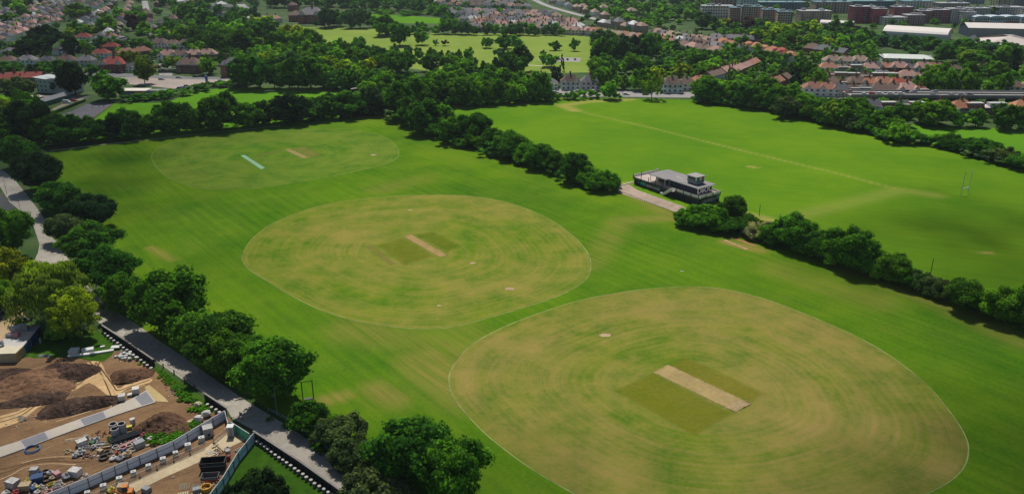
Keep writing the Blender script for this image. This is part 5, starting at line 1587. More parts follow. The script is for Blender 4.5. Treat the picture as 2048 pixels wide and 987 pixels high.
# barrel-roofed white sports hall
def vault(name, lab, a, b, dm, e0, rise, mat, wmat, n=10):
    A, B = G(*a), G(*b)
    L = (B - A).length
    C = (A + B) / 2
    ang = math.atan2(B.y - A.y, B.x - A.x)
    e = empty(name, C, ang, lab, 'sports hall')
    w_, r_ = MB(), MB()
    w_.box(0, 0, 0, L, dm, e0, wmat)
    pr = [(-dm / 2 * math.cos(math.pi * k / n), e0 + rise * math.sin(math.pi * k / n)) for k in range(n + 1)]
    for (y0, z0), (y1, z1) in zip(pr[:-1], pr[1:]):
        r_.face([(-L / 2 - 1, y0, z0), (L / 2 + 1, y0, z0), (L / 2 + 1, y1, z1), (-L / 2 - 1, y1, z1)], mat)
    for s in (-1, 1):
        w_.face([(s * (L / 2), y0, z0) for y0, z0 in pr], wmat)
    for k in range(1, 9):
        w_.box(-L / 2 + L * k / 9, -dm / 2 - 0.08, 0.2, 0.5, 0.1, e0 - 0.5, plain('hall_rib', (0.48, 0.46, 0.45)))
    w_.build('wall', e)
    r_.build('roof', e)
    return e
WR = plain('white_membrane', (0.66, 0.60, 0.55), 0.5, 0.06, 0.05)
WW = plain('white_membrane_wall', (0.52, 0.47, 0.45), 0.6, 0.06, 0.05)
vault('sports_hall', 'long white barrel-roofed hall among the trees below the apartments', (1772, 74), (1896, 82), 34, 5.5, 6.5, WR, WW)
vault('sports_hall', 'small white twin-arched hall beside the crimson blocks', (1642, 54), (1705, 57), 16, 4, 4, WR, plain('navy_gable', (0.03, 0.05, 0.09)))
# big shed with navy gable, pitched
def shed(name, lab, a, b, dm, e0, rise, rmat, wmat, gmat=None, cat='warehouse', ridge=0):
    A, B = G(*a), G(*b)
    L = (B - A).length
    C = (A + B) / 2
    ang = math.atan2(B.y - A.y, B.x - A.x)
    e = empty(name, C, ang, lab, cat)
    w_, r_ = MB(), MB()
    w_.prism([(-L / 2, -dm / 2), (L / 2, -dm / 2), (L / 2, dm / 2), (-L / 2, dm / 2)], 0, e0, wmat)
    for s in (-1, 1):
        w_.face([(s * (L / 2 + 0.05), -dm / 2, 0), (s * (L / 2 + 0.05), dm / 2, 0), (s * (L / 2 + 0.05), dm / 2, e0), (s * (L / 2 + 0.05), 0, e0 + rise * 0.96), (s * (L / 2 + 0.05), -dm / 2, e0)], gmat or wmat)
    o_ = 0.6
    x = L / 2 + o_
    k = ridge
    r_.face([(-x, -dm / 2 - o_, e0), (x, -dm / 2 - o_, e0), (x - k, 0, e0 + rise), (-x + k, 0, e0 + rise)], rmat)
    r_.face([(x, dm / 2 + o_, e0), (-x, dm / 2 + o_, e0), (-x + k, 0, e0 + rise), (x - k, 0, e0 + rise)], rmat)
    if k:
        r_.face([(x, -dm / 2 - o_, e0), (x, dm / 2 + o_, e0), (x - k, 0, e0 + rise)], rmat)
        r_.face([(-x, dm / 2 + o_, e0), (-x, -dm / 2 - o_, e0), (-x + k, 0, e0 + rise)], rmat)
    w_.build('wall', e)
    r_.build('roof', e)
    return e
GW = plain('shed_grey_wall', (0.30, 0.29, 0.30), 0.7, 0.06, 0.08)
shed('warehouse', 'big grey shed with pale roof and navy gable end', (1925, 70), (2110, 74), 30, 9, 4, WR, GW, plain('navy_gable', (0.03, 0.05, 0.09)))
shed('pavilion_hall', 'pale pyramid-roofed hall half hidden by trees', (1945, 92), (2080, 94), 44, 4, 7, plain('pale_pyramid_roof', (0.52, 0.45, 0.41), 0.7, 0.05, 0.05), GW, None, 'hall', 36)
shed('sports_hall', 'white flat-roofed hall above the right estate', (1762, 124), (1858, 127), 24, 5, 2.0, plain('pale_green_roof', (0.50, 0.53, 0.49), 0.6, 0.05, 0.06), plain('hall_white', (0.46, 0.48, 0.5), 0.7), None, 'sports hall', 6)
# white modern block in the left town
P = G(122, 184)
e = empty('modern_flats', P, -0.30, 'white three-storey modern flats behind the black-green conifers', 'apartment block')
mb = MB()
wht = plain('render_white', (0.55, 0.57, 0.58), 0.8, 0.06, 0.3)
mb.prism([(-14, -6), (14, -6), (14, 6), (-14, 6)], 0, 9.4, wht)
mb.build('wall', e)
for x in (-12.6, -9.5, -6, -2, 2, 6, 10):
    for z in (1.6, 4.5, 7.4):
        if x > -4 and z < 7:
            continue
        o = inst('window', WINM, e, (x, -6.08, z), scale=(0.8, 1, 1.1))
for y in (-3, 2):
    for z in (1.6, 4.5, 7.4):
        inst('window', WINM, e, (-14.08, y, z), -math.pi / 2, (1.1, 1, 1.1))
r = MB()
gr = plain('sage_roof', (0.42, 0.47, 0.46), 0.7, 0.08, 0.2)
r.face([(-15, -7, 10.4), (-4, -7, 9.5), (-4, 7, 9.5), (-15, 7, 10.4)], gr)
r.face([(-15, -7, 10.2), (-15, 7, 10.2), (-4, 7, 9.3), (-4, -7, 9.3)], gr)
r.face([(-3.9, -7, 10.9), (15, -7, 9.7), (15, 7, 9.7), (-3.9, 7, 10.9)], gr)
r.face([(-3.9, -7, 10.7), (-3.9, 7, 10.7), (15, 7, 9.5), (15, -7, 9.5)], gr)
r.build('roof', e)
# flat-roofed shop on the forecourt
P = G(272, 190)
e = empty('shop', P, 0.0, 'low shop with pale cream flat roof on the forecourt', 'shop')
mb = MB()
mb.box(0, 0, 0, 18, 9, 3.4, plain('shop_wall_grey', (0.34, 0.36, 0.37)))
mb.box(14.5, 1, 0, 11, 6, 3.0, plain('shop_wall_white', (0.46, 0.47, 0.5)))
mb.build('wall', e)
r = MB()
r.box(0, 0, 3.405, 19, 10, 0.35, plain('cream_roof', (0.60, 0.55, 0.47), 0.7, 0.05))
r.box(14.8, 1, 3.005, 11.4, 6.6, 0.3, plain('grey_felt', (0.22, 0.22, 0.23)))
r.build('roof', e)
P = G(283, 193)
e = empty('shop_kiosk', P, 0.0, 'small navy kiosk with red top behind the cream-roofed shop', 'kiosk')
mb = MB()
mb.box(0, 0, 0, 10, 1.6, 1.8, plain('navy_panel', (0.02, 0.05, 0.22)))
mb.build('panel', e)
mb = MB()
mb.box(-1, 0.2, 1.805, 6.5, 1.2, 1.1, plain('pink_panel', (0.5, 0.16, 0.15)))
mb.box(-2, -0.45, 2.2, 1.4, 0.1, 0.5, GLASS)
mb.build('cabin', e)
# pavilion sheds by the ball court
def at2(zpt, off=(0, 120), sc=5.483):
    return (off[0] + zpt[0] / sc, off[1] + zpt[1] / sc)
shed('green_shed', 'long green timber shed with grey roof by the yard', at2((450, 505)), at2((740, 420)), 6.5, 3.0, 1.6, plain('shed_grey_roof', (0.20, 0.21, 0.225), 0.8, 0.1, 0.4), plain('shed_green', (0.03, 0.13, 0.085), 0.7, 0.1, 0.6), None, 'shed')
shed('pale_shed', 'wide low building with pale tan roof beside the green shed', at2((150, 500)), at2((420, 440)), 10, 2.8, 0.8, plain('shed_tan_roof', (0.50, 0.44, 0.38), 0.8, 0.08, 0.3), plain('shed_brown', (0.16, 0.1, 0.08)), None, 'shed')
# elevated road on the right
A, B = G(1690, 205), G(2120, 208)
D = B - A
L = D.length
e = empty('flyover', (A + B) / 2, math.atan2(D.y, D.x), 'long grey concrete flyover carrying the dual carriageway past the estate', 'flyover')
mb = MB()
mb.box(0, 0, 4.6, L, 17, 1.3, plain('flyover_concrete', (0.17, 0.165, 0.165), 0.9, 0.15, 0.2))
mb.face([(-L / 2, -8, 5.915), (L / 2, -8, 5.915), (L / 2, 8, 5.915), (-L / 2, 8, 5.915)], plain('flyover_deck', (0.33, 0.31, 0.29), 0.9, 0.12, 0.2))
mb.build('deck', e)
for s in (-8.3, 0, 8.3):
    mb = MB()
    mb.box(0, s, 5.92, L, 0.3, 0.95, plain('parapet', (0.28, 0.28, 0.28), 0.85, 0.12, 0.3))
    mb.build('parapet', e)
for k in range(11):
    mb = MB()
    mb.box(-L / 2 + L * (k + 0.5) / 11, 0, 0, 1.4, 12, 4.6, MATS['flyover_concrete'])
    mb.build('pillar', e)

# ------------------------------------------------------------------ vehicles
CARP = objcol('car_paint', 0.35, 0.05, 0.5, 0.5)
TYRE = plain('tyre_rubber', (0.02, 0.02, 0.02), 0.9)
def car_proto(L=4.3, W=1.8, H_=1.45, van=False):
    b = MB()
    z0, zb = 0.28, 0.88 if not van else 1.1
    b.prism([(-L / 2, -W / 2), (L / 2 - 0.15, -W / 2), (L / 2, -W / 2 + 0.3), (L / 2, W / 2 - 0.3), (L / 2 - 0.15, W / 2), (-L / 2, W / 2)], z0, zb, CARP)
    x0, x1 = (-L / 2 + 0.15, L / 2 - 1.35) if not van else (-L / 2 + 0.02, L / 2 - 1.0)
    b.prism([(x0 + 0.35, -W / 2 + 0.2), (x1 - 0.55, -W / 2 + 0.2), (x1 - 0.55, W / 2 - 0.2), (x0 + 0.35, W / 2 - 0.2)], H_ - 0.04, H_, CARP)
    g = MB()
    g.prism([(x0, -W / 2 + 0.06), (x1, -W / 2 + 0.06), (x1, W / 2 - 0.06), (x0, W / 2 - 0.06)], zb, H_ - 0.04, GLASS if not van else CARP, None,
            [(x0 + 0.35, -W / 2 + 0.2), (x1 - 0.55, -W / 2 + 0.2), (x1 - 0.55, W / 2 - 0.2), (x0 + 0.35, W / 2 - 0.2)])
    wh = MB()
    wh.tube((0, -0.1, 0), (0, 0.1, 0), 0.32, 0.32, TYRE, 10)
    return b.mesh('body'), g.mesh('window_band'), wh.mesh('wheel'), L, W
CARS = {'car': car_proto(), 'van': car_proto(5.2, 2.0, 2.3, True)}
CC_ = {'white': (0.62, 0.62, 0.62), 'silver': (0.36, 0.37, 0.39), 'black': (0.02, 0.02, 0.024), 'red': (0.35, 0.02, 0.02), 'blue': (0.03, 0.07, 0.2), 'grey': (0.12, 0.125, 0.13), 'teal': (0.1, 0.25, 0.3)}
def car(x, y, col, ang, label, group=None, kind='car', z=0.0, P=None):
    b, g, wh, L, W = CARS[kind]
    e = empty('parked_car' if kind == 'car' else 'white_van', P or G(x, y, z), ang, label, kind, group)
    inst('body', b, e, color=CC_[col])
    inst('window_band', g, e, color=CC_[col])
    if (P or G(x, y)).y < 520:
        for sx in (-L * 0.31, L * 0.31):
            for sy in (-W / 2 + 0.1, W / 2 - 0.1):
                inst('wheel', wh, e, (sx, sy, 0.32))
    return e
p_ = at2((735, 475))
car(*p_, 'white', 0.0, 'white van parked at the end of the green shed', None, 'van')
p_ = at2((815, 455))
car(*p_, 'red', -0.2, 'dark red car parked beyond the white van')
for i, (zx, zy, c_, lab) in enumerate([(490, 318, 'silver', 'silver car in front of the white modern flats'), (455, 312, 'black', 'black car beside the silver one by the modern flats')]):
    car(*at2((zx, zy)), c_, 1.2, lab)
ar = lambda x, y: (200 + x / 7.314, 90 + y / 7.314)
for zx, zy, c_, an, lab in [(310, 405, 'white', 0.0, 'white car on the main road beside the navy kiosk'), (60, 405, 'black', 0.1, 'black car at the start of the main road'), (1155, 485, 'white', 0.05, 'white car driving past the bare hedge'),
                            (1400, 472, 'black', 0.0, 'black car on the main road right of the white one'), (1470, 468, 'black', 0.0, 'second black car on the main road by the blue sign'), (1170, 640, 'teal', 0.3, 'blue-grey car parked at the forecourt edge'),
                            (1270, 612, 'black', 0.3, 'black car parked at the forecourt edge'), (1225, 632, 'silver', 0.3, 'silver car between two cars at the forecourt edge'), (1765, 535, 'silver', 0.2, 'silver car near the blue totem sign'),
                            (1850, 455, 'grey', 0.2, 'grey car parked before the brick villa'), (930, 155, 'white', 1.5, 'white car at the top of the side street'), (895, 268, 'black', 1.5, 'black car halfway up the side street'),
                            (760, 250, 'white', 0.2, 'white car parked left of the side street'), (760, 220, 'black', 0.2, 'black car parked left of the side street'), (690, 205, 'grey', 0.2, 'grey car parked behind the olive tree'),
                            (810, 340, 'red', 0.9, 'red car turning at the street corner'), (850, 320, 'red', 0.9, 'second red car at the street corner'), (855, 395, 'white', 1.3, 'white and red car at the junction'),
                            (1045, 315, 'white', 1.5, 'white car under the lime green tree'), (1190, 190, 'white', 1.5, 'white car parked behind the lime green tree'), (900, 510, 'silver', 0.0, 'silver car on the forecourt by the olive tree')]:
    car(*ar(zx, zy), c_, an, lab, 'cars around the forecourt and side street')
rr = random.Random(5)
A_, B_ = G(1690, 205), G(2048, 208)
for k in range(13):
    u = 0.02 + k * 0.055 + rr.uniform(-0.008, 0.008)
    P = A_.lerp(B_, u)
    lane = rr.choice([-5.5, -2.5, 3, 6])
    P = Vector((P.x, P.y + lane, 5.93))
    c_ = rr.choice(['white', 'silver', 'black', 'white', 'grey', 'red'])
    car(0, 0, c_, 0.0 if lane < 0 else math.pi, f'{c_} car on the flyover, {ordn(k)} from the left end', 'cars on the flyover', P=P)
for k in range(16):
    x = 905 + k * 35 + rr.uniform(-8, 8)
    lane = rr.choice([181, 184, 186, 190])
    c_ = rr.choice(['white', 'silver', 'black', 'white', 'grey', 'blue'])
    P = G(x, lane)
    P.z = 0.08
    car(0, 0, c_, -0.02 if lane > 185 else math.pi, f'{c_} car on the dual carriageway, {ordn(k)} from the left', 'cars on the dual carriageway', P=P)
for k in range(22):
    u = k / 22
    x, y = (1062 + 165 * u, -4 + 50 * u)
    c_ = rr.choice(['white', 'silver', 'white', 'black', 'grey'])
    car(x + rr.choice([-3, 3, 6]), y, c_, -0.9, f'{c_} car parked up the far street, {ordn(k)} from the top', 'cars parked along the far street')
for k in range(14):
    y = 14 + k * 6
    x = 294 + k * 2.6 + rr.choice([-9, 9])
    c_ = rr.choice(['white', 'silver', 'white', 'black', 'grey', 'white'])
    car(x, y, c_, 1.55, f'{c_} car parked along the side street, {ordn(k)} from the top', 'cars parked up the side street')
for k in range(16):
    u = k / 16
    x, y = (1345 + 250 * u, 92 + 49 * u + rr.uniform(-1, 1))
    c_ = rr.choice(['white', 'silver', 'black', 'grey', 'blue'])
    car(x, y, c_, -0.2, f'{c_} car parked on the estate street, {ordn(k)} from the left', 'cars parked on the estate street')
for x, y, c_, lab in [(6, 612, 'blue', 'dark blue car in the shade left of the willow'), (4, 598, 'silver', 'silver car in the shade behind the dark blue one'), (-2, 625, 'grey', 'grey car at the edge of the shaded car park')]:
    car(x, y, c_, 0.4, lab, 'cars in the shaded car park')
for x, c_ in ((1100, 'silver'), (1120, 'white'), (1135, 'black'), (1150, 'grey')):
    car(x, 120, c_, 1.57, f'{c_} car in the park car park behind the cypress', 'cars in the park car park')
# ------------------------------------------------------------------ clubhouse
NAVY = plain('navy_boards', (0.028, 0.036, 0.052), 0.7, 0.25, 1.2)
SLATEP = plain('grey_roof_felt', (0.22, 0.205, 0.205), 0.85, 0.15, 0.6)
DECK = plain('deck_pinkish', (0.44, 0.36, 0.32), 0.9, 0.15, 0.6)
PALE = plain('pale_panel', (0.78, 0.74, 0.69), 0.8, 0.1, 1.0)
FASC = plain('white_fascia', (0.82, 0.82, 0.80), 0.7, 0.08, 1.0)
POST = plain('dark_post', (0.035, 0.032, 0.03), 0.7, 0.2, 2.0)
ux, uy = -0.574, 0.819
B0 = G(1400, 411)
org = Vector((B0.x - 0.766 * 1.0 + ux * 37.0, B0.y - 0.643 * 1.0 + uy * 37.0, 0.03))
crz = math.atan2(-uy, -ux)
club = empty('clubhouse', org, crz, 'dark two-storey clubhouse with roof terrace, lookout box and painted end wall', 'clubhouse')
LL, DD, TZ = 37.0, 12.0, 3.0
mb = MB()
mb.prism([(0, 0), (LL, 0), (LL, DD), (0, DD)], 0, TZ, NAVY)
gw = mb.build('ground_floor_wall', club)
for i, x in enumerate((20.5, 23.2, 26.0, 29.2, 32.0)):
    mb = MB()
    mb.box(x, -0.04, 0.9 if i % 2 else 0.02, 1.2, 0.1, 1.2 if i % 2 else 2.1, plain('dark_shutter', (0.012, 0.014, 0.02), 0.5))
    mb.build('window' if i % 2 else 'door', club)
mb = MB()
mb.box(LL / 2, DD / 2, TZ + 0.004, LL + 0.5, DD + 0.5, 0.22, DECK)
mb.build('terrace_deck', club)
mb = MB()
for x in (2.3, 6.8, 11.0, 15.0):
    mb.box(x, -0.30, TZ + 1.05, 4.0, 0.05, 0.06, FASC)
mb.build('handrail', club)
mb = MB()
mb.box(LL / 2, -0.36, TZ - 0.55, LL + 0.7, 0.14, 0.6, plain('dark_fascia', (0.08, 0.085, 0.09), 0.8))
mb.build('terrace_beam', club)
# balustrade: pale boards, with wire part at the left
mb = MB()
mb.box(LL - 6.2, -0.30, TZ + 0.23, 14.8, 0.08, 0.85, PALE)
mb.box(LL + 0.3, DD / 2, TZ + 0.23, 0.08, DD + 0.4, 0.95, PALE)
mb.box(LL / 2, DD + 0.3, TZ + 0.23, LL + 0.4, 0.08, 0.85, PALE)
mb.box(-0.3, DD / 2, TZ + 0.23, 0.08, DD + 0.4, 0.9, FASC)
mb.build('balustrade', club)
for x in [0, 4.6, 9, 13, 17, 21] + [25, 29, 33, 37]:
    hgh = 3.9 if x in (4.6,) else 2.2 if x < 22 and x != 0 else 1.6
    mb = MB()
    mb.box(x if x else -0.2, -0.44, TZ - 1.0, 0.2, 0.2, hgh + 0.9, POST)
    mb.build('terrace_post', club)
for y in (3.5, 7.5, 11.8):
    mb = MB()
    mb.box(LL + 0.45, y, TZ - 0.8, 0.18, 0.18, 2.0, POST)
    mb.build('terrace_post', club)
# upper storey
mb = MB()
mb.prism([(16.5, 2.6), (33.5, 2.6), (33.5, 11.2), (8.8, 11.2), (8.8, 4.2), (16.5, 4.2)], TZ + 0.23, TZ + 3.1, NAVY)
up_ = mb.build('upper_storey_wall', club)
for x in (10.0, 12.4, 14.8):
    mb = MB()
    mb.box(x, 4.12, TZ + 0.5, 1.9, 0.1, 2.2, GLASS)
    mb.build('window', club)
for x in (21.5, 25.5, 29.5):
    mb = MB()
    mb.box(x, 2.54, TZ + 1.1, 2.6, 0.1, 1.1, plain('blue_shutter', (0.03, 0.045, 0.10), 0.6))
    mb.build('window', club)
mb = MB()
mb.box(18.2, 2.54, TZ + 0.24, 1.0, 0.1, 2.1, plain('pale_door', (0.20, 0.21, 0.23), 0.6))
mb.build('door', club)
for x in (9.0, 13.2, 17.4):
    mb = MB()
    mb.box(x, 0.7, TZ + 0.23, 0.18, 0.18, 2.87, FASC)
    mb.build('verandah_post', club)
mb = MB()
RZ = TZ + 3.11
mb.prism([(8.0, 0.2), (18.5, 0.2), (18.5, 1.5), (34.6, 1.5), (34.6, 11.8), (8.0, 11.8)], RZ, RZ + 0.34, FASC, SLATEP)
mb.box(20.0, 6.4, RZ + 0.341, 3.6, 0.25, 0.10, PALE)
mb.box(24.2, 3.6, RZ + 0.341, 0.5, 0.5, 0.25, FASC)
mb.build('roof', club)
# lookout box on the roof
TX, TY = 28.6, 6.6
mb = MB()
mb.box(TX, TY, RZ + 0.36, 4.4, 4.2, 0.5, POST)
mb.box(TX, TY, RZ + 0.86, 5.4, 5.0, 0.18, FASC)
mb.box(TX, TY, RZ + 1.05, 5.0, 4.6, 0.85, plain('tower_boards', (0.17, 0.19, 0.20), 0.8))
mb.box(TX, TY, RZ + 1.905, 5.1, 4.7, 1.45, FASC)
tw = mb.build('lookout_box', club)
mb = MB()
mb.box(TX, TY, RZ + 3.36, 5.7, 5.3, 0.22, plain('lookout_roof', (0.30, 0.28, 0.275), 0.85))
mb.build('lookout_roof', club)
mb = MB()
mb.box(TX, TY - 2.40, RZ + 2.1, 3.9, 0.08, 0.95, GLASS)
mb.build('lookout_window', club)
GRN, REDP = plain('paint_green', (0.02, 0.20, 0.08), 0.6), plain('paint_red', (0.50, 0.06, 0.03), 0.6)
mb = MB()
mb.box(TX + 2.59, TY - 1.35, RZ + 1.95, 0.06, 1.5, 1.3, GRN)
mb.build('green_panel', club)
mb = MB()
mb.tube((TX + 2.56, TY + 1.2, RZ + 2.62), (TX + 2.63, TY + 1.2, RZ + 2.62), 0.75, 0.75, REDP, 16)
mb.build('red_disc', club)
# lettering on the end walls
def text(s, size, mat, parent, loc, rot, ext=0.03, off=0.0):
    cu = bpy.data.curves.new('lettering', 'FONT')
    cu.body = s
    cu.size = size
    cu.extrude = ext
    cu.offset = off
    cu.align_x = 'CENTER'
    cu.align_y = 'CENTER'
    cu.materials.append(mat)
    o = bpy.data.objects.new('lettering', cu)
    COL.objects.link(o)
    m2 = bpy.data.meshes.new_from_object(o.evaluated_get(bpy.context.evaluated_depsgraph_get()))
    bpy.data.objects.remove(o)
    o = bpy.data.objects.new('lettering', m2)
    COL.objects.link(o)
    o.parent = parent
    o.location = loc
    o.rotation_euler = rot
    return o
WP = plain('white_paint_bold', (0.85, 0.83, 0.85), 0.7, 0.05)
o = text('D6OC', 3.1, WP, club, (33.58, 6.9, TZ + 1.6), (R(90), 0, R(90)), 0.03, 0.055)
mb = MB()
mb.box(33.53, 6.9, TZ + 0.3, 0.05, 8.2, 2.7, plain('dark_mural', (0.02, 0.018, 0.03), 0.7))
mb.build('mural_panel', club)
mb = MB()
mb.box(33.60, 6.9, TZ + 2.78, 0.16, 8.9, 0.3, FASC)
mb.box(33.56, 11.0, TZ + 0.24, 0.1, 0.25, 2.86, FASC)
mb.box(33.56, 2.75, TZ + 0.24, 0.1, 0.25, 2.86, FASC)
mb.build('corner_trim', club)
mb = MB()
mb.box(LL + 0.04, 6.0, 0.5, 0.06, 8, 1.5, plain('grey_mural', (0.16, 0.17, 0.19), 0.8, 0.4, 1.2))
mb.build('mural_panel', club)
text('UOTC', 1.9, plain('grey_paint', (0.36, 0.37, 0.40), 0.7), club, (LL + 0.09, 5.6, 1.25), (R(90), 0, R(90)), 0.02, 0.05)
# banners along the terrace wall
for x, wd, c_, nm_ in ((5.6, 3.2, (0.05, 0.42, 0.42), 'teal_banner'), (9.3, 3.4, (0.46, 0.38, 0.42), 'pale_banner'), (13.4, 4.4, (0.34, 0.36, 0.38), 'grey_banner')):
    mb = MB()
    mb.box(x, -0.07, 0.7, wd, 0.06, 1.5 if x < 6 else 1.2, plain('banner_' + nm_, c_, 0.6, 0.25, 1.5))
    mb.build(nm_, club)
mb = MB()
mb.box(3.0, -0.06, 0.8, 1.3, 0.05, 1.3, plain('graffiti_grey', (0.13, 0.15, 0.16), 0.8, 0.5, 2.5))
mb.build('painted_sign', club)
mb = MB()
mb.box(LL + 0.05, 11.0, 1.2, 0.06, 1.4, 1.4, plain('graffiti_teal', (0.16, 0.34, 0.32), 0.8, 0.4, 2.5))
mb.build('painted_sign', club)
# outside stairs
mb = MB()
n = 12
for k in range(n):
    mb.box(19.0 + 0.34 * k, -1.05, 0.25 * k, 0.36, 1.2, 0.25, PALE)
mb.box(23.6, -1.05, TZ - 0.1, 1.6, 1.3, 0.2, PALE)
for s in (-1.7, -0.45):
    mb.face([(18.8, s, 0.0), (23.0, s, 3.0), (24.4, s, 3.0), (24.4, s, 4.1), (22.8, s, 4.1), (18.8, s, 1.1)], PALE)
    mb.face([(18.8, s - 0.06, 0.0), (18.8, s - 0.06, 1.1), (22.8, s - 0.06, 4.1), (24.4, s - 0.06, 4.1), (24.4, s - 0.06, 3.0), (23.0, s - 0.06, 3.0)], PALE)
mb.box(18.2, -1.1, 0.0, 1.6, 1.3, 1.0, PALE)
mb.build('stairs', club)
# light mast with white box at the back of the terrace
CM = Vector((math.cos(crz), math.sin(crz), 0))
CN = Vector((-math.sin(crz), math.cos(crz), 0))
def cl(x, y, z=0):
    return org + CM * x + CN * y + Vector((0, 0, z))
P = cl(5.0, 8.4, TZ + 0.24)
e = empty('sight_board', P, crz, 'white board on dark legs standing on the roof terrace', 'board')
mb = MB()
mb.tube((-0.4, 0, 0), (-0.4, 0, 2.0), 0.07, 0.07, POST)
mb.tube((0.4, 0, 0), (0.4, 0, 2.0), 0.07, 0.07, POST)
mb.build('legs', e)
mb = MB()
mb.box(0, 0, 1.9, 1.2, 0.3, 1.5, WHITE)
mb.build('board', e)
sheet('clubhouse_apron', [(1236, 371), (1258, 369), (1275, 380), (1311, 393), (1367, 413), (1375, 420), (1350, 424), (1236, 385)], 0.07, plain('apron_concrete', (0.35, 0.27, 0.205), 0.95, 0.35, 0.5))

# ------------------------------------------------------------------ small things of the fields
a_, b_ = G(1921, 392), G(1936, 387)
e = empty('rugby_posts', (a_ + b_) / 2, math.atan2(b_.y - a_.y, b_.x - a_.x), 'white H-shaped rugby posts on the far playing field', 'rugby posts')
wd = 5.6
for s in (-wd / 2, wd / 2):
    mb = MB()
    mb.tube((s, 0, 0), (s, 0, 10.6), 0.16, 0.12, WHITE, 8)
    mb.build('upright', e)
mb = MB()
mb.tube((-wd / 2, 0, 3.0), (wd / 2, 0, 3.0), 0.15, 0.15, WHITE, 8)
mb.build('crossbar', e)
P = G(540, 188)
e = empty('football_goal', P, 0.1, 'small white football goal on the side field', 'goal')
for s in (-3, 3):
    mb = MB()
    mb.tube((s, 0, 0), (s, 0, 2.3), 0.09, 0.09, WHITE)
    mb.build('post', e)
mb = MB()
mb.tube((-3, 0, 2.3), (3, 0, 2.3), 0.09, 0.09, WHITE)
mb.build('crossbar', e)
# black practice net frame by the oak
P = G(606, 798)
e = empty('practice_net_frame', P, 0.35, 'black steel practice net frame beside the bright green oak', 'net frame')
bl = plain('black_steel', (0.012, 0.02, 0.015), 0.5, 0.2)
mb = MB()
mb.box(0, 0, 0, 0.22, 0.22, 4.6, bl)
mb.build('post', e)
mb = MB()
mb.box(2.4, 0, 0, 0.22, 0.22, 4.6, bl)
mb.build('post', e)
mb = MB()
mb.box(1.2, 0, 4.45, 2.5, 0.12, 0.12, bl)
mb.build('top_rail', e)
mb = MB()
mb.box(1.2, -0.5, 0.05, 2.0, 0.7, 0.25, plain('grey_plastic', (0.10, 0.11, 0.12)))
mb.build('roller_base', e)
# lamp posts
STEEL = plain('galvanised_steel', (0.25, 0.27, 0.27), 0.5, 0.15, 2.0, 0.5)
def lamp(px_, py_, h, label, group=None, arm=1.2):
    e = empty('lamp_post', G(px_, py_), rnd.uniform(0, 6), label, 'lamp post', group)
    mb = MB()
    mb.tube((0, 0, 0), (0, 0, 1.0), 0.11, 0.11, STEEL, 8)
    mb.tube((0, 0, 1.0), (0, 0, h), 0.08, 0.045, STEEL, 8)
    mb.tube((0, 0, h), (arm, 0, h + 0.2), 0.04, 0.035, STEEL, 6)
    mb.build('pole', e)
    mb = MB()
    mb.box(arm + 0.25, 0, h + 0.13, 0.7, 0.25, 0.14, STEEL)
    mb.build('lamp_head', e)
lamp(554, 826, 7.0, 'thin grey lamp post in front of the bright green oak')
lamp(14, 388, 7.0, 'lamp post on the verge at the top of the service road', None, 1.8)
lamp(42, 424, 5.0, 'short lamp post beside the dark tarmac patch', None, 0.8)
for i, (x, y) in enumerate([(1229, 183), (1284, 181), (1375, 182), (1125, 178), (1245, 190), (1340, 192), (920, 180), (984, 178), (634, 177), (652, 178)]):
    lamp(x, y, 9, f'slim lamp post along the dual carriageway, {ordn(i)} listed near the railing' if False else ['lamp post left of the thin poplar clump', 'lamp post between the two poplar clumps', 'lamp post before the white timbered house', 'lamp post before the first half-timbered house', 'lamp post close behind the white railing', 'lamp post by the larger poplar clump',
         'lamp post rising over the dense wood', 'second lamp post rising over the dense wood', 'lamp post in the roadside trees by the side field', 'lamp post right of the roadside trees'][i], 'lamp posts along the carriageway', 1.5)
for i in range(8):
    lamp(1745 + i * 43, 203, 13, f'tall flyover lamp post, {ordn(i)} from the left', 'lamp posts on the flyover', 1.8)
for x, y, h, lab in [(1518, 432, 4.5, 'short wooden post behind the blossoming bush'), (1860, 552, 6.0, 'tall wooden post behind the right hedge'), (1560, 438, 2, 'tiny white marker post by the right hedge')]:
    mb = MB()
    mb.tube((0, 0, 0), (0, 0, h), 0.13, 0.10, plain('post_wood', (0.05, 0.045, 0.035)), 7)
    tag(mb.build('post', None, G(x, y)), lab, 'post')
P = G(414, 167)
e = empty('totem_sign', P, 0, 'tall blue totem sign at the forecourt edge', 'sign')
mb = MB()
mb.box(0, 0, 0, 1.5, 0.5, 1.2, plain('totem_base', (0.03, 0.08, 0.2)))
mb.build('base', e)
mb = MB()
mb.box(0, 0, 1.205, 1.7, 0.55, 5.6, plain('totem_blue', (0.02, 0.09, 0.35), 0.5))
mb.box(0, -0.32, 5.2, 1.4, 0.1, 1.0, WHITE)
mb.build('panel', e)
mb = MB()
hedge_m = plain('bare_hedge', (0.13, 0.16, 0.10), 0.95, 0.4, 1.0, bump=0.6)
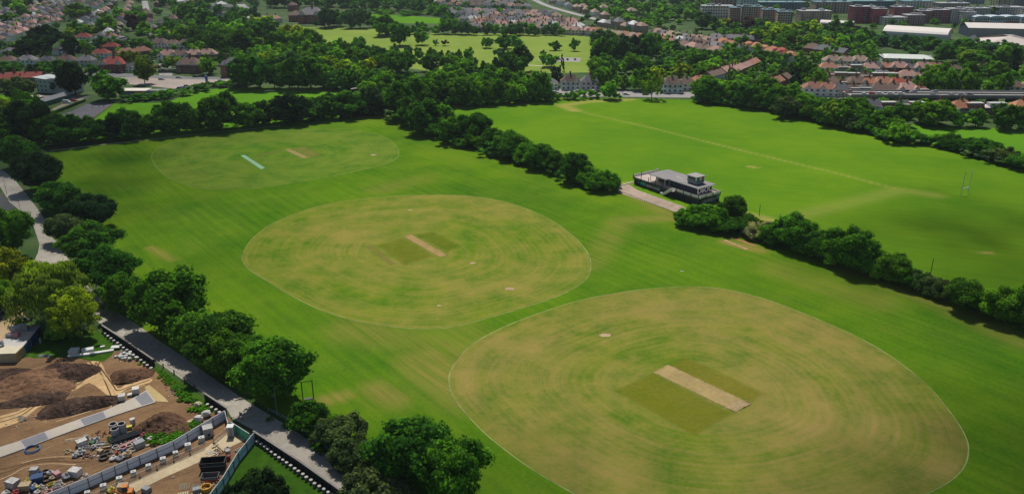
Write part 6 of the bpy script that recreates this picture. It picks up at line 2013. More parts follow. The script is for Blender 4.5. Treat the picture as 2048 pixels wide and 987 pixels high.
# clipped hedge by the yard
A_, B_ = G(*at2((480, 635))), G(*at2((930, 455)))
D_ = B_ - A_
mb = MB()
L_ = D_.length
rr = random.Random(3)
for k in range(24):
    mb.box(-L_ / 2 + L_ * (k + 0.5) / 24, rr.uniform(-0.1, 0.1), 0, L_ / 24 * 1.02 - 0.02, 1.5 + rr.uniform(0, .4), 1.5 + rr.uniform(0, 0.4), plain('hedge_green', (0.05, 0.12, 0.02), 0.95, 0.5, 1.2, bump=0.8))
o = mb.build('clipped_hedge', None, (A_ + B_) / 2, math.atan2(D_.y, D_.x))
tag(o, 'low clipped hedge between the yard and the ball court', 'hedge')
A_, B_ = G(*ar(880, 400)), G(*ar(1210, 400))
D_ = B_ - A_
mb = MB()
for k in range(16):
    mb.box(-D_.length / 2 + D_.length * (k + 0.5) / 16, rr.uniform(-0.3, 0.3), 0, D_.length / 16 - 0.02, 5 + rr.uniform(0, 1), 2.2 + rr.uniform(0, 0.9), hedge_m)
o = mb.build('grey_hedge', None, (A_ + B_) / 2, math.atan2(D_.y, D_.x))
tag(o, 'grey bare-looking hedge at the mouth of the side street', 'hedge')

# railings
def railing(name, pts, h, spacing, mat, rails, label, cat='railing', r=0.035, pr=0.05, z=0.03):
    W = [G(*p) for p in pts]
    e = empty(name, W[0], 0, label, cat)
    O = W[0]
    mb = MB()
    for a, b in zip(W[:-1], W[1:]):
        for rh in rails:
            mb.tube(a - O + Vector((0, 0, rh)), b - O + Vector((0, 0, rh)), r, r, mat, 5)
    mb.build('rails', e)
    tot = sum((b - a).length for a, b in zip(W[:-1], W[1:]))
    n = int(tot / spacing)
    n = min(n, 95)
    pm = MB()
    pm.box(0, 0, 0, pr * 2, pr * 2, h, mat)
    me = pm.mesh('post')
    for k in range(n + 1):
        d = tot * k / n
        for a, b in zip(W[:-1], W[1:]):
            L = (b - a).length
            if d <= L + 1e-6:
                break
            d -= L
        inst('post', me, e, a.lerp(b, min(d / L, 1)) - O)
    return e
railing('white_railing', [(1128, 197), (1190, 196), (1300, 198), (1390, 200)], 1.3, 4.2, plain('white_rail', (0.5, 0.52, 0.52), 0.6), (0.5, 1.1), 'low white railing between the far field and the carriageway', 'railing', 0.09, 0.14)
railing('road_railing', [(536, 822), (580, 845), (640, 888), (705, 946)], 1.1, 3.0, STEEL, (0.55, 1.05), 'thin steel railing along the upper side of the service road', 'railing', 0.05, 0.05)
railing('post_fence', [(306, 722), (356, 752), (411, 792)], 1.2, 5.0, plain('brown_post', (0.12, 0.075, 0.05)), (1.1,), 'brown post fence between the steel sheet walls', 'fence', 0.05, 0.11)
railing('log_edging', [(1241, 384), (1290, 403), (1350, 425)], 0.5, 1.1, plain('brown_post', (0.12, 0.075, 0.05)), (), 'row of low wooden posts edging the clubhouse apron', 'posts', 0.05, 0.1) if False else None
mbp = MB()
mbp.tube((0, 0, 0), (0, 0, 0.55), 0.13, 0.13, plain('brown_post', (0.12, 0.075, 0.05)), 7)
mep = mbp.mesh('log_post')
A_, B_ = G(1241, 384), G(1352, 427)
for k in range(30):
    o = inst('log_post', mep, None, A_.lerp(B_, k / 29))
    tag(o, f'low brown log post edging the clubhouse apron, {ordn(k)} from the left', 'post', 'log posts along the clubhouse apron')
mb = MB()
mb.box(0, 0, 0, 9.5, 0.25, 0.35, FASC)
A_, B_ = G(1238, 372), G(1262, 366)
tag(mb.build('white_barrier', None, A_.lerp(B_, 0.5), math.atan2((B_ - A_).y, (B_ - A_).x)), 'low white barrier rail beside the clubhouse', 'barrier')
mb = MB()
for dx in (-0.35, 0.35):
    mb.box(dx, 0, 0, 0.4, 0.3, 0.12, WHITE)
for i, (x, y, lab) in enumerate([(1364, 542, 'tiny white ground marker below the right hedge end'), (481, 762, '')]):
    if lab:
        tag(inst('ground_marker', mb.mesh('ground_marker'), None, G(x, y, 0.04)), lab, 'marker')

# ------------------------------------------------------------------ sheet pile walls and hoardings
PILE = plain('black_sheet_pile', (0.022, 0.022, 0.030), 0.6, 0.3, 1.5, 0.4)
CAP = plain('wall_cap', (0.24, 0.22, 0.20), 0.8)
def pile_wall(pts, h, label):
    W = [G(*p) for p in pts]
    O = W[0].copy()
    e = empty('sheet_pile_wall', O, 0, label, 'retaining wall')
    mb, cp = MB(), MB()
    for a, b in zip(W[:-1], W[1:]):
        d = b - a
        L = d.length
        n = max(2, int(L / 0.55))
        u = d / L
        nn = Vector((-u.y, u.x, 0))
        pr = []
        for k in range(n + 1):
            s = L * k / n
            off_ = 0.16 if (k // 2) % 2 else -0.16
            pr.append(a - O + u * s + nn * off_)
        for p, q in zip(pr[:-1], pr[1:]):
            mb.face([p, q, q + Vector((0, 0, h)), p + Vector((0, 0, h))], PILE)
            mb.face([p + nn * 0.04, p + nn * 0.04 + Vector((0, 0, h)), q + nn * 0.04 + Vector((0, 0, h)), q + nn * 0.04], PILE)
        cp.box((a.x + b.x) / 2 - O.x, (a.y + b.y) / 2 - O.y, h, L, 0.42, 0.12, CAP, math.atan2(d.y, d.x))
    mb.build('piles', e)
    cp.build('capping', e)
pile_wall([(206, 662), (255, 694), (309, 732)], 1.9, 'upper black sheet pile wall below the yellow-green tree')
pile_wall([(411, 800), (456, 830)], 1.9, 'short black sheet pile wall ending at the white hoarding')
pile_wall([(509, 878), (600, 938), (690, 1003), (740, 1045)], 2.1, 'long black sheet pile wall beside the lower service road')
STB = MB()
STB.tube((0, 0, 0), (0, 0, 0.75), 0.36, 0.34, plain('stub_grey', (0.17, 0.165, 0.16), 0.9), 10)
STB.tube((0, 0, 0.751), (0, 0, 0.9), 0.40, 0.36, plain('stub_cap', (0.48, 0.45, 0.42), 0.9), 10)
stb = STB.mesh('concrete_stub')
k_ = 0
for (ax, ay), (bx, by), n, w_ in [((211, 672), (303, 741), 15, 'the upper sheet pile wall'), ((416, 814), (440, 830), 4, 'the short sheet pile wall'), ((516, 888), (682, 1010), 22, 'the lower sheet pile wall')]:
    A_, B_ = G(ax, ay), G(bx, by)
    for k in range(n):
        P = A_.lerp(B_, k / (n - 1))
        o = inst('concrete_stub', stb, None, (P.x + rnd.uniform(-.1, .1), P.y + rnd.uniform(-.1, .1), 0.05), rnd.uniform(0, 6))
        tag(o, f'round concrete pile stub in front of {w_}, {ordn(k)} from the top', 'concrete stub', 'concrete stubs along the sheet pile walls')
HOW, HOB, HOG = plain('hoarding_white', (0.80, 0.86, 0.93), 0.6, 0.06, 0.8), plain('hoarding_blue', (0.56, 0.78, 0.92), 0.6, 0.08, 0.8), plain('hoarding_green', (0.08, 0.42, 0.26), 0.7, 0.25, 1.0)
HTOP = plain('hoarding_top', (0.55, 0.55, 0.55), 0.6)
GPOST = plain('hoarding_post', (0.13, 0.15, 0.17), 0.6)
def hoarding(pts, h, mat, label, step=3.0, postside=-1, rail=True):
    W = [G(x, y, 0) for x, y in pts]
    O = W[0].copy()
    e = empty('hoarding', O, 0, label, 'hoarding')
    for a, b in zip(W[:-1], W[1:]):
        d = b - a
        L = d.length
        n = max(1, round(L / step))
        an = math.atan2(d.y, d.x)
        u = d / L
        nn = Vector((-u.y, u.x, 0)) * postside
        for k in range(n):
            c = a - O + u * (L * (k + 0.5) / n)
            mb = MB()
            mb.box(c.x, c.y, 0.05, L / n - 0.03, 0.06, h - 0.05, mat, an)
            mb.box(c.x, c.y, h, L / n - 0.03, 0.12, 0.06, HTOP, an)
            mb.build('panel', e)
            p = a - O + u * (L * k / n) + nn * 0.12
            mb = MB()
            mb.box(p.x, p.y, 0.0, 0.12, 0.12, h - 0.1, GPOST, an)
            mb.build('post', e)
        if rail:
            mb = MB()
            c = a - O + d / 2 + nn * 0.06
            mb.box(c.x, c.y, h * 0.55, L, 0.05, 0.08, GPOST, an)
            mb.build('rail', e)
hoarding([(20, 1052), (101, 1006), (179, 974), (232, 950), (281, 929), (349, 900), (402, 868), (452, 838)], 2.3, HOW, 'long pale grey-blue hoarding across the building site')
hoarding([(452, 838), (458, 862)], 2.2, HOW, 'short return of the pale hoarding at its upper end', 2.0)
hoarding([(462, 859), (501, 884)], 2.2, HOG, 'green mesh-covered hoarding by the service road gate', 6.0, rail=False)
hoarding([(510, 884), (478, 924), (448, 975), (420, 1012), (390, 1060)], 2.4, HOB, 'light blue hoarding beside the dark shrub', 3.0, 1)
BLKM = plain('ballast_block', (0.52, 0.52, 0.50), 0.9, 0.12, 2)
mbk = MB()
mbk.box(0, 0, 0, 1.15, 1.0, 1.05, BLKM, 0.0, None, 0.94)
mbk.box(0, 0, 1.052, 0.3, 0.3, 0.14, BLKM)
mk = mbk.mesh('ballast_block')
for i, (x, y, s) in enumerate([(404, 882, 1.1), (377, 896, 1.1), (352, 910, 0.9), (327, 923, 1.0), (298, 936, 0.9), (268, 949, 0.9), (240, 962, 1.0), (208, 977, 1.0), (176, 990, 0.9)]):
    o = inst('ballast_block', mk, None, G(x, y, 0.07), 0.4, (s, s, s))
    tag(o, f'pale concrete ballast block behind the long hoarding, {ordn(i)} from the upper end', 'concrete block', 'ballast blocks behind the long hoarding')
# mesh barrier
def barrier(pts, label):
    W = [G(x, y, 0.07) for x, y in pts]
    O = W[0].copy()
    e = empty('mesh_barrier', O, 0, label, 'barrier')
    mm = plain('mesh_fill', (0.30, 0.24, 0.20), 0.8, 0.2, 4)
    for a, b in zip(W[:-1], W[1:]):
        d = b - a
        L = d.length
        n = max(1, round(L / 3.4))
        an = math.atan2(d.y, d.x)
        for k in range(n):
            c = a - O + d * ((k + 0.5) / n)
            mb = MB()
            mb.box(c.x, c.y, 1.15, L / n - 0.05, 0.05, 0.06, HTOP, an)
            mb.box(c.x, c.y, 0.1, L / n - 0.05, 0.05, 0.05, GPOST, an)
            for j in range(14):
                q = a - O + d * ((k + (j + 0.5) / 14) / n)
                mb.box(q.x, q.y, 0.15, 0.035, 0.035, 1.0, mm, an)
            for zz in (0.35, 0.6, 0.85):
                mb.box(c.x, c.y, zz, L / n - 0.06, 0.03, 0.03, mm, an)
            mb.build('mesh_panel', e)
            mb = MB()
            p = a - O + d * (k / n)
            mb.box(p.x, p.y, 0, 0.6, 0.25, 0.15, POST, an + 1.57)
            mb.box(p.x, p.y, 0.151, 0.07, 0.07, 1.0, GPOST, an)
            mb.build('foot', e)
barrier([(60, 1060), (180, 1000), (280, 954), (412, 894)], 'low grey mesh barrier along the pale ballast walkway')
barrier([(428, 886), (456, 862)], 'last mesh barrier length before the white cabin')

# ------------------------------------------------------------------ building site
def heap(name, label, x, y, rx, ry, h, mat, seed, rz=0.0, n=64, rough=0.45, cat='soil heap'):
    r = np.random.RandomState(seed)
    P = G(x, y, 0.04)
    ks = r.normal(size=(14, 2)) * 1.0
    ph = r.uniform(0, 6.28, 14)
    V, Q = [], []
    for i in range(n + 1):
        for j in range(n + 1):
            u, v = 2 * i / n - 1, 2 * j / n - 1
            d = math.hypot(u, v)
            b = max(0.0, 1 - d ** 1.7 * (1 + 0.25 * math.sin(3 * math.atan2(v, u) + seed)))
            X, Y = u * rx, v * ry
            nz = sum(math.sin(X * ks[k][0] * (0.5 + 0.22 * k) + Y * ks[k][1] * (0.5 + 0.22 * k) + ph[k]) / (1 + k * 0.55) for k in range(14)) / 3
            z = h * b * (1 + rough * nz) + r.uniform(-0.13, 0.13) * (b > 0) * (1 + rough)
            V.append((X, Y, z if b > 0 else -0.15))
    for i in range(n):
        for j in range(n):
            a = i * (n + 1) + j
            Q.append((a, a + n + 1, a + n + 2, a + 1))
    me = fastmesh(name, np.array(V), np.array(Q))
    me.materials.append(mat)
    o = bpy.data.objects.new(name, me)
    COL.objects.link(o)
    o.location = P
    o.rotation_euler.z = rz
    return tag(o, label, cat, 'soil heaps on the building site')
SB = plain('soil_brown', (0.155, 0.088, 0.055), 0.98, 0.55, 1.1, 0.05, bump=1.0)
SDk = plain('soil_dark', (0.085, 0.055, 0.042), 0.98, 0.6, 1.3, 0.05, bump=1.0)
SR = plain('soil_reddish', (0.185, 0.105, 0.062), 0.98, 0.5, 0.9, 0.05, bump=1.0)
heap('soil_heap', 'broad low brown soil heap beside the storage containers', 62, 768, 12, 7.5, 1.7, SR, 1, 0.1)
heap('soil_heap', 'dark rough heap of clods and roots between containers and white beams', 140, 744, 7.5, 4.5, 1.6, SDk, 2, -0.3, rough=0.6)
heap('soil_heap', 'small dark soil heap left of the broad low one', 8, 755, 6, 5, 1.6, SDk, 3)
heap('soil_heap', 'small brown heap beside the white rubble', 262, 752, 5.2, 3.6, 1.7, SB, 4, 0.2)
heap('soil_heap', 'long dark heap between the haul track and concrete path', 158, 812, 9.5, 3.6, 1.7, SDk, 5, 0.35)
heap('soil_heap', 'dark brown heap beside the end of the concrete path', 328, 852, 6.2, 4.2, 2.5, SB, 6)
heap('soil_heap', 'low dark ridge at the lower edge of the broad heap', 70, 800, 8, 3, 0.9, SDk, 8, 0.35)
# containers
def container(x0, x1, yfront, yback, col, rcol, ecol, label, rc='container_roof'):
    pass
cr = [((31, 706), (-26, 708)), ((48, 690), (-6, 691)), ((60, 675), (8, 676)), ((71, 662), (20, 663)), ((81, 650), (31, 651))]
cc = [((0.50, 0.42, 0.26), (0.55, 0.49, 0.36), (0.42, 0.33, 0.18), 'cream storage container nearest the soil heap'),
      ((0.40, 0.40, 0.38), (0.42, 0.41, 0.39), (0.03, 0.11, 0.25), 'storage container with grey roof and blue end'),
      ((0.5, 0.45, 0.34), (0.52, 0.46, 0.36), (0.015, 0.05, 0.22), 'storage container with cream roof and navy blue end'),
      ((0.2, 0.24, 0.3), (0.27, 0.30, 0.36), (0.01, 0.02, 0.10), 'storage container with blue-grey roof under the willow')]
for i in range(4):
    (r0, l0), (r1, l1) = cr[i], cr[i + 1]
    q = [G(*l0, 2.6), G(*r0, 2.6), G(*r1, 2.6), G(*l1, 2.6)]
    c = sum(q, Vector()) / 4
    e = empty('storage_container', (c.x, c.y, 0.05), 0, cc[i][3], 'container', 'storage containers by the willow')
    pl = [((v.x - c.x) * 0.985, (v.y - c.y) * 0.985) for v in q]
    wm_, rm_, em_ = (plain(f'cont_w{i}', cc[i][0], 0.6, 0.15, 1), plain(f'cont_r{i}', cc[i][1], 0.7, 0.15, 1.2), plain(f'cont_e{i}', cc[i][2], 0.5, 0.2, 1))
    mb = MB()
    mb.prism(pl, 0, 2.45, wm_)
    mb.build('shell', e)
    mb = MB()
    mb.prism([(p[0] * 1.01, p[1] * 1.01) for p in pl], 2.452, 2.58, rm_)
    mb.build('roof', e)
    mb = MB()
    a, b = Vector(pl[1]), Vector(pl[2])
    d = b - a
    for s in (0.27, 0.73):
        m_ = a + d * s
        nn = Vector((d.y, -d.x)).normalized()
        mb = MB()
        mb.box(m_.x + nn.x * 0.05, m_.y + nn.y * 0.05, 0.1, d.length * 0.44, 0.08, 2.25, em_, math.atan2(d.y, d.x))
        mb.build('door', e)
def simple(name, label, cat, build, x, y, z=0.06, rz=0.0, group=None, s=1.0):
    mb = MB()
    build(mb)
    o = mb.build(name, None, G(x, y, z), rz)
    o.scale = (s, s, s)
    return tag(o, label, cat, group)
CWH, CGR, CTN, CDK, CRD, CBL, CYL, CGN = (plain('bag_white', (0.52, 0.50, 0.47), 0.8, 0.45, 2.5), plain('item_grey', (0.26, 0.27, 0.28), 0.8, 0.2, 2), plain('item_tan', (0.45, 0.35, 0.22), 0.9, 0.2, 2), plain('item_black', (0.02, 0.02, 0.024), 0.6, 0.2, 2),
    plain('item_red', (0.36, 0.05, 0.05), 0.7, 0.2, 2), plain('item_blue', (0.02, 0.06, 0.16), 0.6, 0.2, 2), plain('item_yellow', (0.5, 0.42, 0.06), 0.7, 0.2, 2), plain('item_green', (0.03, 0.12, 0.06), 0.7, 0.2, 2))
CMT = {'white': CWH, 'grey': CGR, 'tan': CTN, 'black': CDK, 'red': CRD, 'navy': CBL, 'yellow': CYL, 'green': CGN, 'rust': plain('rust', (0.14, 0.05, 0.035), 0.9, 0.4, 3), 'blue': plain('pipe_blue', (0.03, 0.22, 0.5), 0.5), 'pink': plain('item_pink', (0.5, 0.25, 0.26), 0.8)}
def blob(mb, cx, cy, z, sx, sy, sz, m, seed=0, n=8):
    r = random.Random(seed)
    P = []
    for a in range(6):
        ph = math.pi * a / 5
        P.append([(cx + sx * math.sin(ph) * math.cos(2 * math.pi * b / n) * r.uniform(0.6, 1.3), cy + sy * math.sin(ph) * math.sin(2 * math.pi * b / n) * r.uniform(0.6, 1.3), z + sz * (1 + math.cos(ph)) * 0.5) for b in range(n)])
    for a in range(5):
        for b in range(n):
            c = (b + 1) % n
            mb.face([P[a][b], P[a + 1][b], P[a + 1][c], P[a][c]], m)
def it_bag(m, sz, sd):
    def f(mb):
        blob(mb, 0, 0, 0, sz * 0.6, sz * 0.5, sz * 0.6, m, sd)
        blob(mb, sz * 0.1, 0, sz * 0.45, sz * 0.22, sz * 0.2, sz * 0.35, m, sd + 1)
    return f
def it_box(m, sz, sd):
    r = random.Random(sd)
    def f(mb):
        mb.box(0, 0, 0, sz, sz * r.uniform(0.6, 0.9), sz * 0.6, m)
        mb.box(0, 0, sz * 0.6 + 0.004, sz * 1.04, sz * 0.8, sz * 0.08, m)
    return f
def it_ring(m, sz, sd, t=0.22):
    def f(mb):
        mb.ring((0, 0), sz * (0.5 - t * 0.5), sz * 0.5, 0, sz * 0.24, m, 16)
    return f
def it_boards(m, sz, sd):
    r = random.Random(sd)
    def f(mb):
        for k in range(5):
            mb.box(r.uniform(-.2, .2), (k - 2) * 0.22, 0.1 * (k % 3), sz * r.uniform(0.7, 1), 0.18, 0.07, m, r.uniform(-0.2, 0.2))
    return f
def it_scrap(m, sz, sd):
    r = random.Random(sd)
    def f(mb):
        for k in range(16):
            mb.box(r.uniform(-.5, .5) * sz, r.uniform(-.35, .35) * sz, r.uniform(0, 0.25), r.uniform(0.15, 0.6) * sz * 0.6, 0.12, 0.12, m, r.uniform(0, 3))
    return f
def it_drum(m, sz, sd):
    def f(mb):
        mb.tube((0, 0, 0), (0, 0, sz), sz * 0.4, sz * 0.4, m, 12)
        mb.ring((0, 0), sz * 0.3, sz * 0.42, sz + 0.002, sz + 0.05, m, 12)
    return f
def it_tray(m, sz, sd):
    def f(mb):
        mb.box(0, 0, 0, sz, sz * 0.6, 0.08, m)
        for s in (-1, 1):
            mb.box(0, s * sz * 0.28, 0.082, sz, 0.07, 0.35, m)
            mb.box(s * sz * 0.47, 0, 0.083, 0.07, sz * 0.5, 0.35, m)
    return f
IT = {'bag': (it_bag, 'sack', 'sack'), 'box': (it_box, 'box', 'box'), 'tyre': (it_ring, 'tyre', 'tyre'), 'hoop': (it_ring, 'pipe_ring', 'pipe ring'), 'boards': (it_boards, 'timber_boards', 'boards'), 'scrap': (it_scrap, 'scrap_heap', 'scrap heap'),
      'drum': (it_drum, 'drum', 'drum'), 'tray': (it_tray, 'tray', 'tray')}
def items(off_, sc_, lst, where):
    for i, (ty, zx, zy, pxs, col, label, *lift) in enumerate(lst):
        x, y = off_[0] + zx / sc_, off_[1] + zy / sc_
        fn, nm_, cat_ = IT[ty]
        size = pxs / sc_ * mpp(y) * 1.15
        simple(nm_, label, cat_, fn(CMT[col], size, i), x, y, 0.06 + (lift[0] if lift else 0), rnd.uniform(-0.6, 0.9), where)
items((130, 820), 8.222, [
    ('boards', 190, 480, 330, 'tan', 'long loose planks above the white sacks'), ('drum', 355, 490, 80, 'grey', 'pale grey drum with flat lid at the head of the rubbish pile'), ('box', 285, 570, 130, 'white', 'open white crate next to the pale grey drum'),
    ('scrap', 570, 400, 170, 'rust', 'dark red-brown scrap heap between path and pipes'), ('bag', 450, 505, 80, 'white', 'upright white sack beside the green bin'), ('bag', 530, 495, 90, 'white', 'plump white sack behind the green bin'), ('box', 455, 560, 70, 'green', 'dark green bin in the rubbish pile'),
    ('tray', 590, 560, 130, 'white', 'wide white tray at the top of the pile'), ('tray', 690, 600, 130, 'tan', 'cream tray with upturned edge by the black pipes'), ('bag', 470, 620, 90, 'white', 'flat white sack under the green bin'), ('tray', 350, 620, 90, 'white', 'small white frame in the middle of the pile'),
    ('scrap', 90, 670, 140, 'tan', 'tangle of pale timber offcuts at the pile end'), ('bag', 250, 720, 130, 'white', 'long white sack lying on the dirt'), ('bag', 165, 765, 80, 'white', 'creamy sack at the lower end of the long one'), ('scrap', 390, 760, 170, 'rust', 'rust-red scrap spread on the dirt'),
    ('box', 585, 690, 70, 'tan', 'small tan box right of the rust-red scrap'), ('tyre', 640, 790, 130, 'black', 'black coil of tyres leaning at the pile edge'), ('tyre', 700, 700, 100, 'black', 'black hose coil above the tyres'), ('hoop', 835, 610, 90, 'white', 'white pipe ring right of the black hose coil'),
    ('bag', 860, 660, 50, 'white', 'small white sack above the red can'), ('drum', 855, 730, 50, 'red', 'small bright red can'), ('bag', 800, 805, 90, 'white', 'smooth white sack at the foot of the hoarding'), ('bag', 760, 700, 50, 'grey', 'small grey bundle beside the red can'),
    ('hoop', 960, 620, 100, 'pink', 'pink and white hose loop'), ('hoop', 1060, 580, 90, 'white', 'white hose loop by the pink one'), ('hoop', 1105, 660, 110, 'white', 'cream pipe ring nearest the hoarding'), ('bag', 990, 690, 90, 'navy', 'navy blue sack beside the cream pipe ring'),
    ('bag', 1030, 750, 130, 'tan', 'dusty tan sack below the cream pipe ring'), ('bag', 910, 810, 110, 'grey', 'dark grey heap of cloth near the hoarding'), ('box', 1230, 590, 130, 'grey', 'long grey metal box by the planks'), ('bag', 1210, 510, 90, 'white', 'white bundle above the long grey box'),
    ('bag', 1300, 490, 110, 'black', 'black bundle at the right end of the pile'), ('bag', 1290, 420, 80, 'red', 'red bundle on top of the red pipes'), ('bag', 1410, 500, 100, 'white', 'grey-white sack at the far right of the pile'), ('boards', 1400, 560, 200, 'tan', 'pale planks pointing at the hoarding'),
    ('drum', 1120, 225, 90, 'white', 'white round lid beside the concrete rings'), ('box', 1065, 300, 70, 'yellow', 'orange-yellow box between rings and pipes')], 'rubbish by the black pipes')
items((0, 880), 9.222, [
    ('box', 640, 590, 120, 'white', 'white crate at the top of the lower rubbish pile'), ('tyre', 845, 585, 110, 'black', 'upright black tyre in the lower pile'), ('tyre', 860, 740, 150, 'black', 'large black tyre behind the yellow sheet'), ('bag', 740, 645, 110, 'navy', 'dark navy sack left of the upright tyre'),
    ('bag', 930, 620, 100, 'white', 'dusty white sack between the tyres'), ('box', 1065, 655, 110, 'pink', 'pink and white box beside the dusty sack'), ('tray', 1050, 590, 90, 'grey', 'grey tray above the pink box'), ('bag', 970, 710, 90, 'tan', 'tan sack beside the yellow sheet'),
    ('tray', 950, 820, 110, 'yellow', 'bright yellow sheet in the lower pile'), ('box', 1400, 640, 170, 'white', 'white cabinet against the long hoarding'), ('bag', 1230, 700, 150, 'grey', 'grey sheeted bundle beside the white cabinet'), ('tray', 1070, 800, 120, 'white', 'white frame next to the hoarding'),
    ('tray', 1050, 870, 110, 'white', 'second white frame lower down the hoarding'), ('box', 700, 760, 170, 'navy', 'large navy crate in the lower pile'), ('box', 480, 900, 160, 'tan', 'brown plywood box at the picture corner pile'), ('box', 250, 840, 170, 'white', 'pale cubic tank at the left of the lower pile'),
    ('scrap', 540, 740, 130, 'yellow', 'yellow and pale offcuts beside the navy crate'), ('bag', 640, 850, 90, 'white', 'crumpled white sack below the navy crate'), ('box', 620, 920, 90, 'navy', 'small navy box beside the plywood box'), ('drum', 700, 900, 60, 'yellow', 'small yellow can by the small navy box'),
    ('bag', 760, 860, 80, 'white', 'white bag right of the navy crate'), ('bag', 700, 970, 90, 'white', 'striped white sack at the bottom of the pile'), ('hoop', 900, 960, 120, 'pink', 'reddish hose loop at the hoarding foot'), ('bag', 310, 975, 110, 'red', 'red bag at the very bottom of the pile'), ('bag', 120, 985, 100, 'white', 'white bag beside the pale cubic tank'),
    ('scrap', 1600, 640, 100, 'white', 'small white offcuts where the hoarding meets the dirt')], 'rubbish of the lower pile')
# blue pipe coil
def coil(mb):
    for k in range(4):
        R_ = 1.5 - 0.08 * k
        pts = [(R_ * math.cos(a) * (1 + 0.04 * k), R_ * math.sin(a), 0.1 + 0.11 * k + 0.03 * math.sin(3 * a)) for a in [i * 2 * math.pi / 20 for i in range(21)]]
        mb.path([Vector(p) for p in pts], 0.055, CMT['blue'], 6)
simple('pipe_coil', 'coil of bright blue water pipe beside the concrete path', 'pipe coil', coil, 65, 899, 0.06)
# concrete manhole rings
CONC = plain('precast_concrete', (0.38, 0.38, 0.37), 0.9, 0.15, 1.5)
CONCI = plain('precast_inside', (0.10, 0.10, 0.11), 0.95)
for x, y, h, lab in [(228, 858, 1.5, 'concrete manhole ring furthest left of the three'), (246, 864, 2.3, 'tallest right-hand one of three concrete manhole rings'), (232, 871, 1.9, 'front one of the three concrete manhole rings')]:
    mb = MB()
    mb.ring((0, 0), 0.68, 0.85, 0, h, CONC, 22, CONCI)
    tag(mb.build('manhole_ring', None, G(x, y, 0.06)), lab, 'concrete ring', 'concrete manhole rings')
A_, B_ = G(220, 886), G(290, 862)
D_ = (B_ - A_)
pm = MB()
L_ = D_.length
pm.tube((-L_ / 2, 0, 0), (L_ / 2, 0, 0), 0.17, 0.17, plain('pipe_black', (0.012, 0.016, 0.024), 0.7, 0.2, 1, 0.2), 9)
pme = pm.mesh('black_pipe')
NN = Vector((-D_.y, D_.x, 0)).normalized()
for k in range(12):
    row, lay = k % 7, k // 7
    P = (A_ + B_) / 2 + NN * ((row - 3) * 0.42 + lay * 0.2) + Vector((0, 0, 0.24 + lay * 0.33))
    o = inst('black_pipe', pme, None, P, math.atan2(D_.y, D_.x) + rnd.uniform(-0.02, 0.02))
    tag(o, f'long black drainage pipe in the {"lower" if lay == 0 else "upper"} layer of the stack, {ordn(row)} from the path side' if lay == 0 else f'black drainage pipe on top of the stack, {ordn(row)} from the path side', 'pipe', 'stack of black drainage pipes')
pr_ = MB()
pr_.tube((-3, 0, 0), (3, 0, 0), 0.1, 0.1, CMT['pink'], 8)
A2, B2 = G(240, 896), G(292, 872)
D2 = B2 - A2
for k in range(3):
    o = inst('red_pipe', pr_.mesh('red_pipe'), None, (A2 + B2) / 2 + Vector((0, 0.3 * k, 0.3)), math.atan2(D2.y, D2.x))
    tag(o, ['pinkish-red thin pipe in front of the black pipes', 'second pinkish-red pipe behind the first', 'third pinkish-red pipe touching the black pipes'][k], 'pipe', 'pinkish-red pipes')
# white beams and boxes on the rough grass
WB = plain('white_board', (0.60, 0.60, 0.58), 0.7, 0.08, 1.0)
def beam(name, a, b, wd, h, z, m, label, cat='beam', group=None):
    A, B = G(*a), G(*b)
    D = B - A
    mb = MB()
    mb.box(0, 0, 0, D.length, wd, h, m)
    P = (A + B) / 2
    return tag(mb.build(name, None, (P.x, P.y, z), math.atan2(D.y, D.x)), label, cat, group)
beam('white_beam', (136, 713), (188, 708), 1.0, 0.35, 0.07, WB, 'lower length of long white beams on the rough grass')
beam('white_beam', (184, 708), (228, 701), 1.0, 0.35, 0.08, WB, 'upper length of long white beams on the rough grass')
beam('white_board', (223, 697), (241, 696), 1.4, 0.12, 0.5, WB, 'loose white board at the rubble end of the beams', 'board')
beam('white_stack', (140, 707), (158, 706), 2.0, 1.2, 0.07, WB, 'larger white sheet stack behind the long beams', 'stack')
beam('white_stack', (164, 704), (188, 700), 1.6, 0.7, 0.07, WB, 'lower white sheet stack behind the long beams', 'stack')
beam('white_board', (201, 695), (210, 693), 0.7, 0.3, 0.07, WB, 'small white board lying above the beams', 'board')
beam('white_post', (81, 687), (82, 684), 0.25, 1.2, 0.07, WB, 'short white post on the grass by the containers', 'post')
beam('timber_beam', (349, 858), (388, 842), 0.9, 0.25, 0.3, CTN, 'pale timber beam lying on the weeds behind the hoarding')
beam('timber_beam', (432, 888), (450, 903), 0.45, 0.2, 0.1, CTN, 'pale timber baulk lying across the ballast walkway')
beam('timber_beam', (424, 896), (438, 890), 0.3, 0.2, 0.1, CTN, 'short timber baulk by the mesh barrier end')
beam('timber_beam', (292, 893), (338, 874), 0.5, 0.15, 0.2, CTN, 'long pale plank beside the hoarding near the weeds')
blk = MB()
blk.box(0, 0, 0, 0.62, 0.5, 0.42, plain('rubble_block', (0.50, 0.50, 0.48), 0.9, 0.15, 3))
bm_ = blk.mesh('concrete_block')
rr = random.Random(11)
for k in range(46):
    x, y = 252 + rr.gauss(0, 9), 712 + rr.gauss(0, 5)
    o = inst('concrete_block', bm_, None, G(x, y, 0.06 + rr.choice([0, 0, 0.4])), rr.uniform(0, 3), (rr.uniform(0.7, 1.3), rr.uniform(0.7, 1.3), rr.uniform(0.7, 1.2)))
    tag(o, 'one of the pale broken concrete blocks heaped between white beams and sheet pile wall', 'concrete block', 'rubble pile blocks')
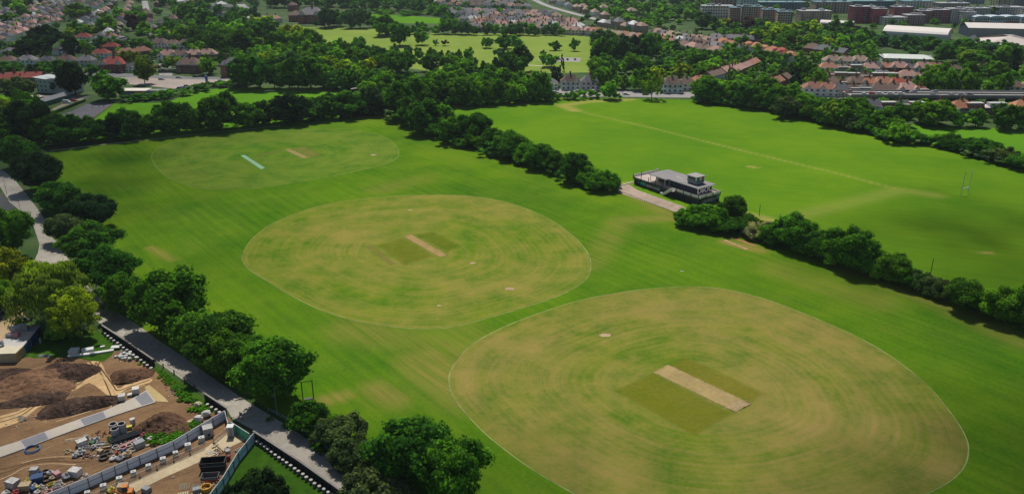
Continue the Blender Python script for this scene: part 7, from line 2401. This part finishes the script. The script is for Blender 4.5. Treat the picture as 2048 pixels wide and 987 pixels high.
for x, y, s, lab in [(273, 786, 1.5, 'white cube tank nearest the sheet pile end of the path'), (245, 800, 1.5, 'white cube tank lower down beside the concrete path'), (260, 791, 1.0, 'low cream box between the two white tanks')]:
    mb = MB()
    mb.box(0, 0, 0.15, s, s, s * (0.9 if s > 1.2 else 0.4), CWH)
    mb.box(0, 0, 0, s, s, 0.14, CDK)
    tag(mb.build('cube_tank', None, G(x, y, 0.06), 0.35), lab, 'tank')
for x, y, s, lab in [(417, 868, 2.1, 'large white cube tank straddling the hoarding line'), (398, 842, 1.9, 'white builder bag behind the hoarding'), (413, 832, 1.9, 'cream builder bag at the sheet pile wall foot'), (397, 812, 1.5, 'yellowish builder bag by the sheet pile wall')]:
    mb = MB()
    if 'tank' in lab:
        mb.box(0, 0, 0, s, s, s * 0.95, CWH, 0, None, 0.95)
        mb.box(0, -s * 0.5 - 0.02, 0.3, 0.5, 0.06, 0.5, CDK)
    else:
        blob(mb, 0, 0, 0, s * 0.62, s * 0.55, s * 0.8, CWH if 'yellow' not in lab else plain('bag_cream', (0.48, 0.42, 0.28)), int(x))
    tag(mb.build('cube_tank' if 'tank' in lab else 'builder_bag', None, G(x, y, 0.06), 0.5), lab, 'tank' if 'tank' in lab else 'builder bag')
e = empty('portable_toilet', G(463, 870, 0.06), 0.1, 'white portable cabin at the corner of the green hoarding', 'cabin')
mb = MB()
mb.box(0, 0, 0.15, 1.35, 1.35, 2.2, plain('cabin_white', (0.62, 0.58, 0.58), 0.6))
mb.build('body', e)
mb = MB()
mb.box(0, 0, 2.352, 1.45, 1.45, 0.14, WHITE)
mb.build('roof', e)
mb = MB()
mb.box(0.1, -0.70, 0.25, 0.8, 0.05, 1.9, CGR)
mb.build('door', e)
# skips
def skip(x, y, L, W, h, m, label, rz, fill=None, mouth=0.86):
    e = empty('skip', G(x, y, 0.07), rz, label, 'skip')
    mb = MB()
    b_ = [(-L / 2 * mouth, -W / 2), (L / 2 * mouth, -W / 2), (L / 2 * mouth, W / 2), (-L / 2 * mouth, W / 2)]
    t_ = [(-L / 2, -W / 2), (L / 2, -W / 2), (L / 2, W / 2), (-L / 2, W / 2)]
    for i in range(4):
        j = (i + 1) % 4
        A = (*b_[i], 0); B = (*b_[j], 0); C_ = (*t_[j], h); D = (*t_[i], h)
        mb.face([A, B, C_, D], m)
        s = 0.93
        mb.face([(b_[i][0] * s, b_[i][1] * s, 0.1), (t_[i][0] * s, t_[i][1] * s, h), (t_[j][0] * s, t_[j][1] * s, h), (b_[j][0] * s, b_[j][1] * s, 0.1)], m)
        mb.face([D, C_, (t_[j][0] * s, t_[j][1] * s, h), (t_[i][0] * s, t_[i][1] * s, h)], m)
    mb.face([(*p, 0.1) for p in b_], fill or m)
    mb.build('body', e)
    for s in (-1, 1):
        mb = MB()
        mb.box(0, s * (W / 2 + 0.05), h * 0.62, L * 0.96, 0.09, 0.1, CGR)
        mb.build('rib', e)
    return e
skip(428, 935, 5.0, 2.3, 2.0, CDK, 'long black skip with grey rib', 0.12)
skip(421, 957, 3.4, 1.8, 1.0, plain('skip_grey', (0.14, 0.13, 0.13), 0.7), 'small grey open skip with rusty orange lip', 0.1)
beam('rusty_plate', (404, 966), (439, 962), 0.35, 0.5, 0.1, plain('rust_orange', (0.28, 0.07, 0.03), 0.8, 0.3, 2), 'rusty orange plate in front of the small grey skip', 'plate')
items((340, 790), 5.011, [('scrap', 430, 590, 110, 'white', 'white crumpled waste on top of the black skip', 1.6), ('scrap', 500, 575, 110, 'rust', 'reddish boards sticking out of the black skip', 1.6), ('boards', 410, 860, 100, 'tan', 'heap of pale broken timber beside the grey skip'),
                          ('scrap', 400, 890, 120, 'tan', 'splintered timber heap beside the yellow bucket'), ('drum', 585, 600, 55, 'white', 'white drum at the end of the black skip'), ('drum', 590, 640, 40, 'red', 'red drum base beside the white drum'), ('bag', 575, 540, 40, 'grey', 'small grey bag by the timber baulk'),
                          ('tray', 685, 555, 45, 'white', 'white bowl near the light blue hoarding'), ('box', 270, 965, 60, 'grey', 'small grey box by the pallets')], 'waste around the skips')
def bucket(mb):
    mb.ring((0, 0), 0.85, 1.05, 0, 0.8, plain('yellow_steel', (0.55, 0.30, 0.03), 0.6), 18)
    mb.box(0.0, 0, 0.02, 1.6, 1.2, 0.1, plain('yellow_steel', (0.55, 0.30, 0.03)))
simple('round_bucket', 'yellow round steel bucket beside the light blue hoarding', 'bucket', bucket, 413, 978, 0.07)
PAL_W = plain('pallet_wood', (0.50, 0.42, 0.28), 0.9, 0.2, 3)
def pallet(label, x, y, rz, tilt=0.0, s=1.4):
    e = empty('pallet', G(x, y, 0.07), rz, label, 'pallet', 'wooden pallets')
    e.rotation_euler.x = tilt
    for k in range(5):
        mb = MB()
        mb.box(-0.6 * s + 0.3 * s * k, 0, 0.12, 0.16 * s, 1.3 * s, 0.05, PAL_W)
        mb.build('slat', e)
    for k in range(3):
        mb = MB()
        mb.box(0, (-0.58 + 0.58 * k) * s, 0.0, 1.4 * s, 0.12 * s, 0.115, PAL_W)
        mb.build('bearer', e)
pallet('wooden pallet leaning on the left pallet stack', 369, 975, 0.1, 0.7)
pallet('wooden pallet leaning on edge beside the yellow bucket', 393, 976, -0.2, 0.8)
pallet('flat wooden pallet under the leaning left one', 366, 990, 0.3)
pallet('flat wooden pallet under the leaning right one', 392, 992, 0.2)
# small orange excavator at the bottom edge
e = empty('mini_excavator', G(256, 992, 0.07), 0.2, 'small orange excavator at the bottom edge of the walkway', 'excavator')
OR = plain('orange_paint', (0.55, 0.17, 0.02), 0.5, 0.15, 2)
for s in (-0.75, 0.75):
    mb = MB()
    mb.box(0, s, 0.02, 2.3, 0.4, 0.5, TYRE)
    mb.build('track', e)
mb = MB()
mb.box(0.2, 0, 0.55, 1.7, 1.5, 0.9, OR)
mb.build('body', e)
mb = MB()
mb.box(-0.3, 0.2, 1.452, 1.0, 0.9, 0.9, GLASS)
mb.box(-0.3, 0.2, 2.353, 1.1, 1.0, 0.08, OR)
mb.build('cab', e)
mb = MB()
mb.path([Vector((-1.0, -0.4, 1.0)), Vector((-2.2, -0.5, 2.2)), Vector((-3.0, -0.5, 0.9))], 0.15, OR, 6)
mb.build('arm', e)
mb = MB()
mb.box(-3.1, -0.5, 0.25, 0.5, 0.6, 0.5, CDK)
mb.build('bucket', e)
items((200, 920), 8.533, [('bag', 200, 530, 120, 'yellow', 'yellow hose bundle next to the small excavator'), ('box', 400, 500, 140, 'tan', 'tan board box beside the small excavator'), ('box', 800, 530, 110, 'grey', 'blue-grey crate at the bottom edge of the site'), ('bag', 1258, 290, 28, 'white', 'tiny white stone on the bare dirt')], 'things at the bottom edge of the site')
items((0, 580), 4.487, [('boards', 400, 590, 100, 'grey', 'grey branches on the edge of the soil heap'), ('scrap', 220, 1150, 110, 'grey', 'twisted grey metal between haul track and path')], 'loose scrap on the soil')
items((0, 640), 9.87, [('box', 440, 190, 140, 'white', 'white box on the blue-grey container roof', 2.6), ('box', 320, 215, 130, 'white', 'long white carton on the container roof', 2.6), ('box', 320, 310, 110, 'pink', 'brown carton at the roof edge of the containers', 2.6), ('bag', 200, 320, 110, 'white', 'flat white sack on the container roof', 2.6), ('box', 250, 190, 90, 'white', 'small white carton behind the long one', 2.6),
                       ('bag', 30, 500, 120, 'white', 'white cloth bundle on the grey container roof', 2.6), ('scrap', 620, 160, 120, 'tan', 'orange-brown offcuts on the blue-grey roof', 2.6)], 'things on the container roofs')
car(48, 643, 'black', 0.9, 'black van piled with silver scrap behind the containers', None, 'car')
items((0, 640), 9.87, [('scrap', 470, 20, 200, 'grey', 'silver scrap piled on the black van', 1.4)], 'scrap on the van')

# weeds on the site
rr = random.Random(21)
VV, QQ, TT, HH = [], [], [], []
off = 0
def weedpatch(pts, n, w0, hh, col):
    global off
    W = [G(*p) for p in pts]
    xs, ys = [p.x for p in W], [p.y for p in W]
    poly = [(p.x, p.y) for p in W]
    k = 0
    while k < n:
        x, y = rr.uniform(min(xs), max(xs)), rr.uniform(min(ys), max(ys))
        if not inside(poly, np.array([x]), np.array([y]))[0]:
            continue
        V, Q, Tn = FAR[4]
        s = w0 * rr.uniform(0.5, 1.3)
        a = rr.uniform(0, 6.28)
        X = (V[:, 0] * math.cos(a) - V[:, 1] * math.sin(a)) * s + x
        Y = (V[:, 0] * math.sin(a) + V[:, 1] * math.cos(a)) * s + y
        VV.append(np.stack([X, Y, V[:, 2] * hh * rr.uniform(0.5, 1.3) + 0.05], 1))
        QQ.append(Q + off)
        off += len(V)
        TT.append(Tn)
        HH.append(np.tile(np.array([[*(c * rr.uniform(0.8, 1.3) for c in PAL[col]), 1.0]]), (len(V), 1)))
        k += 1
weedpatch([(345, 770), (392, 800), (420, 822), (410, 835), (385, 825), (352, 790)], 34, 1.6, 0.8, 'mid')
weedpatch([(322, 745), (352, 768), (340, 775), (312, 752)], 12, 1.4, 0.6, 'mid')
weedpatch([(290, 872), (352, 862), (398, 838), (400, 850), (340, 888), (300, 896)], 46, 1.8, 1.0, 'mid')
weedpatch([(216, 876), (228, 872), (222, 888)], 5, 1.2, 0.7, 'mid')
weedpatch([(240, 700), (262, 706), (330, 745), (316, 748), (250, 712)], 10, 1.0, 0.6, 'bright')
weedpatch([(540, 838), (600, 872), (640, 900), (700, 955), (706, 950), (640, 886), (560, 835)], 26, 1.8, 0.9, 'dark')
me = fastmesh('weeds', np.vstack(VV), np.vstack(QQ))
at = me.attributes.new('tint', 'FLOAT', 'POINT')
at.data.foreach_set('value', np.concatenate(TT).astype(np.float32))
at = me.attributes.new('hue', 'FLOAT_COLOR', 'POINT')
at.data.foreach_set('color', np.vstack(HH).astype(np.float32).ravel())
me.materials.append(FOLS)
o = bpy.data.objects.new('weeds', me)
COL.objects.link(o)
tag(o, 'scattered green weeds on the building site and road verge', 'weeds', None, 'stuff')

mb = MB()
rr = random.Random(77)
for (ax, ay), (bx, by), n_, sp in [((150, 905), (300, 870), 150, 6), ((10, 985), (190, 960), 120, 8), ((150, 905), (215, 915), 40, 6), ((20, 850), (200, 790), 50, 10), ((230, 712), (275, 722), 40, 6), ((330, 775), (400, 815), 30, 5), ((160, 840), (280, 812), 50, 3)]:
    for k in range(n_):
        u = rr.random()
        P = G(ax + (bx - ax) * u + rr.gauss(0, sp), ay + (by - ay) * u + rr.gauss(0, sp * 0.6), 0.05)
        if P.z < 1:
            mb.box(P.x, P.y, 0.06, rr.uniform(0.12, 0.5), rr.uniform(0.08, 0.25), rr.uniform(0.05, 0.2), rr.choice([CWH, CGR, CTN, CDK, CWH, CTN, CMT['rust'], CBL]), rr.uniform(0, 3))
tag(mb.build('debris_litter'), 'small litter and offcuts trodden into the building site dirt', 'debris', None, 'stuff')

# ------------------------------------------------------------------ people
SKIN, TOPD, TOPW, LEGD = plain('skin', (0.35, 0.2, 0.14), 0.7), plain('dark_cloth', (0.02, 0.022, 0.03), 0.9), plain('pale_cloth', (0.55, 0.58, 0.58), 0.9), plain('trouser_cloth', (0.03, 0.035, 0.06), 0.9)
HAIR = plain('hair_dark', (0.015, 0.012, 0.01), 0.9)
def person(x, y, rz, label, top=TOPD, stride=0.22, h=1.75):
    verts = [(0, 0, .95), (0, 0.01, 1.18), (0, 0, 1.42), (0, 0, 1.53), (0, 0.02, 1.66), (0.10, stride * 0.5, .52), (0.11, stride, .09), (0.11, stride + 0.14, .04), (-0.10, -stride * 0.3, .52), (-0.11, -stride * 1.1, .12), (-0.11, -stride * 1.1 + 0.13, .05),
             (0.19, 0, 1.40), (0.24, -0.10, 1.13), (0.24, 0.0, .90), (-0.19, 0, 1.40), (-0.24, 0.10, 1.13), (-0.24, 0.2, .93), (0.1, 0, 0.92), (-0.1, 0, 0.92)]
    edges = [(0, 1), (1, 2), (2, 3), (3, 4), (0, 17), (17, 5), (5, 6), (6, 7), (0, 18), (18, 8), (8, 9), (9, 10), (2, 11), (11, 12), (12, 13), (2, 14), (14, 15), (15, 16)]
    rad = [.15, .14, .15, .065, .105, .075, .045, .04, .075, .045, .04, .06, .045, .035, .06, .045, .035, .1, .1]
    me = bpy.data.meshes.new('person')
    me.from_pydata(verts, edges, [])
    o = bpy.data.objects.new('person', me)
    COL.objects.link(o)
    sk = o.modifiers.new('skin', 'SKIN')
    for i, r_ in enumerate(rad):
        me.skin_vertices[0].data[i].radius = (r_, r_ * 0.8)
    me.skin_vertices[0].data[0].use_root = True
    ss = o.modifiers.new('sub', 'SUBSURF')
    ss.levels = ss.render_levels = 1
    dg = bpy.context.evaluated_depsgraph_get()
    m2 = bpy.data.meshes.new_from_object(o.evaluated_get(dg))
    o.modifiers.clear()
    o.data = m2
    m2.name = 'person'
    m2.materials.clear()
    for m_ in (LEGD, top, SKIN, HAIR):
        m2.materials.append(m_)
    for p in m2.polygons:
        z, c = p.center.z, p.center
        p.material_index = 0 if z < 0.97 and abs(c.x) < 0.21 else 1 if z < 1.48 and not (z < 1.0 and abs(c.x) >= 0.21) else 2
        if z > 1.64 or (z > 1.56 and c.y < -0.02):
            p.material_index = 3
    o.location = G(x, y, 0.05)
    o.rotation_euler.z = rz
    s = h / 1.75
    o.scale = (s, s, s)
    return tag(o, label, 'person')
person(481, 835, 2.8, 'person in a white vest and dark trousers walking down the service road', TOPW)
person(484, 836, 2.7, 'person in dark clothes walking beside the white-vested one', TOPD)
for i, (zx, zy, lab) in enumerate([(1018, 535, 'small figure at the middle of the ball court'), (1090, 525, 'person in dark clothes on the ball court'), (1142, 520, 'person in dark clothes near the edge of the ball court'), (578, 572, 'person standing on the pale yard by the shed')]):
    person(*at2((zx, zy)), i * 1.3, lab, TOPD if i else TOPW, 0.12)
for x, y, lab in [(1391, 205, 'person at the top edge of the far field'), (1396, 205, 'second person at the top edge of the far field')]:
    person(x, y, 1.5, lab, TOPD, 0.25)
# small low kerb stack seen on the road near the people
def branchy(mb):
    for k in range(5):
        mb.tube((-0.6 + 0.25 * k, 0.1 * k, 0.05), (0.3 + 0.1 * k, 0.3 - 0.1 * k, 0.12), 0.05, 0.03, POST, 5)
simple('fallen_branch', 'dark fallen branch lying on the service road', 'branch', branchy, 476, 800, 0.05, 0.3, None, 1.4)
